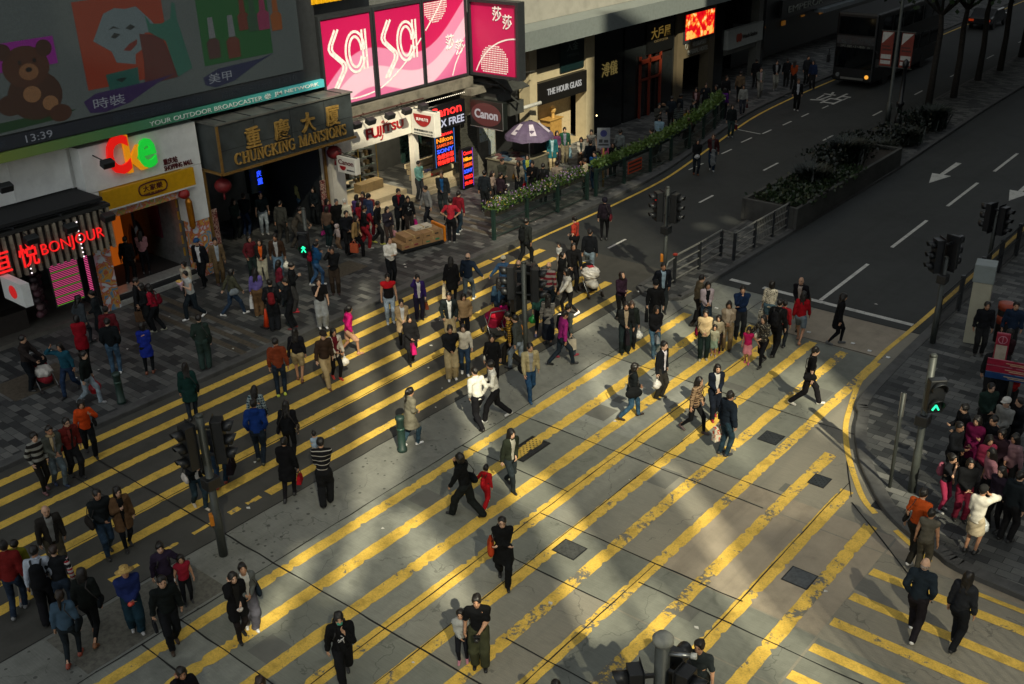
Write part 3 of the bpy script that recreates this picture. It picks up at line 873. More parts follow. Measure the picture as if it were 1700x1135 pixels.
# serif capitals drawn as strokes (thick stems, thin joins, slab serifs)
def serif(ch):
    S = []
    def st(x0, y0, x1, y1, w): S.append((x0, y0, x1, y1, w))
    def ser(x, y): S.append((x - .13, y, x + .13, y, .06))
    T, N = .17, .08
    if ch in 'HN':
        st(.14, 0, .14, 1, T if ch == 'H' else N); st(.66, 0, .66, 1, T if ch == 'H' else N)
        for x in (.14, .66):
            ser(x, .97)
            if not (ch == 'N' and x > .5): ser(x, .03)
        if ch == 'H': st(.14, .52, .66, .52, N)
        else: st(.14, .97, .66, .03, T)
        return S, .84
    if ch == 'U':
        st(.14, .25, .14, 1, T); st(.66, .28, .66, 1, N); ser(.14, .97); ser(.66, .97)
        pts = [(.14 + .26 - .26 * math.cos(a), .28 - .25 * math.sin(a)) for a in [k * math.pi / 6 for k in range(7)]]
        for a, b_ in zip(pts, pts[1:]): st(*a, *b_, .12)
        return S, .84
    if ch == 'I': st(.16, 0, .16, 1, T); ser(.16, .97); ser(.16, .03); return S, .36
    if ch == 'K': st(.14, 0, .14, 1, T); ser(.14, .97); ser(.14, .03); st(.18, .42, .62, .98, N); st(.3, .55, .68, .02, T); ser(.62, .97); ser(.68, .03); return S, .82
    if ch == 'A': st(.1, .02, .42, 1, N); st(.42, 1, .74, .02, T); st(.22, .36, .62, .36, N); ser(.1, .03); ser(.74, .03); return S, .86
    if ch == 'M': st(.12, .02, .16, 1, N); st(.16, 1, .5, .05, T); st(.5, .05, .84, 1, N); st(.84, 1, .86, .02, T); ser(.12, .03); ser(.86, .03); ser(.12, .97); ser(.88, .97); return S, 1.0
    if ch in 'COG':
        a0, a1 = (R_(48), R_(312)) if ch != 'O' else (0, 2 * math.pi)
        n = 16
        pts = [(.44 + .36 * math.cos(a0 + (a1 - a0) * k / n), .5 + .48 * math.sin(a0 + (a1 - a0) * k / n)) for k in range(n + 1)]
        for k, (a, b_) in enumerate(zip(pts, pts[1:])):
            th = abs(math.cos(a0 + (a1 - a0) * (k + .5) / n))
            st(*a, *b_, .08 + .1 * th)
        if ch != 'O': st(.7, .76, .7, .98, .06)
        if ch == 'G': st(.7, .06, .7, .42, T * .8); ser(.68, .43)
        return S, .88
    if ch == 'S':
        pts = [(.56, .80), (.45, .94), (.28, .96), (.14, .84), (.16, .66), (.34, .53), (.52, .40), (.58, .22), (.46, .06), (.28, .03), (.12, .16)]
        for k, (a, b_) in enumerate(zip(pts, pts[1:])): st(*a, *b_, .09 if k in (0, 1, 8, 9) else .14)
        st(.57, .74, .57, .98, .05); st(.11, .02, .11, .28, .05)
        return S, .7
    return [], .45
w_tot = sum(serif(c)[1] + .06 for c in 'CHUNGKING MANSIONS')
k = (26.25 - 21.07) / w_tot
cx = 21.07
for ch in 'CHUNGKING MANSIONS':
    S, adv = serif(ch)
    b = MB()
    for x0, y0, x1, y1, w in S:
        a, c2 = Vector((0, cx + x0 * k, 4.09 + y0 * .39)), Vector((0, cx + x1 * k, 4.09 + y1 * .39))
        d = (c2 - a)
        if d.length < 1e-6: continue
        d.normalize()
        qn = Vector((0, -d.z, d.y)) * w * .17
        e = d * .012
        b.prism([(-30.06, *(a - e + qn).yz), (-30.06, *(a - e - qn).yz), (-30.06, *(c2 + e - qn).yz), (-30.06, *(c2 + e + qn).yz)], (.07 + .002 * (len(b.v) % 5), 0, 0))
    cx += (adv + .06) * k
    if S: part(b, 'serif_letter', GOLD, t)

# ---- pink double panels above the camera shop
def pink_mat(yoff, flip=False):
    q = NT('pink swirl print')
    x, y, z = q.sep()[:3]
    u = y if not flip else x
    w = q.math('ADD', z, q.math('MULTIPLY', q.math('SINE', q.math('MULTIPLY', q.math('ADD', u, yoff), .8)), .75))
    w2 = q.math('ADD', w, q.math('MULTIPLY', q.math('ADD', u, yoff), -.28 if not flip else .35))
    f = q.math('ADD', q.math('MULTIPLY', w2, .2), .5)
    col = q.ramp(f, [(.0, 'c85a8c'), (.20, 'd070a0'), (.21, 'e4b8d0'), (.36, 'e4b8d0'), (.37, 'd684ac'), (.50, 'd684ac'), (.51, 'c01e58'), (1, 'b41450')])
    nd = [n for n in q.t.nodes if n.bl_idname == 'ShaderNodeValToRGB'][-1]
    q.base(col)
    q.b.inputs['Emission Strength'].default_value = 0
    return q.set(.35, 0, .5)
M_PW = plain('white print', 'e8e4e4', .4)
def stroke(root, pts, x, w, m, face='X', y=None, th=.004):
    b = MB()
    for i in range(len(pts) - 1):
        a, c = Vector(pts[i]), Vector(pts[i + 1])
        d = (c - a).normalized()
        n_ = Vector((-d.y, d.x)) * w / 2
        e = d * w * .25
        q = [a - e + n_, a - e - n_, c + e - n_, c + e + n_]
        b.prism([((x, p.x, p.y) if face == 'X' else (p.x, x, p.y)) for p in q], (th + .0003 * i, 0, 0) if face == 'X' else (0, -th - .0003 * i, 0))
    return part(b, 'white_stroke', m, root)
def arcpts(cx, cy, rx, ry, a0, a1, n=18): return [(cx + rx * math.cos(R_(a0 + (a1 - a0) * k / n)), cy + ry * math.sin(R_(a0 + (a1 - a0) * k / n))) for k in range(n + 1)]
labs = ['pink panel with the first white double-line letters, next to the screen', 'pink panel with white double-line letters, second from the screen', 'pink panel with a dotted disc and two small white characters, beside the corner']
for i, (y0, y1) in enumerate(((26.33, 28.84), (29.08, 31.62), (31.8, 34.3))):
    t = thing('billboard', labs[i], 'billboard', (-31.1, (y0 + y1) / 2, 6.5), 0, 'pink billboards over the camera shop')
    part(MB().box(-31.12, -31.08, y0, y1, 4.9, 8.15), 'panel', pink_mat((y0 + y1) / 2 - 30), t)
    part(MB().box(-31.5, -31.02, y0 - .1, y0, 4.8, 8.3).box(-31.5, -31.02, y1, y1 + .1, 4.8, 8.3).box(-31.5, -31.02, y0, y1, 8.16, 8.3).box(-31.5, -31.02, y0, y1, 4.8, 4.89), 'frame', M_DARK, t)
    if i < 2:
        for off in (0, .19):
            z = lambda *p: [(y0 + a * (y1 - y0), 4.9 + b_ * 3.25) for a, b_ in p]
            d = off * .42
            d = off * .33
            stroke(t, z((.27 + d, .86), (.14 + d, .705), (.125 + d, .66), (.15 + d, .615), (.36 + d, .475), (.385 + d, .435), (.37 + d, .39), (.16 + d, .19)), -31.075, .1, M_PW)
            stroke(t, arcpts(y0 + .655 * (y1 - y0), 4.9 + .575 * 3.25, .5 - off * .95, .76 - off * 1.0, 4, 338, 26), -31.075, .1, M_PW)
            stroke(t, [(y0 + (.885 - off * .38) * (y1 - y0), 4.9 + .81 * 3.25), (y0 + (.885 - off * .38) * (y1 - y0), 4.9 + .36 * 3.25)], -31.075, .1, M_PW)
    else:
        for s_, a, c in (('莎', 33.05, 6.05), ('莎', 33.65, 5.75)):
            o = letters(s_, a, a + .52, c, c + .62, -31.06, 'X', M_PW, None, .02, .01, name='character')
            o.location = -t.location
            o.parent = t
        stroke(t, [(33.4, 4.95), (33.62, 5.4), (33.92, 5.8), (34.25, 6.1)], -31.075, .06, M_PW)
        b = MB()
        for p in range(-9, 10):
            for r in range(-9, 10):
                a, c = 32.5 + p * .085, 7.95 + r * .085
                if (p * p + r * r) < 72 and y0 + .05 < a < y1 and c < 8.12: b.box(-31.08, -31.07, a, a + .05, c, c + .05)
        part(b, 'dot_print', M_PW, t)
    sw = smooth([(26.35, 5.4), (27.0, 5.15), (27.8, 5.03), (28.8, 5.1), (29.5, 5.3), (30.3, 5.72), (31.0, 6.22), (31.6, 6.75), (32.2, 7.3), (32.7, 7.8), (32.95, 8.1)], 4)
    stroke(t, [p for p in sw if y0 <= p[0] <= y1], -31.075, .06, M_PW)
t = thing('billboard', 'pink panel turned square to the street at the corner, with a dotted disc', 'billboard', (-29.7, 34.6, 6.4), 0, 'pink billboards over the camera shop')
part(MB().box(-30.95, -28.45, 34.6, 34.64, 4.92, 7.85), 'panel', pink_mat(29.0, True), t)
part(MB().box(-31.05, -30.96, 34.5, 34.95, 4.8, 7.98).box(-28.44, -28.3, 34.5, 34.95, 4.8, 7.98).box(-30.95, -28.45, 34.5, 34.95, 7.86, 7.98).box(-30.95, -28.45, 34.5, 34.95, 4.8, 4.91), 'frame', M_DARK, t)
for s_, a, c in (('莎', -29.75, 7.15), ('莎', -29.2, 6.85)):
    o = letters(s_, a, a + .5, c, c + .6, 34.58, '-Y', M_PW, None, .02, .01, name='character')
    o.location = -t.location
    o.parent = t
stroke(t, arcpts(-28.4, 3.9, 2.6, 2.6, 155, 92, 14), 34.595, .06, M_PW, 'Y')
b = MB()
for p in range(-9, 10):
    for r in range(-9, 10):
        a, c = -29.75 + p * .09, 5.35 + r * .09
        if (p * p + r * r) < 75 and c > 4.95 and a > -30.9: b.box(a, a + .05, 34.585, 34.6, c, c + .05)
part(b, 'dot_print', M_PW, t)
t = thing('billboard', 'yellow ribbed billboard with a round dark red mark above the pink panels', 'billboard', (-31, 27, 9.5))
b = MB()
for k in range(14): b.tube([(-31.1, 26.1 + k * .22, 8.75), (-31.1, 26.1 + k * .22, 11)], .11, 6)
part(b, 'ribbed_panel', plain('yellow ribbed panel', 'c89408', .4, 0, .1), t)
part(MB().tube([(-30.96, 27.6 + .55 * math.cos(k * math.pi / 12), 9.25 + .36 * math.sin(k * math.pi / 12)) for k in range(25)], .05, 6), 'emblem', plain('maroon', '4a1414', .5), t)

# ---- camera shop (Y 26.2..31), corner shop (Y 31..36)
t = thing('camera_shop', 'bright camera shop with white columns, glass shelves and red carpeted steps', 'shop', (-31.4, 28.6, .12))
part(MB().box(-31.7, -30.95, 26.1, 26.75, .12, 4.3), 'column', wallp('white column', 'd2ccc0', .5, .1), t)
part(MB().box(-31.25, -30.96, 30.68, 30.95, .12, 3.05), 'column', wallp('white column', 'd2ccc0', .5, .1), t)
part(MB().box(-36, -35.9, 26.1, 34.4, .1, 4.4).box(-35.9, -31.7, 26.1, 26.2, .1, 4.4).box(-35.9, -31.2, 26.1, 34.4, 4.3, 4.4), 'wall', wallp('shop wall', '4a4538', .7), t)
part(MB().box(-35.9, -31.5, 26.76, 30.6, .12, .55).box(-31.5, -30.9, 28.0, 30.6, .12, .34), 'floor', plain('cream tiles', 'bcae92', .3, 0, .1), t)
b = MB()
for k in range(4): b.box(-31.6 + k * .2, -31.4 + k * .2, 26.8, 28.6 - k * .25, .14 + (3 - k) * .0, .62 - k * .13)
part(b, 'carpet_steps', plain('red carpet', '6a1018', .85), t)
part(MB().box(-35, -32.2, 27, 30.4, 4.24, 4.29), 'ceiling_glow', emit('shop ceiling light', 'fff0d0', 5.0), t)
b, c = MB(), MB()
for k in range(6):
    z = .75 + k * .38
    b.box(-33.4, -33.0, 27.2, 30.3, z, z + .02)
    for j in range(13):
        y = 27.35 + j * .23
        h = rnd.uniform(.1, .26)
        c.box(-33.3, -33.1, y, y + rnd.uniform(.1, .17), z + .021, z + .02 + h, (j * 7 + k * 3) % 3)
part(b, 'glass_shelf', plain('shelf glass', '6a7672', .1), t)
part(c, 'boxed_goods', [plain('black goods', '121212', .4), plain('white goods', 'c6c6c0', .5), plain('card goods', '8a7450', .6)], t)
b = MB()
for y in (27.15, 28.25, 29.3, 30.35): b.tube([(-32.95, y, .55), (-32.95, y, 3.1)], .025, 6)
part(b, 'shelf_posts', plain('gilt post', 'a08a48', .3, .6), t)
part(MB().box(-32.95, -32.5, 28.9, 30.2, .56, .95), 'counter', plain('card counter', '8c7754', .6), t)
t2 = thing('shop_sign', 'white fascia sign with dark red capitals over the camera shop', 'sign', (-31, 29, 3.5))
part(MB().box(-31.3, -30.98, 26.78, 31.2, 3.06, 4.1), 'fascia', wallp('white fascia', 'd6d0c4', .5, .1), t2)
for s_, u0, u1, v0, v1 in (('FU', 28.05, 28.75, 3.32, 3.74), ('JITSU', 28.72, 30.15, 3.32, 3.74)):
    o = letters(s_, u0, u1, v0, v1, -30.95, 'X', plain('red letters', 'a0141c', .4), None, .04, .02)
    o.location = -t2.location
    o.parent = t2
part(MB().tube([(-30.95, 29.0 + .07 * math.cos(k * math.pi / 8) * (1.6 if k > 8 else 1) + (.14 if k > 8 else 0), 3.84 + .06 * math.sin(k * math.pi / 8)) for k in range(17)], .016, 5).tube([(-30.95, 28.95, 3.35), (-30.95, 28.9, 3.2), (-30.95, 28.8, 3.16)], .025, 5), 'swash', plain('red letters', 'a0141c', .4), t2)
for k, y in enumerate((27.0, 27.75, 28.8, 29.75, 30.7)):
    floodlight(-30.3, y, 4.25, ('floodlight nearest the slate canopy over the white fascia', 'second floodlight from the slate canopy over the white fascia', 'floodlight in the middle of the row over the white fascia', 'fourth floodlight from the slate canopy over the white fascia', 'floodlight at the corner end of the row over the white fascia')[k], .65)
t3 = thing('lamp_rail', 'rust red steel rail that carries the row of floodlights', 'rail', (-30.7, 29, 4.4))
part(MB().tube([(-30.75, 26.6, 4.42), (-30.75, 31.2, 4.42)], .03, 6).tube([(-31.3, 27.9, 4.5), (-30.75, 27.9, 4.42), (-30.75, 28.7, 4.42)], .02, 5).tube([(-31.3, 30, 4.5), (-30.75, 30, 4.42), (-30.75, 30.8, 4.42)], .02, 5), 'rail_tube', plain('rust red', '3c1a14', .6), t3)
t4 = thing('wall_ledge', 'weathered concrete ledge below the pink panels', 'ledge', (-31, 31, 4.5))
part(MB().box(-31.7, -30.9, 26.2, 34.5, 4.32, 4.74).box(-31.7, -30.6, 34.0, 35.0, 4.0, 4.3), 'slab', wallp('weathered concrete', '6a655a', .9, .4), t4)
def box_sign(root_label, x0, x1, y, z0, z1, th, cat='sign'):
    t = thing('hanging_sign', root_label, cat, ((x0 + x1) / 2, y, (z0 + z1) / 2))
    bev(part(MB().box(x0, x1, y, y + th, z0, z1), 'box', wallp('sign box white', 'd4d0c6', .4, .08), t), .02)
    part(MB().tube([(x0 - .7, y + th / 2, z1 + .25), (x1, y + th / 2, z1 + .02)], .018, 5).tube([(x0 - .7, y + th / 2, z1 + .02), (x1, y + th / 2, z1 + .012)], .018, 5), 'bracket', M_DARK, t)
    return t
RED = plain('sign red', '98161a', .4)
def half_disc(root, cx, cz, r, y, m):
    part(MB().prism([(cx + r * math.cos(R_(180 + 180 * k / 16)), y, cz + r * 1.0 * math.sin(R_(180 + 180 * k / 16))) for k in range(17)], (0, -.012, 0)), 'half_disc', m, root)
def sub(s_, u0, u1, v0, v1, y, m, root, bo=.012, face='-Y', dp=.014):
    o = letters(s_, u0, u1, v0, v1, y, face, m, None, dp, bo)
    o.location = -root.location
    o.parent = root
t = box_sign('white box sign with a red half disc hung over the camera shop corner', -30.95, -29.62, 30.6, 3.03, 4.05, .38)
half_disc(t, -30.28, 3.92, .5, 30.595, RED)
sub('SUNLITE', -30.62, -29.95, 3.66, 3.78, 30.575, M_PW, t)
sub('新榮電腦科技公司', -30.8, -29.75, 3.2, 3.29, 30.595, M_DARK, t, .0)
sub('SUNLITE PHOTO SUPPLIES', -30.8, -29.75, 3.09, 3.14, 30.595, M_DARK, t, 0)
t = box_sign('small white camera brand box sign on a bracket beside the slate canopy', -30.42, -29.4, 25.95, 2.62, 3.25, .26)
sub('Canon', -30.34, -29.5, 2.95, 3.15, 25.945, plain('dark red letters', '5c1014', .4), t, .02)
half_disc(t, -30.1, 2.9, .17, 25.945, RED)
sub('攝影器材中心', -29.9, -29.46, 2.74, 2.8, 25.945, M_DARK, t, .0)
t = thing('hanging_sign', 'black box sign with a dark red oval and white lettering on the corner', 'sign', (-29.75, 34, 3.3))
bev(part(MB().box(-30.7, -28.83, 34.0, 34.3, 2.72, 3.9), 'box', plain('black box', '161a18', .4), t), .02)
part(MB().prism([(-29.77 + .85 * math.cos(k * math.pi / 16), 33.995, 3.3 + .5 * math.sin(k * math.pi / 16)) for k in range(32)], (0, -.012, 0)), 'oval', emit('oval red', '6a0f12', .3), t)
sub('Canon', -30.42, -29.1, 3.12, 3.52, 33.97, emit('white lit letters', 'd8d0d0', .35), t, .03)
part(MB().tube([(-28.83, 33.99, 3.9), (-28.83, 33.99, 2.72), (-30.7, 33.99, 2.72)], .02, 5), 'edge_strip', M_STEEL, t)

t = thing('corner_shop', 'corner electronics shop with a lit counter, steps and a roller shutter', 'shop', (-31.4, 33, .12))
part(MB().box(-31.6, -31.1, 31.06, 34.0, .12, .42).box(-31.45, -31.0, 31.2, 33.7, .12, .30), 'step', plain('cream stone', 'a89a80', .5, 0, .12), t)
b = MB()
for k in range(4): b.box(-31.9 - k * .12, -31.55 - k * .12, 31.3, 33.8, .42 + k * .24, .62 + k * .24)
part(b, 'counter', plain('cream counter', 'b5a688', .4, 0, .1), t)
part(MB().box(-32.2, -32.14, 31.06, 33.9, 1.45, 3.0), 'window', plain('dark green glass', '1c2c28', .08), t)
part(MB().box(-34, -32.4, 31.3, 33.6, 4.2, 4.26), 'ceiling_glow', emit('shop ceiling light', 'fff0d0', 5.0), t)
b = MB()
for k in range(30): b.box(-31.3 - (.02 if k % 2 else 0), -31.24 - (.02 if k % 2 else 0), 33.95, 35.0, .14 + k * .095, .225 + k * .095)
part(b, 'shutter', plain('roller shutter', '45453f', .5, .3), t)
part(MB().box(-32.2, -31.26, 35.02, 36.3, .12, 4.2), 'wall', wallp('stained wall', '5c584e', .9, .4), t)
part(MB().box(-31.24, -31.22, 35.15, 35.7, 1.6, 2.5).box(-31.24, -31.22, 35.75, 36.2, .9, 2.6), 'notice', poster_mat('notices', '8c8c84', '6c7c84', '9c9c94', '5a6a4a', 4), t)
b = MB()
for k in range(24): b.box(-31.0, -30.96, 31.2 + k * .12, 31.23 + k * .12, 4.12, 4.15)
part(b, 'fairy_lights', emit('fairy lights', 'fff0d0', 1.2), t)
sub('TERG Canon', 31.7, 32.9, .95, 1.1, -31.53, plain('navy letters', '1c2850', .5), t, .01, 'X')
sub('Kopic', 32.2, 32.9, .68, .83, -31.53, plain('red letters', 'a0141c', .4), t, .01, 'X')
t = thing('led_sign', 'black LED sign of brand names beside the corner shop shutter', 'sign', (-31, 33, 3))
part(MB().box(-31.2, -31.0, 31.7, 34.0, 2.78, 3.85).box(-31.2, -31.0, 32.0, 33.2, 1.2, 2.74), 'board', plain('led board', '0c0c0f', .4), t)
for s_, u0, u1, v0, v1, c, e in (('Canon', 31.75, 33.75, 3.36, 3.78, 'ff2020', 1.6), ('TAX FREE', 31.8, 33.9, 2.9, 3.22, 'c8c8d8', .7), ('Canon', 32.2, 33.1, 2.52, 2.68, 'ff2020', 1.4), ('Nikon', 32.08, 33.1, 2.26, 2.46, 'ff8a10', 1.2), ('SAMSUNG', 32.08, 33.12, 2.05, 2.19, 'f05010', .9), ('SONY', 32.08, 33.12, 1.8, 1.97, '3050ff', 1.6), ('免稅優惠', 32.08, 33.12, 1.53, 1.75, 'ff2418', 1.5), ('特價發售', 32.08, 33.12, 1.27, 1.49, 'ff2418', 1.5)):
    sub(s_, u0, u1, v0, v1, -30.985, emit('led ' + c, c, e), t, .012, 'X')
part(MB().box(-30.998, -30.985, 31.98, 32.0, 1.2, 2.74).box(-30.998, -30.985, 33.2, 33.22, 1.2, 2.74), 'edge_light', emit('blue led edge', '3070c0', .8), t)
t = thing('led_sign', 'small upright LED sign of stacked brand names standing on the pavement', 'sign', (-30.35, 33.2, .12))
part(MB().box(-30.45, -30.25, 32.85, 33.55, .12, 1.92), 'board', plain('led board', '0c0c0f', .4), t)
for k, (s_, c, e) in enumerate((('Canon', 'ff2020', 1.5), ('Nikon', 'ffa010', 1.4), ('SAMSUNG', 'f05010', 1.0), ('SONY', '3050ff', 1.6), ('VIDEO', 'ff2418', 1.5), ('免稅', 'ff2418', 1.5))):
    sub(s_, 32.93, 33.47, 1.66 - k * .27, 1.83 - k * .27, -30.235, emit('led ' + c, c, e), t, .012, 'X')
b = MB()
b.box(-30.25, -30.24, 32.86, 32.885, .2, 1.9).box(-30.25, -30.24, 33.515, 33.54, .2, 1.9)
part(b, 'edge_light', emit('violet led edge', '8040c0', .7), t)
# ducts and a tilted awning between the corner and the boutique
t = thing('duct_tangle', 'tangle of grey ducts, boxes and pipes beside the pink corner panel', 'ductwork', (-31, 36.5, 3.6))
b = MB().box(-31.6, -30.2, 35.2, 36.2, 3.5, 3.9).box(-31.8, -30.6, 36.6, 37.6, 2.6, 3.2)
b.tube([(-31.6, 35.2, 4.3), (-30.4, 35.6, 4.2), (-30.2, 36.8, 3.2), (-31.5, 37.9, 2.9)], .05, 6).tube([(-31.6, 36, 4.5), (-30.6, 37.6, 4.3), (-31.5, 38.3, 4.0)], .03, 5).tube([(-30.3, 35.3, 4.6), (-30.4, 38.2, 4.4)], .025, 5)
b.prism([(-30.0, 36.0, 3.9), (-31.6, 36.0, 4.5), (-31.6, 37.3, 4.5), (-30.0, 37.3, 3.9)], (0, 0, .05))
part(b, 'duct', plain('galvanised duct', '4c4e4c', .5, .4, .3, 3), t)
part(MB().tube([(-31.3, 36.2, 2.55), (-30.3, 38.5, 2.9)], .09, 8), 'pipe', plain('white pipe', 'a8a8a4', .4), t, True)

# ---- watch boutique building with its big canopy (Y 36.4..62)
t = thing('boutique_building', 'pale stone building with a grey canopy and a cream boutique entrance', 'building', (-31, 45, 0))
M_STONE = wallp('cream stone', 'a89c80', .6, .12)
part(MB().box(-31.6, -30.95, 38.5, 39.05, .12, 5.5).box(-31.6, -30.95, 43.0, 43.7, .12, 5.5).box(-31.6, -31.1, 39.05, 43.0, 3.62, 4.2), 'stone_frame', M_STONE, t)
part(MB().box(-31.6, -31.12, 39.05, 43.0, 4.21, 5.6), 'upper_panel', wallp('dark panel', '2c2a26', .6), t)
part(MB().box(-31.6, -29.5, 36.4, 62.5, 5.6, 6.42), 'canopy', plain('grey metal canopy', '7d8584', .35, .3, .1), t)
part(MB().box(-46, -30.9, 36.42, 62.4, 6.43, 30), 'wall', wallp('pale wall', '8c8a82', .7, .12), t)
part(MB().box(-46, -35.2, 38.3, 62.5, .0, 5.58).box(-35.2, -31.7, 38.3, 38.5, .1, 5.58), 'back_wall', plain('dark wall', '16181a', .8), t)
part(MB().box(-32.1, -32.0, 39.0, 43.1, .12, 3.6), 'curtain', plain('cream curtain', 'a8987a', .8, 0, .15, 9), t)
part(MB().box(-33.3, -31.0, 39.06, 43.0, .10, .16), 'floor', plain('cream floor', 'a09274', .4), t)
part(MB().box(-31.95, -31.35, 39.2, 42.8, 3.5, 3.58), 'ceiling_glow', emit('added boutique glow', 'ffe4b0', 1.6), t)  # added glow standing in for sunlight on the curtain; no such lamp there
bev(part(MB().box(-31.95, -31.35, 40.6, 41.5, .16, 1.45).box(-31.98, -31.3, 40.5, 41.6, 1.451, 1.5), 'cabinet', plain('honey wood', 'a07c42', .4, 0, .2, 6), t), .01)
part(MB().tube([(-31.6, 41.1, 1.5), (-31.6, 41.1, 1.8)], .08, 8).ell((-31.6, 41.1, 1.9), (.16, .16, .2), 8, 6), 'ornament', plain('gold ornament', 'b08c50', .5), t)
for k, (y0, y1) in enumerate(((43.8, 46.5), (46.7, 49.4), (49.7, 51.6), (55.9, 57.2), (61.9, 62.4))): part(MB().box(-31.6, -31.15, y0, y1, .12, 5.5), 'dark_shopfront', plain('dark shop glass', '1b1e1f', .15), t)
part(MB().box(-31.6, -31.0, 51.7, 52.4, .12, 5.55).box(-31.6, -31.0, 55.2, 55.85, .12, 5.55).box(-31.6, -31.05, 52.4, 55.2, 2.6, 3.5).box(-31.6, -31.2, 52.4, 55.2, 5.05, 5.55), 'hotel_front', wallp('beige cladding', '544a38', .6, .1), t)
b = MB()
for y in (48.0, 48.9, 50.0): b.box(-31.1, -31.0, y, y + .12, .12, 3.4)
b.box(-31.1, -31.0, 48.0, 50.1, 3.0, 3.2).box(-31.1, -31.0, 48.0, 50.1, 2.1, 2.2)
part(b, 'red_door_frame', plain('red lacquer', '6a2410', .5), t)
part(MB().box(-31.6, -31.1, 57.3, 61.8, 2.0, 2.28).box(-31.6, -31.05, 61.3, 61.85, .12, 5.5), 'shop_trim', wallp('trim', '50504a', .6), t)
b = MB()
for k in range(3): b.ell((-31.2, 43.9, 1.6 + k * .45), (.03, .03, .03), 6, 4)
b.ell((-31.0, 44.0, 1.1), (.04, .04, .04), 6, 4)
part(b, 'spot_lamp', emit('spot lamp', 'ffe0a0', 4), t)
t = thing('shop_sign', 'black sign of thin white capitals above the cream boutique entrance', 'sign', (-31, 41, 3))
part(MB().box(-31.3, -30.9, 39.06, 42.98, 2.55, 3.6), 'board', plain('black board', '151413', .4), t)
sub('THE HOUR GLASS', 39.75, 42.5, 2.92, 3.22, -30.88, emit('white letters', 'e0ded8', .35), t, .004, 'X', .03)
t = thing('shop_sign', 'dark board with faint white characters hanging under the canopy', 'sign', (-31, 42, 4.6))
part(MB().box(-31.1, -31.02, 41.0, 42.9, 3.75, 5.3), 'board', plain('dark teal board', '0d2022', .4), t)
sub('入金', 41.5, 42.4, 4.7, 5.1, -31.01, plain('faint letters', '6c7a78', .5), t, .0, 'X')
sub('IMPERIAL', 41.5, 42.5, 4.42, 4.55, -31.01, plain('faint letters', '4c5a58', .5), t, .0, 'X')
t = thing('shop_sign', 'dim gold brush characters on the dark shopfront beside the boutique', 'sign', (-31, 45.5, 3.2))
sub('溥儀', 44.6, 46.0, 2.9, 3.6, -31.12, emit('gold glyphs', 'a08c50', .22), t, .0, 'X', .03)
t = thing('shop_sign', 'black board with gold brush characters next to the beige hotel front', 'sign', (-31, 49.9, 4.1))
part(MB().box(-31.12, -31.02, 48.7, 51.3, 3.4, 5.0), 'board', plain('black board', '0b0c0c', .4), t)
sub('大戶屋', 49.0, 50.9, 4.15, 4.75, -31.01, emit('gold glyphs', '9a7c38', .3), t, .01, 'X')
sub('OOTOYA', 49.3, 50.7, 3.95, 4.08, -31.01, emit('gold glyphs', '9a7c38', .2), t, .0, 'X')
t = thing('video_screen', 'glowing red and pink video screen over the hotel door', 'screen', (-31, 54, 4.3))
part(MB().box(-31.2, -30.98, 52.25, 55.75, 3.42, 5.1), 'cabinet', M_DARK, t)
q = NT('red screen')
n_ = q.noise(2.6, 4, .6)
x_, y_, z_ = q.sep()[:3]
q.base((.02, .0, .0))
q.l(q.ramp(n_, [(.3, 'b8000c'), (.52, 'e01018'), (.6, 'ff9a30'), (.66, 'ffd890'), (.74, 'c0106a')]), q.b.inputs['Emission Color'])
q.b.inputs['Emission Strength'].default_value = .9
part(MB().box(-30.978, -30.96, 52.45, 55.6, 3.6, 4.98), 'picture', q.set(.5), t)
b = MB()
for k in range(9): b.ell((-30.955, 52.7 + (k % 3) * .32 + (1.9 if k > 4 else 0), 3.75 + (k % 2) * .2), (.01, .2, .14), 10, 6)
part(b, 'lotus', emit('lotus', 'ffb050', .9), t)
t = thing('hotel_name', 'pale hotel name and crest over the dark hotel doorway', 'sign', (-31, 54, 3))
sub('帝國酒店', 53.4, 54.9, 3.12, 3.4, -31.03, plain('silver letters', '8c8c84', .4), t, .0, 'X', .03)
sub('IMPERIAL HOTEL', 52.9, 55.15, 2.75, 3.0, -31.03, plain('silver letters', '8c8c84', .4), t, .0, 'X', .03)
part(MB().tube([(-31.03, 52.72 + .12 * math.cos(k * math.pi / 6), 3.25 + .16 * math.sin(k * math.pi / 6)) for k in range(13)], .02, 5), 'crest', plain('silver letters', '8c8c84', .4), t)
t = thing('shop_sign', 'white shop sign with a red round mark beyond the hotel', 'sign', (-31, 59.6, 2.9))
part(MB().box(-31.3, -30.95, 57.35, 61.75, 2.32, 3.45), 'board', plain('white board', '8c908c', .5, 0, .08), t)
sub('Watch Station', 59.1, 61.0, 2.75, 3.0, -30.93, plain('dark letters', '1c1410', .4), t, .02, 'X')
for k, yy in enumerate((58.55, 58.85)):
    part(MB().prism([(-30.945, yy + .2 * math.cos(a * math.pi / 10), 2.88 + .26 * math.sin(a * math.pi / 10)) for a in range(20)], (.01 + .004 * k, 0, 0)), 'round_mark', plain('orange red', '8a3018', .4), t)
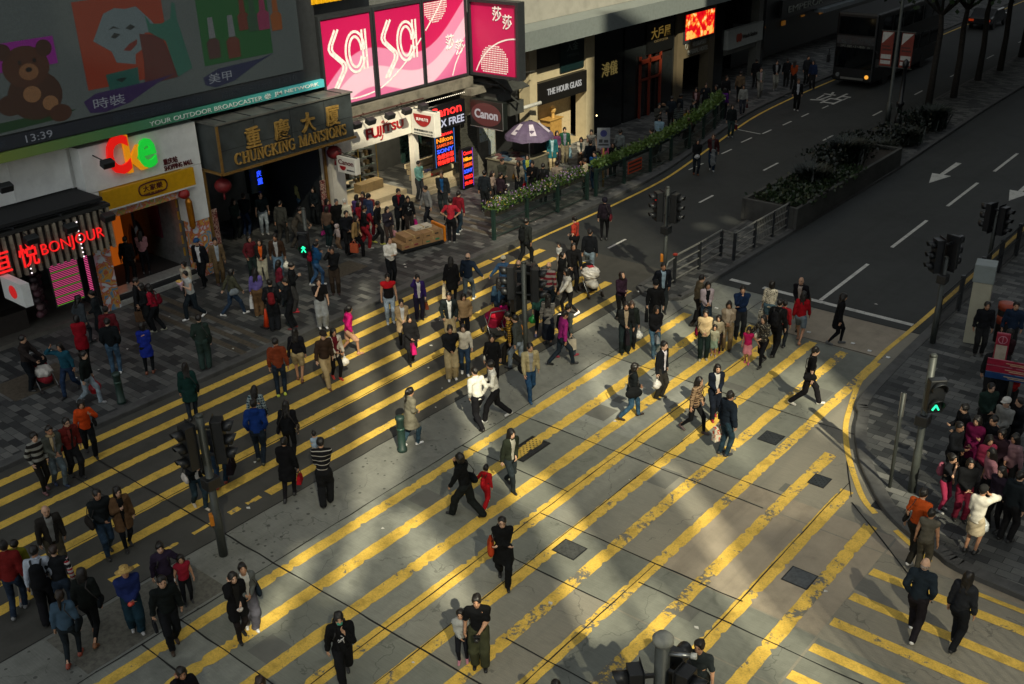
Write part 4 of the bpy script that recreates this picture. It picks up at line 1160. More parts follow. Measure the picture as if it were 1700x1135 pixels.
# ---- jewellery building at the far end
t = thing('jewellery_building', 'dark jeweller building beyond the canopy, behind the bus', 'building', (-33, 75, 0))
part(MB().box(-46, -31.4, 62.6, 140, 3.0, 30).box(-46, -33.5, 62.6, 140, .0, 2.98), 'wall', plain('dark cladding', '15181a', .5), t)
part(MB().box(-31.45, -30.6, 70, 90, 2.9, 3.15), 'white_edge', plain('pale edge', '5c6468', .4), t)
b = MB()
for k in range(5): b.box(-33.49, -33.4, 63.5 + k * 3.0, 64.0 + k * 3.0, 1.9 + .2 * (k % 2), 2.2)
part(b, 'window_light', emit('warm display light', 'b07428', .12), t)
t = thing('shop_sign', 'dark jeweller sign with dim capitals at the top right of the facade', 'sign', (-31, 68, 3.7))
part(MB().box(-31.3, -31.1, 64.5, 76.5, 3.2, 4.3), 'board', plain('black board', '0e1011', .4), t)
sub('EMPEROR', 65.4, 70.6, 3.45, 3.85, -31.08, plain('dim letters', '6c7068', .5), t, .0, 'X', .03)
sub('EMPEROR', 72.6, 76.3, 3.45, 3.95, -31.08, plain('dim letters', '7c8078', .5), t, .0, 'X', .03)

# ================================================================== unseen: a tower set close to block sky, a screen added to shape sunlight
t = thing('office_tower', 'tall office tower across the side street, shading the right of the crossing', 'building', (12, 70, 0))
part(MB().box(-1.5, 40, 33, 140, 0, 48), 'wall', wallp('tower wall', '4c4c48', .7), t)
b = MB()
for k in range(10):
    for j in range(20): b.box(-1.56, -1.51, 35 + j * 5.2, 38.4 + j * 5.2, 4 + k * 4.4, 7 + k * 4.4)
part(b, 'window', plain('tower glass', '20282c', .08), t)
SUNN = Vector((.8290, -.5593))
NRM = Vector((.5593, .8290))
def sun_box(mb, u0, u1, z0, z1, v0=22.0, th=.4):
    P = [NRM * u + SUNN * v for u, v in ((u0, v0), (u1, v0), (u1, v0 + th), (u0, v0 + th))]
    mb.prism([(p.x, p.y, z0) for p in P], (0, 0, z1 - z0))
t = thing('added_sun_screen', 'unseen screen of staggered slats added behind the viewer to cut the sun into streaks', 'building', (18, -12, 0))  # added: its gaps shape the sun streaks and pools on the street
b = MB()
sun_box(b, -14, -4, 0, 66)
sun_box(b, -4, 16, 0, 23.25)
SLITS = [  # half width, then (height, place along the screen) of each slit
    (.26, (33.4, 1.2), (34.9, 1.96), (36, 2.3), (39.3, 3.11), (42.8, 3.2)), (.3, (36.3, 2.75), (37.8, 3.34), (40.6, 4.5), (43.6, 4.95)), (.3, (32.2, 3.6), (34.2, 3.22), (35.8, 2.85)),
    (.36, (31, 6.15), (32.5, 6.21), (34.1, 6.34), (35.2, 6.19), (36.6, 5.85)), (.3, (29, 9.12), (30.2, 9.08), (32.4, 8.92)), (.22, (37.2, 9.4), (39.1, 9.55), (40.8, 10.05)),
    (.22, (37, 5.45), (38.4, 5.67), (40.5, 5.71)), (.26, (29.7, 7.05), (31, 7.17), (32.4, 7.22)), (.25, (33, -.45), (34.1, .23), (35.3, 1.0)), (.5, (35.4, 14.4), (37.1, 15.1), (39, 15.4)), (.24, (32.3, 9.3), (34, 9.53), (36, 9.48)),
    (.2, (42, 5.2), (46, 6.6)), (.2, (43, 3.3), (48, 4.6)), (.2, (43, 7.4), (47, 8.2))]
POOLS = [(13.2, 41.5, .4, 1.5), (10.5, 43, .5, 1.2), (11.6, 36.2, .35, 1.5), (14.2, 33, .4, 1.6), (1.2, 27.5, .4, 2.0)]
zz, dz, du = 23.25, .5, .2
while zz < 66:
    zc = zz + dz / 2
    for k in range(100):
        u0 = -4 + k * du
        uc = u0 + du / 2
        f = .2 + .1 * math.sin(.9 * uc + .35 * zc) * math.sin(.5 * uc - .22 * zc + 1)
        f = min(.8, f * min(1, max(.12, (uc + 3) / 4.6)) * (1 if uc < 7 else 1 + min(uc - 7, 2.5) * .65) * (1 if uc < 13 else max(.5, 1 - (uc - 13) * .2)) * (1 if zc < 40 else .75))
        if uc > 10.2 and zc < 33: f *= .4
        if zc > 56: f = .92 if 3.9 < uc else .25
        for sl_ in SLITS:
            for (za, ua), (zb, ub) in zip(sl_[1:], sl_[2:]):
                if za <= zc < zb and abs(uc - ua - (ub - ua) * (zc - za) / (zb - za)) < sl_[0] * 1.45: f = 1
        for c, z0, hw, hz in POOLS:
            if ((uc - c) / hw) ** 2 + ((zc - z0) / hz) ** 2 < 1: f = 1
        if f < .97: sun_box(b, u0, u0 + du * (1 - f), zz, zz + dz)
    zz += dz
# upper right: closed low, open high up (the boutique front), a few gaps for the dapples on the far lanes
sun_box(b, 16.0, 36, 0, 42)
HOLES = [(17.9, 18.5, 48.2, 48.9), (18.4, 19.1, 46.9, 47.4), (16.5, 17.2, 50.2, 50.8), (16.2, 16.7, 52.3, 53.1), (19.3, 19.7, 48.4, 49.2), (17.2, 17.8, 53.2, 53.8)]
us = sorted({16.0, 18.6, 36.0} | {h[0] for h in HOLES} | {h[1] for h in HOLES})
for a, c in zip(us, us[1:]):
    zs = [42.0]
    for h in sorted(HOLES, key=lambda h: h[2]):
        if h[0] <= a + 1e-6 and c <= h[1] + 1e-6: zs += [h[2], h[3]]
    zs.append(58.0 if c <= 18.61 else 66)
    for k in range(0, len(zs), 2): sun_box(b, a, c, zs[k], zs[k + 1])
part(b, 'fins', wallp('sun screen grey', '5a5854', .8), t)

# ------------------------------------------------------------------ soft bodies: distance fields turned into smooth skins
class Field:
    def __init__(s, lo, hi, h):
        s.h = h
        s.lo = np.array(lo, float)
        n = np.ceil((np.array(hi, float) - s.lo) / h).astype(int) + 1
        s.n = n
        s.ax = [s.lo[i] + h * np.arange(n[i]) for i in range(3)]
        s.F = np.full(n, 0.3, np.float32)
    def _box(s, lo, hi):
        a = np.clip(np.floor((lo - s.lo) / s.h).astype(int), 0, s.n)
        b = np.clip(np.ceil((hi - s.lo) / s.h).astype(int) + 1, 0, s.n)
        if np.any(b <= a): return None
        sl = tuple(slice(a[i], b[i]) for i in range(3))
        return sl, s.ax[0][sl[0]][:, None, None], s.ax[1][sl[1]][None, :, None], s.ax[2][sl[2]][None, None, :]
    def _put(s, sl, d, k, sub=False):
        A = s.F[sl]
        if sub: s.F[sl] = np.maximum(A, -d)
        elif k <= 0: s.F[sl] = np.minimum(A, d)
        else:
            hh = np.clip(.5 + .5 * (A - d) / k, 0, 1)
            s.F[sl] = A * (1 - hh) + d * hh - k * hh * (1 - hh)
    def cap(s, a, b, ra, rb=None, k=.03, sy=1.0):
        a, b = np.array(a, float), np.array(b, float)
        rb = ra if rb is None else rb
        m = max(ra, rb) * max(1, 1 / sy if sy < 1 else sy) + k + 2.5 * s.h
        q = s._box(np.minimum(a, b) - m, np.maximum(a, b) + m)
        if q is None: return
        sl, X, Y, Z = q
        d = b - a
        D = np.array([d[0], d[1] / sy, d[2]])
        L2 = max(D @ D, 1e-9)
        x, y, z = X - a[0], (Y - a[1]) / sy, Z - a[2]
        t = np.clip((x * D[0] + y * D[1] + z * D[2]) / L2, 0, 1)
        e = np.sqrt((x - t * D[0]) ** 2 + (y - t * D[1]) ** 2 + (z - t * D[2]) ** 2) - (ra + (rb - ra) * t)
        s._put(sl, e * min(1, sy), k)
    def ell(s, c, r, k=.02, M=None, sub=False):
        c, r = np.array(c, float), np.array(r, float)
        m = r.max() + k + 2.5 * s.h
        q = s._box(c - m, c + m)
        if q is None: return
        sl, X, Y, Z = q
        x, y, z = X - c[0], Y - c[1], Z - c[2]
        if M is not None:
            x, y, z = (M[0][0] * x + M[1][0] * y + M[2][0] * z, M[0][1] * x + M[1][1] * y + M[2][1] * z, M[0][2] * x + M[1][2] * y + M[2][2] * z)
        g = np.sqrt((x / r[0]) ** 2 + (y / r[1]) ** 2 + (z / r[2]) ** 2)
        s._put(sl, (g - 1) * r.min(), k, sub)
    def cut(s, axis, v, keep_above=True):
        sh = [1, 1, 1]
        sh[axis] = -1
        d = (v - s.ax[axis]).reshape(sh)
        s.F = np.maximum(s.F, d if keep_above else -d)
    def wrinkle(s, amp, seed, f=(17, 15, 13)):
        X, Y, Z = s.ax[0][:, None, None], s.ax[1][None, :, None], s.ax[2][None, None, :]
        p = seed * 1.7
        w = np.sin(f[0] * X + 9 * np.sin(5 * Z + p) + p) * np.sin(f[2] * Z + 6 * X + 4 * Y + 2 * p) + .6 * np.sin(f[1] * Y - 23 * Z + 11 * X + 3 * p)
        s.F = (s.F + amp * w).astype(np.float32)
    def mesh(s):
        F = s.F
        F[0], F[-1], F[:, 0], F[:, -1], F[:, :, 0], F[:, :, -1] = .1, .1, .1, .1, .1, .1
        I = F < 0
        c = [I[a:I.shape[0] - 1 + a, b:I.shape[1] - 1 + b, d:I.shape[2] - 1 + d] for a in (0, 1) for b in (0, 1) for d in (0, 1)]
        sm = sum(x.astype(np.int8) for x in c)
        act = np.argwhere((sm > 0) & (sm < 8))
        if len(act) == 0: return np.zeros((0, 3)), np.zeros((0, 4), int)
        offs = np.array([(a, b, d) for a in (0, 1) for b in (0, 1) for d in (0, 1)])
        cv = np.stack([F[tuple((act + o).T)] for o in offs], 1)
        P = np.zeros((len(act), 3))
        N = np.zeros(len(act))
        for i in range(8):
            for bit in (4, 2, 1):
                j = i | bit
                if j == i: continue
                cr = (cv[:, i] < 0) != (cv[:, j] < 0)
                t = cv[:, i] / np.where(cr, cv[:, i] - cv[:, j], 1)
                P += np.where(cr[:, None], offs[i] + t[:, None] * (offs[j] - offs[i]), 0)
                N += cr
        P = (act + P / N[:, None]) * s.h + s.lo
        idx = np.full(sm.shape, -1, np.int32)
        idx[tuple(act.T)] = np.arange(len(act))
        Q = []
        for ax in range(3):
            u, v = (ax + 1) % 3, (ax + 2) % 3
            s0 = [slice(1, -1)] * 3
            s1 = [slice(1, -1)] * 3
            s0[ax], s1[ax] = slice(0, -1), slice(1, None)
            A, B = I[tuple(s0)], I[tuple(s1)]
            e = np.argwhere(A != B)
            flip = A[tuple(e.T)]
            o = np.ones(3, int)
            o[ax] = 0
            e = e + o
            du, dv = np.zeros(3, int), np.zeros(3, int)
            du[u], dv[v] = 1, 1
            q = np.stack([idx[tuple((e - du - dv).T)], idx[tuple((e - dv).T)], idx[tuple(e.T)], idx[tuple((e - du).T)]], 1)
            q[~flip] = q[~flip][:, ::-1]
            Q.append(q)
        return P, np.concatenate(Q)

def np_mesh(name, V, Q, mats, parent, tris=None, extra=None):
    """extra: an MB whose faces join the same mesh (fingers, eyes)"""
    me = bpy.data.meshes.new(name)
    if extra is not None and len(extra.v):
        nv = len(V)
        V = np.concatenate([V, np.array(extra.v)])
        fs = list(map(tuple, Q)) + [tuple(i + nv for i in f) for f in extra.f]
        me.from_pydata(list(map(tuple, V)), [], fs)
        me.polygons.foreach_set('material_index', [0] * len(Q) + extra.m)
    else:
        nq = len(Q)
        me.vertices.add(len(V))
        me.vertices.foreach_set('co', np.ascontiguousarray(V, np.float32).ravel())
        me.loops.add(nq * 4)
        me.loops.foreach_set('vertex_index', np.ascontiguousarray(Q, np.int32).ravel())
        me.polygons.add(nq)
        me.polygons.foreach_set('loop_start', np.arange(nq, dtype=np.int32) * 4)
        me.update(calc_edges=True)
    return link_mesh(name, me, mats, parent, True)

def ik(a, t, l1, l2, pole):
    a, t = Vector(a), Vector(t)
    d = t - a
    L = min(d.length, (l1 + l2) * .995)
    if L < 1e-4: L = 1e-4
    dn = d.normalized()
    t = a + dn * L
    x = (l1 * l1 - l2 * l2 + L * L) / (2 * L)
    h = math.sqrt(max(l1 * l1 - x * x, 0))
    p = Vector(pole)
    p = p - dn * p.dot(dn)
    p = p.normalized() if p.length > 1e-5 else dn.orthogonal().normalized()
    return a + dn * x + p * h, t

ARM = {  # hand target for the right hand (x to the right, y ahead, z up) at a stature of 1.72 m; curl of the fingers
    'down': ((.255, .03, .83), .5), 'fwd': ((.22, .22, .90), .5), 'back': ((.24, -.20, .88), .5), 'hold': ((.275, .05, .84), 1.25),
    'phone': ((.07, .29, 1.16), 1.1), 'ear': ((.125, .05, 1.56), 1.1), 'fold': ((-.10, .19, 1.13), .7), 'belly': ((.02, .21, 1.02), .8),
    'face': ((.05, .19, 1.47), 1.0), 'pocket': ((.20, .07, .93), .6), 'push': ((.17, .43, .99), 1.3), 'reach': ((.47, .06, .98), 1.1),
    'hip': ((.165, -.02, 1.03), .7), 'strap': ((.15, .13, 1.33), 1.2), 'chest': ((.03, .2, 1.27), .9), 'point': ((.30, .42, 1.25), .9),
    'behind': ((.05, -.17, .98), .8), 'up': ((.24, .12, 1.66), .9), 'bagfwd': ((.22, .24, 1.0), 1.25), 'lean': ((.2, .33, .95), .8)}

HK = {'bald': 0, 'short': 1, 'crop': 1, 'bob': 2, 'long': 3, 'pony': 4, 'bun': 5, 'cap': 6, 'beanie': 7, 'straw': 8, 'hood': 9}

def fingers(mb, wrist, tip, side, up, s, curl, kind):
    """palm runs wrist -> tip; side = thumb side, up = back of the hand; five bent fingers of their own lengths"""
    d = (tip - wrist).normalized()
    side = (side - d * side.dot(d)).normalized()
    up = d.cross(side).normalized() * up
    L = [.066, .076, .071, .056]
    for i in range(4):
        p = tip - d * .018 * s + side * (.027 - .018 * i) * s
        pts = [p]
        a = curl * (.45 + .07 * i)
        dd = d
        for k, f in enumerate((.45, .32, .23)):
            ang = a * (k + 1) * .8
            dd = d * math.cos(ang) - up * math.sin(ang)
            p = p + dd * L[i] * f * s
            pts.append(p)
        mb.tube(pts, [.0095 * s, .009 * s, .0082 * s, .0062 * s], 5)
    p = wrist + d * .028 * s + side * .028 * s
    q = p + (d * .5 + side * .8 - up * .25).normalized() * .034 * s
    r = q + (d * .9 + side * .25 - up * .4 * curl).normalized() * .03 * s
    mb.tube([p, q, r], [.012 * s, .0105 * s, .0078 * s], 5)

def rotm(yaw, pitch, roll=0.0):
    return (Matrix.Rotation(yaw, 3, 'Z') @ Matrix.Rotation(pitch, 3, 'X') @ Matrix.Rotation(roll, 3, 'Y'))

BAGNAME = {'hand': 'handbag', 'shop': 'shopping_bag', 'plastic': 'carrier_bag', 'back': 'backpack', 'side': 'shoulder_bag', 'case': 'briefcase', 'cam': 'camera', 'bouquet': 'bouquet', 'pack': 'packet', 'phone': 'phone', 'coat': 'folded_coat'}

def person(x, y, z, h, rz, sex, legs, ra, la, top, bot, hair, shoe, label, bags=(), look=(0, 0), seed=1, vox=.018, skin_c='c0967a', group=None):
    rnd = random.Random(seed * 13 + 5)
    root = thing('person', label, 'person', (x, y, z), rz, group)
    s = h / 1.72
    child = h < 1.4
    fem = sex == 'w'
    hs_ = s if not child else s ** .45 * .93               # a child's head is large for its body
    def P(a, b, c): return Vector((a * s, b * s, c * s))
    # ---- pose
    lean = R_(4)
    st = 0.0
    if legs[0] in 'wW':
        st = float(legs[1:]) if len(legs) > 1 else .27
        lean = R_(7)
    if legs[0] == 'l': lean, st = R_(30), .12
    pz = .935 - .12 * st
    hipw = .088 if not fem else .092
    ld = 1 if rnd.random() < .5 else -1
    if len(legs) > 2 and legs[-1] == '-': pass
    feet = []
    for sd in (1, -1):
        f = st * sd * ld
        if st: fy, az, toe = f, (.085 if f > 0 else .085 + .22 * st), (0.05 if f > 0 else -.55 * min(1, st / .3))
        else: fy, az, toe = .03 * sd * ld, .085, 0.0
        wx = hipw * (.8 if st else 1.05) * sd
        feet.append((Vector((wx, fy - .04, az)) * s, toe, sd))
    hip = [P(sd * hipw, 0, pz - .03) for sd in (1, -1)]
    knees, ankles = [], []
    for hp, (ft, toe, sd) in zip(hip, feet):
        k, a = ik(hp, ft, .43 * s, .425 * s, (0.12 * sd, 1, 0))
        knees.append(k)
        ankles.append(a)
    pel = P(0, 0, pz)
    def up_(a, b, c):                                        # torso point, leaning about the pelvis
        dz = c - pz
        return P(a, b * math.cos(lean) + dz * math.sin(lean), pz + dz * math.cos(lean) - b * math.sin(lean))
    shw = .178 if not fem else .158
    if child: shw = .165
    sho = [up_(sd * shw, 0, 1.405) for sd in (1, -1)]
    hands, elbows, curls = [], [], []
    for sd, am, sh in ((1, ra, sho[0]), (-1, la, sho[1])):
        (tx, ty, tz), cu = ARM[am]
        if am == 'fwd' and st: ty = .1 + st * .55
        if am == 'back' and st: ty = -.06 - st * .5
        tx += rnd.uniform(-.012, .012)
        ty += rnd.uniform(-.02, .02)
        tgt = up_(tx * sd, ty, tz) if lean < .3 or am not in ('lean', 'push') else P(tx * sd, ty + .2, tz - .15)
        pole = {'hip': (1.0 * sd, -.25, -.35), 'up': (sd, .2, -.4), 'ear': (.55 * sd, .45, -1), 'face': (.5 * sd, .25, -1), 'strap': (.5 * sd, .1, -1), 'chest': (.35 * sd, -.15, -1), 'phone': (.3 * sd, -.35, -1), 'fold': (.35 * sd, -.4, -1), 'belly': (.4 * sd, -.6, -.8)}.get(am, (.4 * sd, -.75, -.4))
        e, w = ik(sh, tgt, .285 * s, .255 * s, pole)
        elbows.append(e)
        hands.append(w)
        curls.append(cu)
    neck = up_(0, -.005, 1.46)
    hc = up_(0, .022, 1.46) + Vector((0, .006, .155)) * hs_
    yaw, nod = R_(look[0]), R_(look[1] + 2)
    M3 = rotm(yaw, -nod)
    Mn = [list(r) for r in M3]
    def H(a, b, c): return hc + M3 @ (Vector((a, b, c)) * hs_)
    # ---- body: one continuous skin
    allp = [hc + Vector((0, 0, .16 * hs_)), hc + Vector((0, .13 * hs_, 0)), hc - Vector((.0, .13 * hs_, 0))] + hands + elbows + knees + [a + Vector((0, .18 * s * 0, -.1 * s)) for a in ankles] + sho
    lo = [min(p[i] for p in allp) - .16 * s for i in range(3)]
    hi = [max(p[i] for p in allp) + .16 * s for i in range(3)]
    lo[2] = -.03
    lo[0] = min(lo[0], -.3 * s); hi[0] = max(hi[0], .3 * s)
    lo[1] = min(lo[1], -.25 * s); hi[1] = max(hi[1], .28 * s)
    fb = Field(lo, hi, vox)
    fb.cap(up_(0, 0, .98), up_(0, 0, 1.2), .125 * s, .115 * s, .03, .72)
    fb.cap(up_(0, 0, 1.2), up_(0, 0, 1.33), .118 * s, .13 * s, .05, .68)
    fb.cap(up_(-.1, 0, 1.37), up_(.1, 0, 1.37), .07 * s, .07 * s, .05)
    for i in (0, 1):
        fb.cap(hip[i], knees[i], .078 * s, .055 * s, .04)
        fb.cap(knees[i], ankles[i], .053 * s, .034 * s, .02)
        sd = (1, -1)[i]
        toe = feet[i][1]
        td = Vector((.1 * sd, math.cos(toe), math.sin(toe))).normalized()
        fb.cap(ankles[i] + Vector((0, -.03, -.045)) * s, ankles[i] + td * .13 * s + Vector((0, 0, -.055)) * s, .034 * s, .028 * s, .03)
        fb.cap(sho[i], elbows[i], .05 * s, .04 * s, .04)
        fb.cap(elbows[i], hands[i], .039 * s, .027 * s, .02)
        d = (hands[i] - elbows[i]).normalized()
        fb.cap(hands[i] + d * .01 * s, hands[i] + d * .065 * s, max(.027 * s, vox * .9), max(.024 * s, vox * .85), .015)
    fb.cap(neck - Vector((0, 0, .06 * s)), H(0, -.015, -.06), .055 * s, .05 * hs_, .03)
    fb.ell(H(0, 0, .012), (.076 * hs_, .096 * hs_, .105 * hs_), .01, Mn)
    fb.ell(H(0, .022, -.062), (.057 * hs_, .066 * hs_, .06 * hs_), .03, Mn)
    fb.cap(H(0, .088, .008), H(0, .108, -.03), .010 * hs_, .015 * hs_, .012)
    for sd in (1, -1): fb.ell(H(.078 * sd, -.01, -.01), (.014 * hs_, .022 * hs_, .034 * hs_), .008, Mn)
    V, Q = fb.mesh()
    ex = MB()
    for i, sd in ((0, 1), (1, -1)):
        d = (hands[i] - elbows[i]).normalized()
        sidev = Vector((-sd * .35, .9, .1))
        fingers(ex, hands[i] + d * .0, hands[i] + d * .082 * s, sidev, sd, s, curls[i], 0)
    for sd in (1, -1):
        ex.ell(H(.033 * sd, .0915, .014), (.0135 * hs_, .007 * hs_, .0065 * hs_), 6, 4, 1, M3)
        ex.ell(H(.034 * sd, .0945, .035), (.021 * hs_, .006 * hs_, .0042 * hs_), 6, 4, 1, M3)
    ex.ell(H(0, .0845, -.058), (.025 * hs_, .0085 * hs_, .0075 * hs_), 8, 4, 2, M3)
    sk = skin(skin_c)
    np_mesh('body', V, Q, [sk, plain('dark eye', '1a1210', .4), plain('lips', '8a4a40' if not fem else '96383a', .5)], root, extra=ex)
    # ---- clothes below the waist
    bk, bc = bot[0], bot[1]
    bm_ = jeans_mat(bc) if bk == 'jeans' else cloth(bc, *(bot[2:] if len(bot) > 2 else ()))
    ftop = Field(lo, [hi[0], hi[1], 1.1 * s], vox)
    loose = {'jeans': .012, 'trousers': .02, 'wide': .038, 'leggings': .004, 'shorts': .022, 'skirt': .02, 'tights': .004, 'longskirt': .02}[bk]
    if bk in ('jeans', 'trousers', 'wide', 'leggings', 'tights', 'shorts'):
        ftop.cap(P(0, -.005, pz - .01), up_(0, 0, 1.03), (.142 if fem else .136) * s + loose * .5, .122 * s + loose * .5, .03, .74)
        for i in (0, 1):
            ftop.cap(hip[i] + Vector((0, -.012 * s, 0)), knees[i], .092 * s + loose * .6, .062 * s + loose, .03)
            if bk != 'shorts':
                a = ankles[i] + (knees[i] - ankles[i]).normalized() * (.0 if bk != 'leggings' else .02)
                ftop.cap(knees[i], a + Vector((0, 0, -.02 * s)), .060 * s + loose, (.044 * s if bk != 'leggings' else .038 * s) + loose * 1.1, .015)
        ftop.wrinkle(.0055 if bk not in ('leggings', 'tights') else .0015, seed)
        if bk == 'shorts': ftop.cut(2, .52 * s)
        else: ftop.cut(2, .035 * s)
        ftop.cut(2, 1.045 * s, False)
        V, Q = ftop.mesh()
        np_mesh({'shorts': 'shorts', 'leggings': 'leggings', 'tights': 'tights', 'jeans': 'jeans'}.get(bk, 'trousers'), V, Q, [bm_], root)
    else:
        z1 = .50 if bk == 'skirt' else .18
        sp = .17 if bk == 'skirt' else .21
        ftop.cap(P(0, 0, pz + .05), P(0, .02, z1), .13 * s, (sp + .15 * st) * s, .03, .8)
        for i in (0, 1): ftop.cap(hip[i], knees[i] - Vector((0, 0, .06)) * s, .095 * s, .085 * s, .05)
        ftop.cut(2, z1 * s)
        ftop.cut(2, 1.06 * s, False)
        ftop.wrinkle(.008, seed, (40, 38, 3))
        V, Q = ftop.mesh()
        np_mesh('skirt', V, Q, [bm_], root)
    # ---- shoes
    sm_ = plain('shoe', shoe, .5, 0, .2, 20)
    for i in (0, 1):
        sd = (1, -1)[i]
        toe = feet[i][1]
        td = Vector((.1 * sd, math.cos(toe), math.sin(toe))).normalized()
        A = ankles[i]
        fs_ = Field([A.x - .1 * s, A.y - .14 * s, A.z - .2 * s], [A.x + .1 * s, A.y + .26 * s, A.z + .07 * s], .014)
        heel = A + Vector((0, -.032, -.05)) * s
        fs_.cap(heel, A + td * .14 * s + Vector((0, 0, -.058)) * s, .042 * s, .036 * s, .02)
        fs_.cap(heel, A + Vector((0, -.005, -.01)) * s, .042 * s, .045 * s, .02)
        if toe > -.2: fs_.cut(2, .004)
        V, Q = fs_.mesh()
        np_mesh('shoe', V, Q, [sm_], root)
    # ---- clothes above the waist
    tk, tc = top[0], top[1]
    t2 = top[2] if len(top) > 2 else None
    pat = top[3] if len(top) > 3 else None
    spec = {  # hem, sleeve (0..1), bulk, open front width, hem radius, name
        'tee': (.93, .42, .012, 0, .145, 'tee_shirt'), 'shirt': (.86, 1, .014, 0, .155, 'shirt'), 'sweater': (.90, 1, .020, 0, .15, 'sweater'),
        'jacket': (.88, 1, .026, .045, .16, 'jacket'), 'zip': (.89, 1, .028, 0, .158, 'jacket'), 'suit': (.80, 1, .026, .05, .165, 'suit_jacket'),
        'coat': (.58, 1, .03, 0, .185, 'coat'), 'opencoat': (.60, 1, .03, .05, .185, 'coat'), 'puffer': (.88, 1, .045, 0, .165, 'padded_jacket'),
        'vest': (.90, .05, .03, 0, .155, 'vest'), 'hoodie': (.89, 1, .026, 0, .158, 'hoodie'), 'dress': (.60, 1, .014, 0, .19, 'dress'), 'cardigan': (.76, 1, .02, .055, .165, 'cardigan'),
        'polo': (.90, .5, .014, 0, .15, 'polo_shirt'), 'blouse': (.84, .8, .022, 0, .165, 'blouse')}[tk]
    hem, slv, bulk, opn, hr, tname = spec
    if pat == 'none': pat = None
    tm = cloth(tc, pat, t2 or '888') if pat else cloth(tc)
    def garment(bulk, hem, slv, wr, hood=False):
        f = Field([lo[0], lo[1], max(lo[2], (hem - .06) * s)], [hi[0], hi[1], min(hi[2], (1.62) * s)], vox)
        b = bulk * .88 * s
        bust = .012 * s if fem and not child else 0
        f.cap(up_(0, 0, .98), up_(0, 0, 1.2), .128 * s + b * .8, .116 * s + b, .03, .76)
        f.cap(up_(0, bust, 1.2), up_(0, bust, 1.33), .118 * s + b, .132 * s + b * .7, .05, .72)
        f.cap(up_(-.105, 0, 1.375), up_(.105, 0, 1.375), .07 * s + b, .07 * s + b, .06, .95)
        f.cap(neck - Vector((0, 0, .02)) * s, neck + Vector((0, .004, .012)) * s, .058 * s + b * .4, .05 * s + b * .55, .03)
        if hem < .97: f.cap(up_(0, 0, 1.02), P(0, .0, hem - .05), .13 * s + b * .8, hr * s + b * .4 + (.2 * st * s if hem < .7 else 0), .03, .78)
        if hem < .72:
            for i in (0, 1): f.cap(hip[i], knees[i] - Vector((0, 0, .06)) * s, .095 * s + b * .6, .085 * s + b * .6, .05)
        for i in (0, 1):
            if slv < .1:
                f.cap(sho[i], sho[i] + (elbows[i] - sho[i]) * .05, .055 * s + b * .7, .05 * s + b * .6, .04)
                continue
            e = elbows[i] if slv >= .6 else sho[i].lerp(elbows[i], slv * 1.9)
            f.cap(sho[i], e, .056 * s + b * .8, .047 * s + b * (.8 if slv > .6 else 1.2), .035)
            if slv >= .6: f.cap(elbows[i], elbows[i].lerp(hands[i], .93 * slv), .046 * s + b * .8, .034 * s + b * .75, .02)
        if hood:
            f.ell(up_(0, -.085, 1.45), (.11 * s, .065 * s, .07 * s), .03)
        f.wrinkle(wr, seed + 3)
        f.cut(2, hem * s)
        return f
    wr = {'puffer': .006, 'suit': .004, 'tee': .0075, 'sweater': .0055}.get(tk, .0068)
    if opn:
        f = garment(.012, .88, .3, .002)
        V, Q = f.mesh()
        np_mesh('shirt', V, Q, [cloth(t2 or 'ccc')], root)
    f = garment(bulk, hem, slv, wr, tk in ('hoodie',) or pat == 'hood')
    if tk == 'puffer':
        Zs = f.ax[2][None, None, :]
        f.F = f.F + (.007 * np.abs(np.sin(Zs * math.pi / (.075 * s))) * -1 + .004).astype(np.float32)
    if opn:
        a_, b_, c_ = f.ax[0][:, None, None], f.ax[1][None, :, None], f.ax[2][None, None, :]
        w = np.clip(opn * s * (1.25 - .9 * (1.4 * s - c_) / (.6 * s)), .012, .09)
        slab = np.maximum(np.abs(a_ + .004) - w, -(b_ - .05 * s))
        f.F = np.maximum(f.F, -slab)
    V, Q = f.mesh()
    gar = np_mesh(tname, V, Q, [tm], root)
    if tk in ('hoodie', 'suit', 'jacket', 'zip', 'opencoat', 'coat', 'shirt', 'polo'):      # collar
        mb = MB()
        ring = []
        for k in range(15):
            a = R_(-60 - 240 * k / 14) if opn else R_(-90 - 360 * k / 15)
            ring.append(neck + Vector((.075 * s * math.cos(a), .072 * s * math.sin(a) * -1 * -1, .018 * s + .012 * s * math.sin(-a))))
        mb.tube(ring + ([] if opn else [ring[0]]), .017 * s, 6)
        mb.build('collar', tm if tk != 'hoodie' or not t2 else cloth(t2), gar, True)
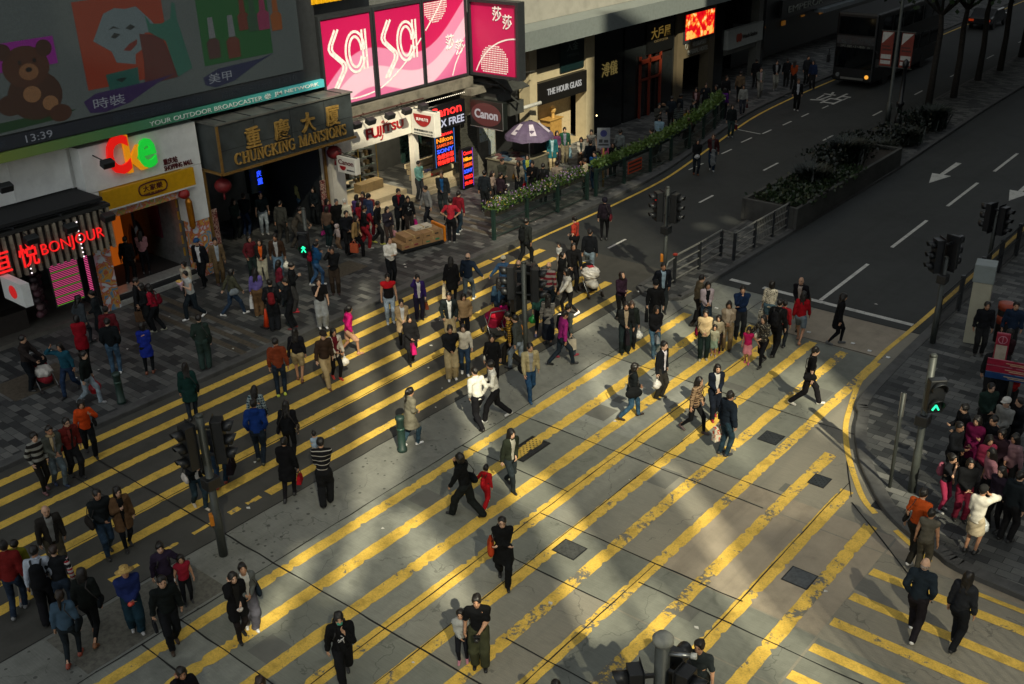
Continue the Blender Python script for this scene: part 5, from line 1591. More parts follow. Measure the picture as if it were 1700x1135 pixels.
    for e in bags:
        if e[0] == 'scarf':
            mb = MB()
            pts = [neck + Vector((.078 * s * math.cos(R_(a)), .078 * s * math.sin(R_(a)), .01 * s + .02 * s * math.sin(R_(a * 2)))) for a in range(0, 361, 30)]
            mb.tube(pts, .036 * s, 7)
            mb.tube([neck + Vector((.03, .1, -.01)) * s, neck + Vector((.05, .15, -.12)) * s, neck + Vector((.05, .15, -.36)) * s], [.035 * s, .04 * s, .038 * s], 7, sq=.4)
            mb.build('scarf', cloth(e[1]), root, True)
        elif e[0] == 'sleeve':
            mb = MB().tube([sho[0], elbows[0], elbows[0].lerp(hands[0], .9)], [.066 * s, .058 * s, .05 * s], 10)
            mb.build('striped_sleeve', cloth('b4b0ac', 'stripe', '8c1820'), gar, True)
        elif e[0] == 'mask':
            mb = MB()
            mb.ell(H(0, .07, -.05), (.055 * hs_, .05 * hs_, .042 * hs_), 10, 6, 0, M3)
            mb.build('face_mask', cloth(e[1]), root, True)
        elif e[0] == 'glasses':
            mb = MB()
            for sd in (1, -1):
                mb.tube([H(.034 * sd + .024 * math.cos(a), .105, .012 + .018 * math.sin(a)) for a in [k * math.pi / 4 for k in range(9)]], .004 * hs_, 4)
                mb.tube([H(.058 * sd, .104, .016), H(.08 * sd, 0, .014)], .004 * hs_, 4)
            mb.build('glasses', plain('frame', '111', .3), root, True)
        elif e[0] == 'print':
            mb = MB()
            rr = random.Random(seed)
            yy = .118
            for k in range(9):
                a = Vector((rr.uniform(-.06, .06), 0, rr.uniform(1.12, 1.36)))
                b = a + Vector((rr.uniform(-.06, .06), 0, rr.uniform(-.07, .07)))
                q = [up_(a.x, yy + bulk * .7, a.z), up_(b.x, yy + bulk * .7, b.z)]
                mb.tube(q, .008 * s, 5)
            mb.build('shirt_print', cloth(e[1]), gar, True)
    # ---- hair and hats
    hk, hcol = hair[0], hair[1]
    hm = hairm(hair[2] if len(hair) > 2 else ('15110e' if hk in ('cap', 'beanie', 'straw', 'hood') else hcol))
    if hk != 'bald' or True:
        v2 = min(vox, .018)
        drop = {'long': .42, 'bob': .17, 'pony': .34}.get(hk, .12)
        fh = Field([hc.x - .17 * hs_, hc.y - .22 * hs_, hc.z - drop * hs_ - .03], [hc.x + .17 * hs_, hc.y + .17 * hs_, hc.z + .19 * hs_], v2)
        if hk == 'bald':
            fh.ell(H(0, -.045, -.035), (.078 * hs_, .065 * hs_, .055 * hs_), .01, Mn)
        else:
            t = {'crop': .006, 'cap': .004, 'beanie': .004, 'straw': .004, 'short': .011}.get(hk, .015)
            fh.ell(H(0, -.010, .026), ((.078 + t) * hs_, (.097 + t) * hs_, (.103 + t) * hs_), .01, Mn)
            if hk in ('bob', 'long'):
                fh.ell(H(0, -.03, -.05), (.1 * hs_, .085 * hs_, .125 * hs_), .03, Mn)
            if hk == 'long':
                end = Vector((rnd.uniform(-.02, .02), -.115, -.30)) * hs_
                fh.cap(H(-.035, -.06, -.06), hc + end + Vector((-.045, 0, 0)) * hs_, .062 * hs_, .045 * hs_, .03)
                fh.cap(H(.035, -.06, -.06), hc + end + Vector((.045, 0, .03)) * hs_, .062 * hs_, .045 * hs_, .03)
            if hk == 'pony':
                fh.ell(H(0, -.115, .04), (.035 * hs_, .035 * hs_, .035 * hs_), .02)
                fh.cap(H(0, -.13, .03), hc + Vector((.0, -.165, -.24)) * hs_, .036 * hs_, .018 * hs_, .02)
            if hk == 'bun':
                fh.ell(H(0, -.122, .04), (.045 * hs_, .04 * hs_, .042 * hs_), .015)
            for sub in (((0, .1, -.035), (.066, .066, .09)), ((0, .112, .0), (.052, .05, .075))):
                fh.ell(H(*sub[0]), tuple(q * hs_ for q in sub[1]), 0, Mn, sub=True)
            if hk in ('short', 'crop', 'cap', 'beanie'):
                Ys, Zs = fh.ax[1][None, :, None], fh.ax[2][None, None, :]
                fh.F = np.maximum(fh.F, (hc.z - .035 * hs_ - .3 * (hc.y - Ys) - Zs)).astype(np.float32)
            fh.wrinkle(.007 if hk != 'crop' else .002, seed + 9, (47, 36, 31))
        V, Q = fh.mesh()
        if len(V): np_mesh('hair', V, Q, [hm], root)
    if hk in ('cap', 'beanie', 'straw', 'hood'):
        mb = MB()
        hatm = cloth(hcol) if hk != 'straw' else straw_mat()
        def ring(r, zz, yy=0.0, sq=1.22, n=18): return [H(r * math.cos(2 * math.pi * k / n), yy + r * sq * math.sin(2 * math.pi * k / n), zz) for k in range(n)]
        def loft(rs):
            n = len(rs[0])
            vs = [p for r in rs for p in r]
            fs = [(i * n + k, i * n + (k + 1) % n, (i + 1) * n + (k + 1) % n, (i + 1) * n + k) for i in range(len(rs) - 1) for k in range(n)]
            mb.add(vs, fs + [tuple(range((len(rs) - 1) * n, len(rs) * n))])
        if hk == 'straw':
            loft([ring(.19, .030, 0, 1.0), ring(.2, .036, 0, 1.0), ring(.11, .062, 0, 1.1), ring(.098, .075, 0, 1.18), ring(.088, .135, 0, 1.15), ring(.05, .155, 0, 1.1)])
        elif hk == 'hood':
            loft([ring(.098, -.05, -.02), ring(.112, .0, -.02), ring(.114, .06, -.015), ring(.095, .115, -.01), ring(.045, .145, 0)])
        else:
            loft([ring(.094, .03), ring(.099, .055), ring(.094, .095), ring(.07, .128), ring(.03, .142)])
            if hk == 'cap': mb.prism([H(a, b, .045) for a, b in ((-.075, .07), (-.055, .165), (0, .185), (.055, .165), (.075, .07))], M3 @ Vector((0, 0, .012)) * hs_)
        mb.build('hat', hatm, root, True)
    # ---- bags and other things carried: things of their own, in the hand or on the back
    Wm = Matrix.Translation((x, y, z)) @ Matrix.Rotation(rz, 4, 'Z')
    def place(nm, lab, cat, p, extra_rz=0.0):
        q = Wm @ Vector(p)
        return thing(nm, lab, cat, q, rz + extra_rz)
    for e in bags:
        k = e[0]
        if k in ('scarf', 'mask', 'glasses', 'print', 'sleeve'): continue
        hand = {'R': 0, 'L': 1}.get(e[1], 0)
        sd = (1, -1)[hand]
        c, lab = e[2], e[3]
        m = cloth(c)
        d = (hands[hand] - elbows[hand]).normalized()
        hp = hands[hand] + d * .075 * s
        sc_ = e[4] if len(e) > 4 else 1.0
        if k in ('hand', 'shop', 'plastic', 'case'):
            w, t, hh, drop = {'hand': (.15, .06, .2, .14), 'shop': (.15, .06, .34, .12), 'plastic': (.13, .10, .3, .06), 'case': (.2, .05, .28, .05)}[k]
            w, t, hh = w * sc_, t * sc_, hh * sc_
            drop = min(drop, max(.03, hp.z - hh - .03))
            r = place(BAGNAME[k], lab, 'bag', hp)
            if k == 'plastic':
                f = Field([-w - .06, -w - .06, -drop - hh - .05], [w + .06, w + .06, .03], .018)
                f.cap((0, 0, -drop - .05), (0, 0, -drop - hh * .7), .035, w * .95, .02, .8)
                f.ell((0, 0, -drop - hh * .66), (w, w * .8, hh * .36), .03)
                f.wrinkle(.008, seed + 2, (35, 31, 27))
                V, Q = f.mesh()
                po = np_mesh('sack', V, Q, [plain('polythene', c, .35, 0, .1, 12)], r)
                b = MB().tube([(0, -.03, -drop - .04), (0, -.025, -.005), (0, .0, .012), (0, .025, -.005), (0, .03, -drop - .04)], .008, 5)
                b.build('handle', plain('polythene', c, .35, 0, .1, 12), po, True)
            else:
                b = MB()
                tp = .8 if k == 'hand' else 1.0
                z0, z1 = -drop - hh, -drop
                ring0 = [(t, w, z0), (-t, w, z0), (-t, -w, z0), (t, -w, z0)]
                ring1 = [(t * .7, w * tp, z1), (-t * .7, w * tp, z1), (-t * .7, -w * tp, z1), (t * .7, -w * tp, z1)]
                b.add(ring0 + ring1, [(3, 2, 1, 0), (4, 5, 6, 7)] + [(i, (i + 1) % 4, (i + 1) % 4 + 4, i + 4) for i in range(4)])
                bag_mat = m
                if len(e) > 5: bag_mat = cloth(c, 'camo', e[5])
                po = bev(b.build('pouch', bag_mat, r), .02 if k != 'shop' else .006, 2)
                b = MB()
                for q in (.6, -.6):
                    b.tube([(t * q, -w * .5, z1 - .01), (t * q * .6, -w * .35, z1 * .4), (0, 0, .014), (t * q * .6, w * .35, z1 * .4), (t * q, w * .5, z1 - .01)], .0075, 5)
                b.build('handle', plain('strap', '332a22' if k == 'hand' else c, .6), po, True)
        elif k == 'back':
            p = up_(0, -.20 - bulk, 1.18)
            r = place('backpack', lab, 'bag', p)
            f = Field([-.2 * s, -.14 * s, -.27 * s], [.2 * s, .16 * s, .27 * s], .018)
            f.cap((0, 0, -.14 * s * sc_), (0, 0, .12 * s * sc_), .135 * s * sc_, .12 * s * sc_, .02, .7)
            f.cap((0, -.07 * s, -.13 * s * sc_), (0, -.07 * s, -.03 * s), .085 * s * sc_, .08 * s * sc_, .02, .6)
            f.wrinkle(.003, seed)
            V, Q = f.mesh()
            po = np_mesh('sack', V, Q, [m], r)
            for q in (1, -1):
                b = MB().tube([(.075 * q * s, .07 * s, .16 * s), (.095 * q * s, .14 * s, .255 * s), (.105 * q * s, .26 * s + bulk, .235 * s), (.108 * q * s, .325 * s + bulk, .12 * s), (.135 * q * s, .29 * s + bulk, -.02 * s), (.15 * q * s, .12 * s, -.12 * s)], .021 * s, 6, sq=.5)
                b.build('strap', plain('webbing', '1c1c1c' if c not in ('111', '222') else '2b2b2b', .8), po, True)
        elif k == 'side':
            p = up_(sd * (.225 + bulk), -.02, .98)
            r = place('shoulder_bag', lab, 'bag', p)
            w, t, hh = .17 * s * sc_, .065 * s * sc_, .13 * s * sc_
            f = Field([-t - .05, -w - .06, -hh - .07], [t + .05, w + .06, hh + .06], .018)
            f.cap((0, -w * .5, -hh * .3), (0, w * .5, -hh * .3), hh * .72, hh * .72, .02)
            f.cap((0, -w * .4, hh * .4), (0, w * .4, hh * .4), t * .8, t * .8, .03)
            V, Q = f.mesh()
            V[:, 0] *= t / hh * 1.05
            po = np_mesh('pouch', V, Q, [m if len(e) < 6 else cloth(c, 'camo', e[5])], r)
            o = up_(0, 0, 1.43) - p
            b = MB().tube([(0, .09 * s, .07 * s), Vector((-sd * .06, .13 + bulk, .25)) * s, Vector((o.x - sd * .0 + sd * .09 * s, .08 * s + bulk, o.z - .0 * s)), Vector((o.x + sd * .09 * s, -.0, o.z + .055 * s)), Vector((o.x + sd * .09 * s, -.09 * s - bulk, o.z - .01)), Vector((-sd * .06, -.12 - bulk, .25)) * s, (0, -.09 * s, .07 * s)], .013 * s, 5, sq=.6)
            b.build('strap', plain('webbing', '201a16', .7), po, True)
        elif k == 'cam':
            r = place('camera', lab, 'camera', hp + Vector((0, .03, 0)))
            b = MB().box(-.065, .065, -.03, .03, -.045, .045)
            b.box(-.025, .025, -.025, .025, .045, .065)
            bev(b.build('housing', plain('camera body', '151515', .4), r), .008)
            b = MB()
            Mx = Matrix.Rotation(R_(-90), 4, 'X')
            b.tube([(0, .03, 0), (0, .06, 0), (0, .1, -.01)], [.034, .036, .04], 12)
            b.build('lens', plain('lens barrel', '222', .25), r, True)
        elif k == 'phone':
            r = place('phone', lab, 'phone', hp + Vector((0, .0, .02)))
            b = MB().box(-.035, .035, -.07, .07, 0, .009, 0, Matrix.Rotation(R_(25), 4, 'X'))
            b.build('case', plain('phone', c, .25), r)
        elif k == 'bouquet':
            r = place('bouquet', lab, 'bouquet', hp)
            b = MB().tube([(0, 0, -.18), (0, .0, .02), (0, .02, .12)], [.02, .05, .11], 10)
            b.build('wrapping', plain('paper', 'd9b6c8', .7), r, True)
            b = MB()
            for q in range(16): b.ell((rnd.uniform(-.08, .08), rnd.uniform(-.06, .1), .14 + rnd.uniform(-.02, .04)), (.034, .034, .03), 6, 4)
            b.build('flowers', cloth('e8c070'), r, True)
        elif k == 'pack':
            r = place('packet', lab, 'packet', hp)
            f = Field([-.14, -.14, -.13], [.14, .14, .13], .016)
            f.ell((0, 0, -.01), (.095 * sc_, .075 * sc_, .07 * sc_), .02)
            f.wrinkle(.012, seed, (40, 33, 29))
            V, Q = f.mesh()
            np_mesh('wrapper', V, Q, [plain('wrapper', c, .5)], r)
        elif k == 'coat':
            r = place('folded_coat', lab, 'coat', hp)
            f = Field([-.2, -.16, -.75], [.2, .16, .2], .02)
            f.cap((0, 0, .02), (0, 0, -.55), .1, .13, .03, .5)
            f.wrinkle(.012, seed, (30, 20, 9))
            V, Q = f.mesh()
            np_mesh('fabric', V, Q, [cloth(c)], r)
    return root

def straw_mat():
    k = ('straw',)
    if k in _M: return _M[k]
    t = NT('straw')
    f = t.noise(40.0, 3)
    t.base(t.ramp(f, [(.3, '8a6a34'), (.7, 'c8a860')]))
    t.bump(f, .5, .01)
    _M[k] = t.set(.85)
    return _M[k]

# ================================================================== street furniture
M_POLE = plain('dark grey pole', '3e423f', .5, .2)
M_BLK = plain('black signal', '15171a', .45)
M_GREEN = plain('dark green post', '1c322c', .5)
def hood(mb, x, y, z, r=.1, l=.2):
    n = 10
    vs, fs = [], []
    for j, (yy, rr) in enumerate(((0, r), (l, r * 1.08))):
        for k in range(n + 1):
            a = R_(-25 + 230 * k / n)
            vs.append((x + rr * math.cos(a), y + yy - (j * .06 * (1 - math.sin(a))), z + rr * math.sin(a)))
    fs = [(k, k + 1, n + 2 + k, n + 1 + k) for k in range(n)]
    mb.add(vs, fs)
def signal_head(root, ang, dist, ztop, lens3=('1c0808', '1a1206', '061a0e'), lit=None):
    M = Matrix.Rotation(ang, 4, 'Z') @ Matrix.Translation((0, dist, ztop - .5))
    b, h, g = MB(), MB(), MB()
    b.box(-.15, .15, -.11, .11, -.5, .5)
    b.box(-.2, .2, -.12, -.105, -.55, .55)
    b.box(-.03, .03, -.11 - dist * .6, -.11, .3, .36).box(-.03, .03, -.11 - dist * .6, -.11, -.36, -.3)
    for k, z in enumerate((.32, 0, -.32)):
        hood(h, 0, .11, z, .115, .24)
        g.tube([(0, .105, z), (0, .125, z)], .1, 14, k)
    for mb in (b, h, g): mb.v = [tuple(M @ Vector(v)) for v in mb.v]
    o = bev(b.build('signal_head', M_BLK, root), .03)
    hm_ = h.build('visors', M_BLK, o, True)
    sol = hm_.modifiers.new('thickness', 'SOLIDIFY')
    sol.thickness = .012
    g.build('lenses', [plain('lens', c, .2) if k != lit else emit('lit lens', 'ff2010', 1.2) for k, c in enumerate(lens3)], o)
def ped_head(root, ang, dist, ztop, lit=True, full=True):
    M = Matrix.Rotation(ang, 4, 'Z') @ Matrix.Translation((0, dist, ztop - .4))
    b, h, g = MB(), MB(), MB()
    b.box(-.19, .19, -.1, .1, -.4, .4)
    for z in (.2, -.2): hood(h, 0, .1, z, .15, .16)
    fig = lambda x0, z0, x1, z1, w: g.tube([(x0, .115, z0 - .2), (x1, .115, z1 - .2)], w, 6)
    if full:
        g.ell((0, .115, -.075), (.03, .01, .03), 8, 6)
        fig(0, .1, 0, .0, .032); fig(0, .08, .075, .02, .016); fig(0, .08, -.07, .03, .016)
    fig(0, .0, .075, -.12, .02); fig(0, .0, -.07, -.12, .02)
    for mb in (b, h, g): mb.v = [tuple(M @ Vector(v)) for v in mb.v]
    o = bev(b.build('pedestrian_signal', M_BLK, root), .03)
    hm_ = h.build('visors', M_BLK, o, True)
    hm_.modifiers.new('thickness', 'SOLIDIFY').thickness = .012
    if lit: g.build('green_figure', emit('green figure', '20f0a0', 1.5), o)
def facing(x, y, deg):                       # angle so local +Y looks toward the camera turned by deg (screen right +)
    d = Vector((-x, -y)).normalized()
    a = math.atan2(-d.x, d.y)
    return a + R_(deg)
def traffic_light(x, y, h, label, heads=(), peds=(), box=None, button=None, z0=0.0, r=.075, cap=False):
    t = thing('traffic_light', label, 'traffic light', (x, y, z0), 0, 'traffic lights round the crossing')
    MB().tube([(0, 0, 0), (0, 0, 1.1), (0, 0, 1.12), (0, 0, h)], [r * 1.15, r * 1.15, r, r], 14).tube([(0, 0, h), (0, 0, h + .05)], [r * 1.15, r * .7], 14).build('pole', M_POLE, t, True)
    if cap: MB().lathe([(r, 0), (r * 1.35, .02), (r * 1.4, .1), (r * .9, .17), (.01, .19)], 16, (0, 0, h)).build('pole_cap', plain('grey cap', '7c7e78', .6), t, True)
    for a, d, zt, lit in heads: signal_head(t, facing(x, y, a), d, zt, lit=lit)
    for a, d, zt, lit, full in peds: ped_head(t, facing(x, y, a), d, zt, lit, full)
    if box: bev(MB().box(-.14, .14, -.16, .16, box - .26, box).build('junction_box', M_BLK, t), .02)
    if button:
        o = bev(MB().box(-.07, .07, -.16, -.06, button - .14, button + .14).build('push_button', plain('orange button box', 'b8701a', .5), t), .02)
        o.rotation_euler.z = facing(x, y, -90) + math.pi
    return t
traffic_light(-17.1, 10.25, 3.5, 'tall black traffic light with an orange button box at the straw-hatted end of the island', [(-62, .34, 3.42, None), (75, .34, 3.4, None)], (), 2.02, .97, 0, .085)
traffic_light(-17.75, 21.65, 3.1, 'traffic light in the thick of the crowd, its black heads seen from behind', [(-100, .36, 3.0, None), (80, .34, 2.95, None), (150, .34, 2.9, None)], [(-130, .3, 2.35, False, True)], None, 1.0, 0, .075)
traffic_light(-17.72, 29.3, 3.25, 'traffic light with paired black heads on the tip of the railed median', [(-65, .32, 3.15, 0), (60, .32, 3.1, None)], [], 1.9, .75, .12, .07)
traffic_light(-6.14, 21.5, 3.5, 'traffic light on the right corner pavement with a lit green walking figure', [], [(28, .34, 3.12, True, False)], 2.05, None, .12, .08)
traffic_light(-8.55, 29.6, 2.7, 'traffic light by the right kerb beyond the stop line, next to the pale pillar', [(-60, .3, 3.3, None), (150, .3, 3.3, None)], [], 2.2, None, .12, .075)
traffic_light(-9.3, 37.2, 1.7, 'small twin-headed traffic light farthest along the right kerb', [(60, .26, 2.1, None), (-120, .26, 2.1, None)], [], None, None, .12, .06)
traffic_light(-27.5, 21.75, 2.7, 'traffic light on the left pavement with a lit green walking figure among the shoppers', [], [(-20, .3, 2.0, True, True)], 1.2, None, .12, .07)
traffic_light(-6.3, 10.8, 3.0, 'traffic light at the bottom edge seen from above with a fat grey pole top', [(-75, .42, 2.55, None), (60, .42, 2.7, None), (150, .4, 2.55, None)], [], None, None, 0, .12, True)
t = thing('traffic_camera', 'small pale camera on a short arm at the bottom edge pole', 'camera', (-6.3, 10.8, 2.9))
MB().tube([(.1, 0, -.05), (.42, .12, .0)], .035, 8).build('arm', M_STEEL, t, True)
MB().tube([(.42, .12, .0), (.5, .15, .01)], .05, 8).build('lens', plain('pale lens', 'c0c0b8', .3), t, True)
t = thing('sign_post', 'thin plain grey post on the right corner pavement beside the traffic light', 'post', (-6.6, 21.35, .12))
MB().tube([(0, 0, 0), (0, 0, 2.5)], .04, 10).build('post', M_POLE, t, True)
MB().box(-.06, .06, -.012, .012, 1.9, 2.5).build('plate', M_STEEL, t)
def bollard(x, y, label, z=.12, h=.95):
    t = thing('bollard', label, 'bollard', (x, y, z), 0, 'dark green bollards')
    MB().lathe([(.13, 0), (.13, .08), (.105, .1), (.1, h - .12), (.12, h - .1), (.12, h - .03), (.08, h)], 16).build('post', M_GREEN, t, True)
    MB().lathe([(.106, .62), (.106, .68)], 16).build('band', plain('green band', '24443a', .4), t, True)
bollard(-25.0, 12.7, 'dark green bollard on the left pavement near the woman with the red bag')
bollard(-17.05, 15.75, 'dark green bollard on the concrete island beside the woman in the grey coat', .0, 1.02)
bollard(-25.25, 18.95, 'dark green bollard at the kerb among the men with a backpack and in black')
t = thing('traffic_cone', 'orange cone standing behind the man with the red backpack', 'cone', (-25.75, 18.4, .12))
MB().lathe([(.12, .03), (.03, .62), (.02, .63)], 14).build('cone', plain('orange plastic', 'c03a14', .4), t, True)
MB().box(-.17, .17, -.17, .17, 0, .035).build('foot', M_BLK, t)

# ---- manholes and patches
def cover(x, y, w, d, label, c='34383a', treads=True):
    t = thing('manhole_cover', label, 'manhole cover', (x, y, -.009 if d > 1 else 0), 0, 'metal covers in the crossing')
    MB().box(-w / 2, w / 2, -d / 2, d / 2, .0, .009).build('frame', plain('iron frame', '232527', .5, .3), t)
    b = MB().box(-w / 2 + .03, w / 2 - .03, -d / 2 + .03, d / 2 - .03, .009, .012)
    if treads:
        n = int(w / .07)
        for k in range(n):
            for j in range(int(d / .07)):
                if (k + j) % 2: b.box(-w / 2 + .05 + k * .065, -w / 2 + .09 + k * .065, -d / 2 + .05 + j * .066, -d / 2 + .075 + j * .066, .012, .018)
    b.build('plate', plain('iron plate', c, .5, .3, .3, 9), t)
cover(-9.9, 21.92, .52, .55, 'square dark cover beside the man with the printed tote bag')
cover(-8.07, 20.8, .42, .5, 'square dark cover near the right curve of the kerb')
cover(-11.2, 15.02, .6, .52, 'studded grey cover between two worn stripes below centre', '4c4e4c')
cover(-6.83, 17.15, .58, .56, 'pale square cover under the rightmost long stripe', '55585a', False)
cover(-14.55, 17.75, .62, 1.15, 'long dark cover under a yellow stripe beside the woman in the open blazer', '2c2e30')
cover(-6.5, 20.75, .4, .5, 'dark cover at the right kerb near the end of the yellow line', '1e2022', False)
cover(-27.0, 15.3, .6, .5, 'plain cover in the left pavement between shoppers', '3a3a3a', False)

# ---- left fence with planters
FP = [(-25.05, 28.8), (-25.06, 31.8), (-25.05, 34.9), (-25.05, 36.6)]
def fence(pts, label, glass=True, dark=M_GREEN, h=1.2):
    a0 = pts[0]
    t = thing('fence', label, 'fence', (a0[0], a0[1], .12))
    for p in pts:
        x, y = p[0] - a0[0], p[1] - a0[1]
        MB().box(x - .06, x + .06, y - .06, y + .06, 0, h).build('post', dark, t)
    b, r = MB(), MB()
    for p, q in zip(pts, pts[1:]):
        A, B = Vector((p[0] - a0[0], p[1] - a0[1], 0)), Vector((q[0] - a0[0], q[1] - a0[1], 0))
        for z in (.1, .62, h - .06): r.tube([A + Vector((0, 0, z)), B + Vector((0, 0, z))], .02, 5)
        n = int((B - A).length / (.11 if not glass else .05))
        for k in range(1, n): r.tube([A.lerp(B, k / n) + Vector((0, 0, .1)), A.lerp(B, k / n) + Vector((0, 0, h - .06))], .008 if not glass else .003, 4)
        if glass:
            for z in np.arange(.16, h - .1, .09): r.tube([A + Vector((0, 0, z)), B + Vector((0, 0, z))], .003, 4)
    r.build('mesh_panel', dark, t)
    return t
fence([(-25.05, 28.8), (-25.06, 30.85), (-25.06, 32.85), (-25.05, 34.9)], 'dark green fence under the trough of purple flowers')
fence([(-25.02, 35.5), (-25.05, 37.7), (-25.1, 39.9), (-25.3, 42.0), (-25.62, 44.2), (-26.0, 46.2), (-26.55, 48.3), (-27.2, 50.4)], 'long dark railing topped by a clipped green hedge along the far pavement', False)
def leaves(b, pts, n, size, spread, seed, mi=0, up=.3, nm=1):
    rr = random.Random(seed)
    for _ in range(n):
        p = Vector(rr.choice(pts)) + Vector((rr.gauss(0, spread[0]), rr.gauss(0, spread[1]), rr.gauss(0, spread[2])))
        d = Vector((rr.uniform(-1, 1), rr.uniform(-1, 1), rr.uniform(-.2, 1) + up)).normalized()
        s = d.orthogonal().normalized()
        s.rotate(Matrix.Rotation(rr.uniform(0, 6.28), 3, d))
        L, W = size * rr.uniform(.7, 1.4), size * .42
        b.add([p, p + d * L * .5 + s * W, p + d * L, p + d * L * .5 - s * W], [(0, 1, 2, 3)], mi + rr.randrange(nm))
M_LEAF = [plain('leaf dark', '2c4a1c', .5, 0, .3, 30), plain('leaf light', '4c6628', .5, 0, .3, 30), plain('leaf olive', '40561e', .5, 0, .3, 30)]
t = thing('flower_trough', 'long trough of small purple and yellow flowers on the fence', 'planter', (-25.3, 31.9, 1.0))
MB().box(-.2, .2, -3.1, 2.9, .0, .24).build('trough', plain('brown trough', '2c241e', .7), t)
b, f = MB(), MB()
pts = [(0, -3.0 + k * .05, .3) for k in range(119)]
leaves(b, pts, 3600, .11, (.16, .05, .09), 3, 0, .6, 3)
rr = random.Random(8)
for k in range(900):
    yy = rr.uniform(-3.05, 2.9)
    p = Vector((rr.gauss(0, .17), yy, .42 + rr.gauss(0, .07)))
    c = 0 if rr.random() < .75 - .25 * (yy < -1.8) else 1 + rr.randrange(2)
    for q in range(2):
        d = Vector((rr.uniform(-1, 1), rr.uniform(-1, 1), rr.uniform(.1, 1))).normalized()
        s = d.orthogonal().normalized()
        e = d.cross(s)
        w = rr.uniform(.022, .042)
        f.add([p + s * w, p + e * w, p - s * w, p - e * w], [(0, 1, 2, 3)], c)
b.build('foliage', M_LEAF, t)
f.build('blossom', [plain('violet petals', '8a7098', .6), plain('yellow petals', 'b8a040', .6), plain('white petals', 'b8b0b4', .6)], t)
t = thing('hedge', 'clipped light green hedge on top of the far railing', 'hedge', (-25.4, 36, 1.05))
b = MB()
HP = [(-25.3, 35.8), (-25.35, 39.9), (-25.6, 42.2), (-25.95, 44.4), (-26.35, 46.4), (-26.9, 48.5), (-27.5, 50.5)]
pts, trg = [], MB()
for p, q in zip(HP, HP[1:]):
    n = int(math.dist(p, q) / .06)
    pts += [(p[0] + (q[0] - p[0]) * k / n + 25.4, p[1] + (q[1] - p[1]) * k / n - 36, .3) for k in range(n)]
    A, B = Vector((p[0] + 25.4, p[1] - 36, 0)), Vector((q[0] + 25.4, q[1] - 36, 0))
    w = Vector((.16, 0, 0))
    trg.prism([A - w, A + w, B + w, B - w], (0, 0, .2))
leaves(b, pts, 7500, .12, (.14, .05, .08), 5, 0, .5, 3)
b.build('foliage', [M_LEAF[1], M_LEAF[1], plain('leaf fresh', '5a7030', .5, 0, .3, 30)], t)
trg.build('trough', plain('dark trough', '1c1e1a', .7), t)
t = thing('barrier_panel', 'small orange barrier panel tied to the railing', 'barrier', (-24.95, 38.4, .5))
b = MB().box(-.02, .0, -.55, .55, .0, .55)
for k in range(3): b.box(.0, .006, -.5, .5, .06 + k * .17, .14 + k * .17, 1)
b.build('panel', [plain('orange panel', 'b0401a', .5), M_DARK], t)

# ---- median railing, planter, hedge, trees
t = thing('railing', 'grey metal railing zigzagging along the tip of the median', 'railing', (-17.2, 29.1, .12))
def rl(pts, zs, w=.035, posts=True):
    b, p_ = MB(), MB()
    L = [Vector((x + 17.2, y - 29.1, 0)) for x, y in pts]
    for z in zs: b.tube([v + Vector((0, 0, z)) for v in L], w if z == zs[0] else w * .7, 6)
    for v in L: p_.box(v.x - .045, v.x + .045, v.y - .045, v.y + .045, 0, zs[0] + .03)
    return b, p_
b, p_ = rl([(-17.2, 29.1), (-17.17, 30.7), (-17.2, 32.3), (-16.62, 32.2), (-16.65, 33.8), (-16.63, 35.2), (-16.63, 36.4)], (1.0, .72, .44, .14))
for k in range(18): b.tube([(.57, 4.85 + k * .13, .14), (.57, 4.85 + k * .13, 1.0)], .012, 5)
b.tube([(0, 0, .95), (-.02, -.42, .9), (-.02, -.5, .8), (-.02, -.5, .2), (-.02, -.42, .12), (0, 0, .12)], .025, 6)
b.build('rails', plain('grey steel', '84847e', .45, .3), t)
p_.build('posts', M_DARK, t)
MB().box(-.06, .06, -.06, .06, 1.03, 1.08).build('red_cap', plain('red cap', 'a03020', .5), t)
t = thing('concrete_planter', 'long concrete planter of low shrubs on the median behind the railing', 'planter', (-17.1, 41, .12))
b = MB()
for x0, x1, y0, y1 in ((-1.5, -1.35, -4.6, 6), (.72, .87, -4.6, 6), (-1.35, .72, -4.6, -4.45), (-1.35, .72, 5.85, 6)): b.box(x0, x1, y0, y1, 0, .86)
bev(b.build('wall', wallp('planter concrete', '40403c', .8, .3), t), .02)
MB().box(-1.35, .72, -4.45, 5.85, .1, .72).build('soil', plain('soil', '2a241c', .9), t)
b = MB()
leaves(b, [(-.9 + .3 * (k % 6), -4.2 + k * .03, .82) for k in range(200)], 2600, .16, (.18, .1, .07), 11, 0, .5, 3)
b.build('ground_cover', [plain('cover dark', '1a2816', .5, 0, .3, 30), plain('cover mid', '24361a', .5, 0, .3, 30), plain('cover olive', '28341a', .5, 0, .3, 30)], t)
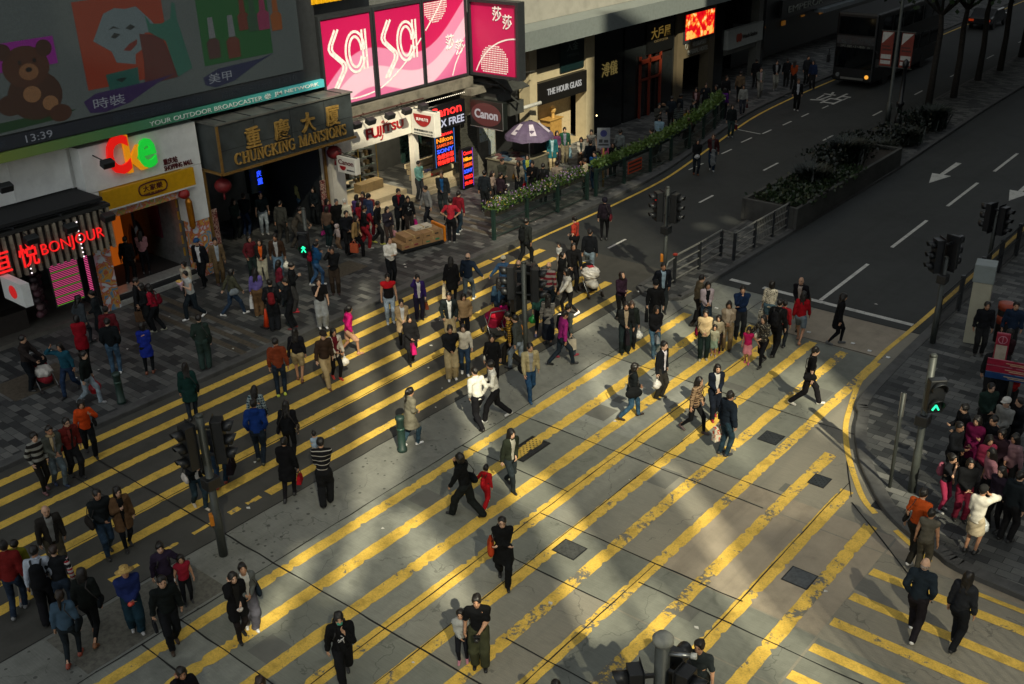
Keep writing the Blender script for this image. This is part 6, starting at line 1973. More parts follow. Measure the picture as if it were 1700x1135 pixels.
def shrub(x, y, h, r, n, label, seed, kind='shrub', blade=False):
    t = thing(kind, label, 'shrub', (x, y, .85 if y < 46.5 else .2), 0, 'shrubs along the median planter')
    b = MB()
    rr = random.Random(seed)
    if blade:
        for k in range(n):
            a = rr.uniform(0, 6.28)
            o = Vector((rr.gauss(0, r * .3), rr.gauss(0, r * .4), 0))
            L = h * rr.uniform(.7, 1.15)
            d = Vector((math.cos(a), math.sin(a), 0))
            s = Vector((-d.y, d.x, 0)) * .035
            q = [o, o + d * L * .25 + Vector((0, 0, L * .6)), o + d * L * .65 + Vector((0, 0, L * .85))]
            b.add([q[0] - s, q[0] + s, q[1] + s, q[2], q[1] - s], [(0, 1, 2, 4), (4, 2, 3)], rr.randrange(2))
    else:
        pts = [(rr.gauss(0, r * .4), rr.gauss(0, r * .4), rr.uniform(.1, h)) for _ in range(30)]
        leaves(b, pts, n, .16, (.16, .16, .14), seed, 0, .3, 2)
    b.build('foliage', [plain('shrub dark', '0f1811', .5, 0, .3, 30), plain('shrub mid', '152218', .5, 0, .3, 30)], t)
    MB().tube([(0, 0, -.2), (0, 0, h * .5)], .03, 6).build('stem', plain('bark', '2e2620', .9), t)
for k in range(9):
    shrub(-17.5 - (k % 2) * .25, 40.3 + k * 1.75, (.75, .95, 1.15)[k % 3], .8, 420 if k % 2 else 900, ('spiky dark shrub', 'leafy dark shrub', 'broad dark shrub')[k % 3] + ' on the median, ' + ('nearest the railing', 'second from the railing', 'third from the railing', 'fourth from the railing', 'in the middle of the row', 'sixth from the railing', 'seventh from the railing', 'eighth from the railing', 'farthest from the railing')[k], 40 + k, 'shrub', k % 2 == 0)
def tree(x, y, label, seed, h=5.2, r=.16):
    rr = random.Random(seed)
    t = thing('street_tree', label, 'tree', (x, y, .12), 0, 'trees along the median')
    MB().tube([(0, 0, 0), (.03, .02, h * .4), (rr.uniform(-.1, .1), .05, h * .75), (rr.uniform(-.15, .15), .1, h)], [r * 1.25, r, r * .9, r * .7], 10).build('trunk', plain('dark bark', '2a2622', .9, 0, .4, 8), t, True)
    lm = MB()
    tips = []
    for k in range(7):
        a = k * .9 + rr.uniform(-.3, .3)
        L = rr.uniform(2, 3.4)
        p = [(0, .1, h * .92), (math.cos(a) * L * .5, .1 + math.sin(a) * L * .5, h + .9), (math.cos(a) * L, .1 + math.sin(a) * L, h + 1.7 + rr.uniform(0, 1.2))]
        lm.tube(p, [r * .5, r * .3, .03], 6)
        tips += [tuple(Vector(p[1]).lerp(Vector(p[2]), q)) for q in (.2, .6, 1.0)]
    lm.build('limb', plain('dark bark', '2a2622', .9, 0, .4, 8), t, True)
    b = MB()
    tips += [(rr.gauss(0, 1.6), rr.gauss(0, 1.6), h + 1.2 + rr.uniform(0, 2.6)) for _ in range(20)]
    leaves(b, tips, 3600, .3, (.55, .55, .45), seed, 0, .1, 2)
    b.build('crown', [plain('crown dark', '1c2c18', .6, 0, .3, 20), plain('crown mid', '2a3e20', .6, 0, .3, 20)], t)
for k, (x, y) in enumerate(((-19.43, 59.4), (-18.95, 62.0), (-19.3, 67.3), (-19.1, 70.9), (-19.3, 76), (-19.2, 82), (-18.9, 89))):
    tree(x, y, 'bare straight trunk of a leafy median tree, ' + ('nearest the banners', 'second from the banners', 'third from the banners', 'fourth from the banners', 'fifth from the banners', 'sixth from the banners', 'farthest along the road')[k], 70 + k)
t = thing('lamp_post', 'street lamp post with two red and white hanging banners on the median', 'lamp post', (-19.85, 54.6, .12))
MB().tube([(0, 0, 0), (0, 0, 1.0), (0, 0, 1.02), (0, 0, 7.5)], [.14, .14, .09, .07], 12).build('post', M_POLE, t, True)
MB().tube([(0, 0, 4.6), (-.9, 0.0, 4.6)], .02, 6).tube([(0, 0, 4.6), (.9, 0, 4.6)], .02, 6).tube([(0, 0, 2.8), (-.9, 0, 2.8)], .02, 6).tube([(0, 0, 2.8), (.9, 0, 2.8)], .02, 6).build('arms', M_POLE, t)
for sg, nm in ((-1, 'left'), (1, 'right')):
    x0, x1 = sorted((sg * .2, sg * .82))
    o = MB().box(x0, x1, -.008, .008, 2.84, 4.56).build('banner', plain('red banner', '6c2418', .7), t)
    b = MB().prism([(x0 + .03, -.009, 4.53), (x1 - .03, -.009, 4.53), (x0 + .03, -.009, 3.95)], (0, -.004, 0))
    b.box(x0 + .05, x1 - .05, -.013, -.009, 3.2, 3.42).box(x0 + .05, x1 - .05, -.013, -.009, 2.94, 3.12)
    b.build('white_print', plain('white print', 'a8a8a4', .6), o)
    b = MB().box(x0 + .08, x1 - .08, -.013, -.009, 3.62, 3.7).box(x0 + .05, x1 - .15, -.013, -.009, 3.8, 3.86)
    b.build('dark_print', plain('dark print', '3a1410', .6), o)
t = thing('pedestal_lamp', 'short black lamp pillar on the median in front of the banners', 'lamp', (-19.0, 53.8, .12))
MB().lathe([(.2, 0), (.2, .5), (.13, .6), (.12, 1.1), (.2, 1.15), (.2, 1.3), (.12, 1.35), (.1, 3.0), (.16, 3.05), (.16, 3.3), (.02, 3.45)], 12).build('pillar', M_BLK, t, True)

# ---- right-hand pavement: pale pillar, railing, signs
t = thing('pillar', 'pale square pillar with a grey cap on the right pavement', 'pillar', (-7.65, 30.45, .12), R_(12))
bev(MB().box(-.26, .26, -.26, .26, 0, 1.95).build('shaft', wallp('pale pillar', 'a09c88', .6, .1), t), .02)
bev(MB().box(-.29, .29, -.29, .29, 1.951, 2.5).build('cap', wallp('grey cap', '7a8280', .5, .15), t), .02)
fence([(-8.75, 30.4), (-8.75, 32.4), (-8.75, 34.4), (-8.75, 36.4), (-8.75, 38.4), (-8.75, 40.4), (-8.75, 44)], 'dark railing with pale top rail along the right kerb behind the pillar', False, M_DARK)
t = thing('litter_bin', 'orange and black bin next to the pale pillar', 'bin', (-7.0, 30.9, .12))
MB().lathe([(.22, 0), (.22, 1.15), (.2, 1.2)], 16).build('barrel', plain('bin black', '1c1614', .5), t, True)
MB().lathe([(.24, 1.05), (.24, 1.22), (.15, 1.24)], 16).build('rim', plain('orange rim', '9c3c20', .5), t, True)
MB().lathe([(.224, .6), (.224, .85)], 16).build('band', plain('orange rim', '9c3c20', .5), t, True)
t = thing('bus_stop_sign', 'pink and cream stop sign on a red post above the right-hand crowd', 'sign', (-5.9, 26.3, .12), facing(-5.9, 26.3, 0))
MB().tube([(0, 0, 0), (0, 0, 1.4)], .05, 10).build('post', plain('red post', '8c1626', .5), t, True)
bev(MB().box(-.16, .16, -.05, .05, 1.4, 2.3).build('sign_box', plain('crimson box', '8a1830', .5), t), .02)
MB().box(-.13, .13, .051, .056, 1.55, 1.98).build('timetable', plain('cream panel', 'a89c8c', .5), t)
MB().tube([(.1 * math.cos(k * math.pi / 8), .056, 2.13 + .1 * math.sin(k * math.pi / 8)) for k in range(17)], .012, 5).tube([(0, .056, 2.04), (0, .056, 2.22)], .012, 5).build('emblem', plain('pale pink', 'b07080', .5), t)
t = thing('finger_sign', 'crimson and blue direction sign boards over the heads of the right-hand crowd', 'sign', (-5.3, 25.3, .12), facing(-5.3, 25.3, 0))
MB().tube([(0, -.05, 0), (0, -.05, 2.1)], .05, 10).build('post', M_POLE, t, True)
for z, c in ((1.98, '8a1430'), (1.8, '8a1430'), (1.62, '143a6a')):
    o = MB().box(-.62, .62, -.02, .02, z - .08, z + .08).build('board', plain('sign ' + c, c, .4), t)
    b = MB().tube([(-.5, .018, z), (-.5, .026, z)], .05, 10)
    for k in range(2): b.box(-.38, .1 + .1 * k, .02, .024, z - .035 + .04 * k, z - .015 + .04 * k)
    b.build('sign_print', plain('pale print', 'b09878', .5), o)

# ---- pavement: parking sign, umbrella, stall, cart, table
t = thing('parking_sign', 'grey street sign with a blue disc on a yellow post by the railing', 'sign', (-25.55, 36.8, .12), facing(-25.55, 36.8, 0))
MB().tube([(0, 0, 0), (0, 0, 2.3)], .045, 10).build('post', plain('yellow post', '9c7420', .5), t, True)
MB().box(-.28, .28, .03, .05, 1.75, 2.62).build('plate', plain('grey plate', '6c7074', .5), t)
MB().tube([(0, .05, 2.38), (0, .058, 2.38)], .15, 18).build('blue_disc', plain('blue disc', '242a5c', .4), t)
MB().box(-.22, .22, .05, .056, 1.85, 1.92).box(-.2, -.02, .05, .056, 1.98, 2.1).box(.05, .2, .05, .056, 1.98, 2.12).build('sign_print', plain('dark print', '202428', .5), t)
t = thing('market_umbrella', 'purple scalloped parasol with white print over the newspaper stall', 'umbrella', (-29.15, 36.15, .12))
MB().tube([(0, 0, 0), (0, 0, 2.5)], .03, 8).build('pole', M_STEEL, t, True)
b, w = MB(), MB()
N = 8
prof = [(.03, 2.52), (.35, 2.46), (.75, 2.26), (1.08, 1.96)]
vs, fs = [], []
for r, z in prof:
    for k in range(N * 4):
        a = 2 * math.pi * k / (N * 4)
        sag = 1 - .05 * (1 - abs(math.cos(a * N / 2)))
        vs.append((r * sag * math.cos(a), r * sag * math.sin(a), z))
n = N * 4
for k in range(n):
    a = 2 * math.pi * k / n
    vs.append((1.1 * math.cos(a), 1.1 * math.sin(a), 1.80 + .05 * abs(math.cos(a * N / 2))))
for i in range(4):
    for k in range(n): fs.append((i * n + k, i * n + (k + 1) % n, (i + 1) * n + (k + 1) % n, (i + 1) * n + k))
b.add(vs, fs)
o = b.build('canopy', plain('purple canvas', '4c3f58', .7, 0, .2, 5), t, False)
o.modifiers.new('thickness', 'SOLIDIFY').thickness = .012
for a0 in (-100, -40, 25, 120):
    for da, r0, r1 in ((0, .45, .95),):
        q = [(r, a0 + s_, ) for r, s_ in ((r0, -12), (r0, 12), (r1, 9), (r1, -9))]
        w.add([(r * math.cos(R_(a)), r * math.sin(R_(a)), (2.44 - .62 * (r - .45) - .3 * (r - .45) ** 2) + .05) for r, a in q], [(0, 1, 2, 3)])
ow = w.build('white_print', plain('white print', 'a8a0ac', .6), o)
ow.modifiers.new('thickness', 'SOLIDIFY').thickness = .006
b = MB()
for k in range(8): b.tube([(0, 0, 1.9), (1.0 * math.cos(k * math.pi / 4), 1.0 * math.sin(k * math.pi / 4), 1.95)], .01, 4)
b.build('ribs', M_STEEL, t)
t = thing('newspaper_stall', 'metal newspaper stall with a worn top and dark boxes under the parasol', 'stall', (-29.9, 36.4, .12))
bev(MB().box(-.9, .9, -1.3, .9, .0, .82).build('counter', plain('stall tin', '5c5b52', .5, .3, .3, 3), t), .02)
MB().box(-.95, .95, -1.35, .95, .821, .86).build('top', plain('stall top', '77715f', .5, .2, .35, 4), t)
bev(MB().box(-.7, .6, .3, 1.5, .87, 1.9).build('cabinet', plain('dark cabinet', '17191a', .6), t), .02)
b = MB()
for k in range(14): b.box(-.8 + (k % 4) * .4, -.5 + (k % 4) * .4, -1.2 + (k // 4) * .35, -.95 + (k // 4) * .35, .86, .9 + .03 * (k % 3), k % 3)
b.build('newspapers', [plain('newsprint', '8c8a80', .8), plain('magazine', '5a3c3c', .5), plain('magazine blue', '3c4c5c', .5)], t)
t = thing('folding_table', 'round orange table behind the hedge beside the woman in pink', 'table', (-26.3, 38.4, .12))
MB().lathe([(.02, .72), (.5, .72), (.5, .76), (.02, .765)], 20).build('table_top', plain('orange laminate', 'b04818', .4), t)
MB().tube([(0, 0, 0), (0, 0, .72)], .04, 8).tube([(-.35, 0, .02), (.35, 0, .02)], .025, 6).tube([(0, -.35, .02), (0, .35, .02)], .025, 6).build('pedestal', M_DARK, t)
CA = R_(-14)
t = thing('pallet_truck', 'low hand pallet truck with an orange end panel loaded with cartons', 'trolley', (-26.95, 26.55, .12), CA)
MB().box(-.42, -.2, -.95, .95, .08, .18).box(.2, .42, -.95, .95, .08, .18).box(-.2, .2, .8, 1.0, .06, .2).build('forks', M_BLK, t)
bev(MB().box(-.45, .45, .92, 1.02, .1, .72).build('end_panel', plain('orange end panel', 'c87410', .45), t), .02)
MB().box(-.1, .12, 1.021, 1.03, .2, .6).box(-.35, .38, .915, .92, .3, .6).build('white_plate', plain('white plate', 'b8b8b4', .5), t)
MB().tube([(0, 1.05, .3), (0, 1.6, 1.0), (0, 1.62, 1.05)], .03, 8).tube([(-.15, 1.62, 1.05), (.15, 1.62, 1.05)], .025, 6).build('handle', M_BLK, t)
b = MB()
for y in (-.8, .8):
    for x in (-.3, .3): b.tube([(x - .03, y, .07), (x + .03, y, .07)], .07, 10)
b.build('wheel', M_BLK, t)
CM = Matrix.Translation((-26.95, 26.55, .12)) @ Matrix.Rotation(CA, 4, 'Z')
M_CARD = plain('cardboard', '8c6c48', .8, 0, .2, 4)
def carton(x0, x1, y0, y1, z0, z1, label, m=M_CARD, stripes=None):
    c = CM @ Vector(((x0 + x1) / 2, (y0 + y1) / 2, z0))
    t = thing('carton', label, 'box', c, CA, 'cartons on the pallet truck')
    w, d, h = (x1 - x0) / 2, (y1 - y0) / 2, z1 - z0
    bev(MB().box(-w, w, -d, d, 0, h).build('box', m, t), .008, 1)
    MB().box(-w - .002, w + .002, -.03, .03, h * .6, h + .003).build('tape', plain('parcel tape', 'a08858', .4), t)
    b = MB().box(w, w + .004, -d * .7, -d * .3, h * .3, h * .5).box(w, w + .004, d * .2, d * .6, h * .3, h * .6)
    b.build('printed_mark', plain('print ' + str(stripes), stripes or '3c2c1c', .6), t)
carton(-.44, .44, -.95, -.05, .19, .42, 'brown carton with a red printed band, rear of the lower layer', M_CARD, '7a3030')
carton(-.44, .44, -.03, .9, .19, .42, 'brown carton with a green printed band, lower layer near the orange panel', M_CARD, '1c6a4a')
carton(-.34, .44, -.75, .0, .425, .64, 'plain brown carton with hand holes on top, nearer the kerb end')
carton(-.34, .44, .02, .85, .425, .64, 'plain brown carton with hand holes on top, next to the orange panel')
carton(-.3, .05, -.1, .65, .645, .76, 'small white carton lying on top of the load', plain('white carton', 'b8b2a4', .7))
def poly_bin(x, y, label):
    t = thing('litter_bin', label, 'bin', (x, y, .12))
    bev(MB().box(-.25, .25, -.25, .25, 0, 1.0).build('bin_body', M_DARK, t), .04)
    MB().box(-.27, .27, -.27, .27, 1.001, 1.06).build('lid', M_STEEL, t)

# ---- strollers, pushchairs
def stroller(x, y, rz, c, label, cover=None, s=1.0, cc='222'):
    t = thing('pushchair', label, 'pushchair', (x, y, .0), rz)
    t.scale = (s, s, s)
    f = MB()
    for sx in (-1, 1):
        f.tube([(sx * .24, -.45, 1.02), (sx * .24, -.1, .5), (sx * .25, .42, .12)], .014, 6)
        f.tube([(sx * .24, -.36, .12), (sx * .24, .1, .55), (sx * .22, .3, .62)], .014, 6)
    f.tube([(-.24, -.45, 1.02), (.24, -.45, 1.02)], .02, 6)
    f.build('frame', M_STEEL, t, True)
    for sx in (-1, 1):
        for yy in (-.36, .42):
            MB().tube([(sx * .25 - .025, yy, .1), (sx * .25 + .025, yy, .1)], .1, 14).build('wheel', plain('wheel', '1c1414', .6), t)
    F = Field([-.35, -.5, .1], [.35, .5, 1.05], .02)
    F.cap((0, -.22, .75), (0, .05, .42), .17, .17, .05)
    F.cap((0, .05, .42), (0, .3, .42), .16, .13, .05)
    V, Q = F.mesh()
    V[:, 0] *= 1.2
    np_mesh('seat', V, Q, [cloth(c)], t)
    F = Field([-.35, -.6, .5], [.35, .3, 1.2], .02)
    F.ell((0, -.22, .82), (.24, .26, .22), .02)
    F.cut(2, .78)
    V, Q = F.mesh()
    np_mesh('hood', V, Q, [cloth(cc)], t)
    MB().box(-.2, .2, -.3, .15, .14, .3).build('basket', cloth('333'), t)
    if cover:
        F = Field([-.4, -.5, .3], [.4, .6, 1.1], .02)
        F.ell((0, .1, .62), (.24, .3, .17), .02)
        F.wrinkle(.012, 3, (30, 25, 21))
        V, Q = F.mesh()
        np_mesh('blanket', V, Q, [cloth(cover)], t)
    return t

# ---- bus and distant cars
t = thing('double_decker_bus', 'dark double decker bus facing us at the far left kerb', 'bus', (-24.95, 61.8, 0))
b = MB().box(-1.25, 1.25, 0, 11, .35, 4.35)
bev(b.build('body', plain('dark bus paint', '0b0e10', .45), t), .12, 3)
MB().box(-1.12, 1.12, -.02, .05, 1.15, 2.35).build('windscreen', plain('bus glass', '0a0e10', .06), t)
MB().box(-1.1, 1.1, -.02, .05, 3.1, 4.1).build('upper_windscreen', plain('bus glass', '0a0e10', .06), t)
o = MB().box(-1.15, 1.15, -.03, .04, 2.55, 3.0).build('advert_panel', poster_mat('advert panel', '303638', '382c2a', '20282c', '3c4040', 3.5), t)
sub_ = letters('天星小輪 5', -.9, .9, 2.36, 2.5, -.03, '-Y', plain('dim letters', '6c7068', .5), t, .01)
for sx in (-1, 1):
    MB().tube([(sx * .9, -.03, .72), (sx * .9, .05, .72)], .12, 12).build('headlight', emit('dim headlight', 'ffb040', .7) if sx > 0 else plain('headlight', '6c7070', .2), t)
    for yy in (2.0, 8.2): MB().tube([(sx * 1.0, yy, .48), (sx * 1.27, yy, .48)], .48, 16).build('wheel', M_BLK, t)
    MB().tube([(sx * 1.25, .0, 2.3), (sx * 1.5, -.15, 2.2), (sx * 1.5, -.15, 1.8)], .03, 6).box(sx * 1.5 - .1, sx * 1.5 + .1, -.2, -.12, 1.4, 1.85).build('mirror', M_BLK, t)
    for z0, z1 in ((1.35, 2.3), (3.1, 4.0)):
        for k in range(6): MB().box(sx * 1.25 - .012, sx * 1.25 + .012, .8 + k * 1.65, 2.2 + k * 1.65, z0, z1).build('side_window', plain('bus glass', '0a0e10', .06), t)
MB().box(-.7, .7, -.04, .02, .5, .62).build('number_plate', plain('plate', '6c6c66', .5), t)
def car(x, y, rz, c, label):
    t = thing('car', label, 'car', (x, y, 0), rz, 'cars far along the road')
    prof = [(-2.1, .35), (-2.15, .75), (-1.3, .95), (-.7, 1.42), (.9, 1.45), (1.6, 1.0), (2.15, .9), (2.2, .4)]
    b = MB().prism([(-.85, p[0], p[1]) for p in prof], (1.7, 0, 0))
    bev(b.build('body', plain('car paint', c, .25), t), .08, 3)
    MB().box(-.87, .87, -.75, .95, 1.02, 1.34).build('side_window', plain('car glass', '0c1012', .06), t)
    MB().prism([(-.7, -1.33, .98), (.7, -1.33, .98), (.65, -.74, 1.41), (-.65, -.74, 1.41)], (0, -.02, .02)).build('windscreen', plain('car glass', '0c1012', .06), t)
    for sx in (-1, 1):
        for yy in (-1.35, 1.3): MB().tube([(sx * .7, yy, .32), (sx * .88, yy, .32)], .32, 14).build('wheel', M_BLK, t)
        MB().box(sx * .6 - .18, sx * .6 + .18, -2.17, -2.1, .6, .75).build('headlight', plain('headlight', '8c9090', .2), t)
        MB().box(sx * .6 - .18, sx * .6 + .18, 2.13, 2.21, .65, .8).build('tail_light', emit('tail light', 'ff5010', .15), t)
car(-16.9 + .2, 84.5, 0, '80868a', 'pale car at the top right corner beyond the median trees')
car(-22.6, 100, math.pi, '6a1a14', 'dark red car far away up the road near the top edge')
car(-25.2, 88, math.pi, '202428', 'dark car behind the bus far up the road')

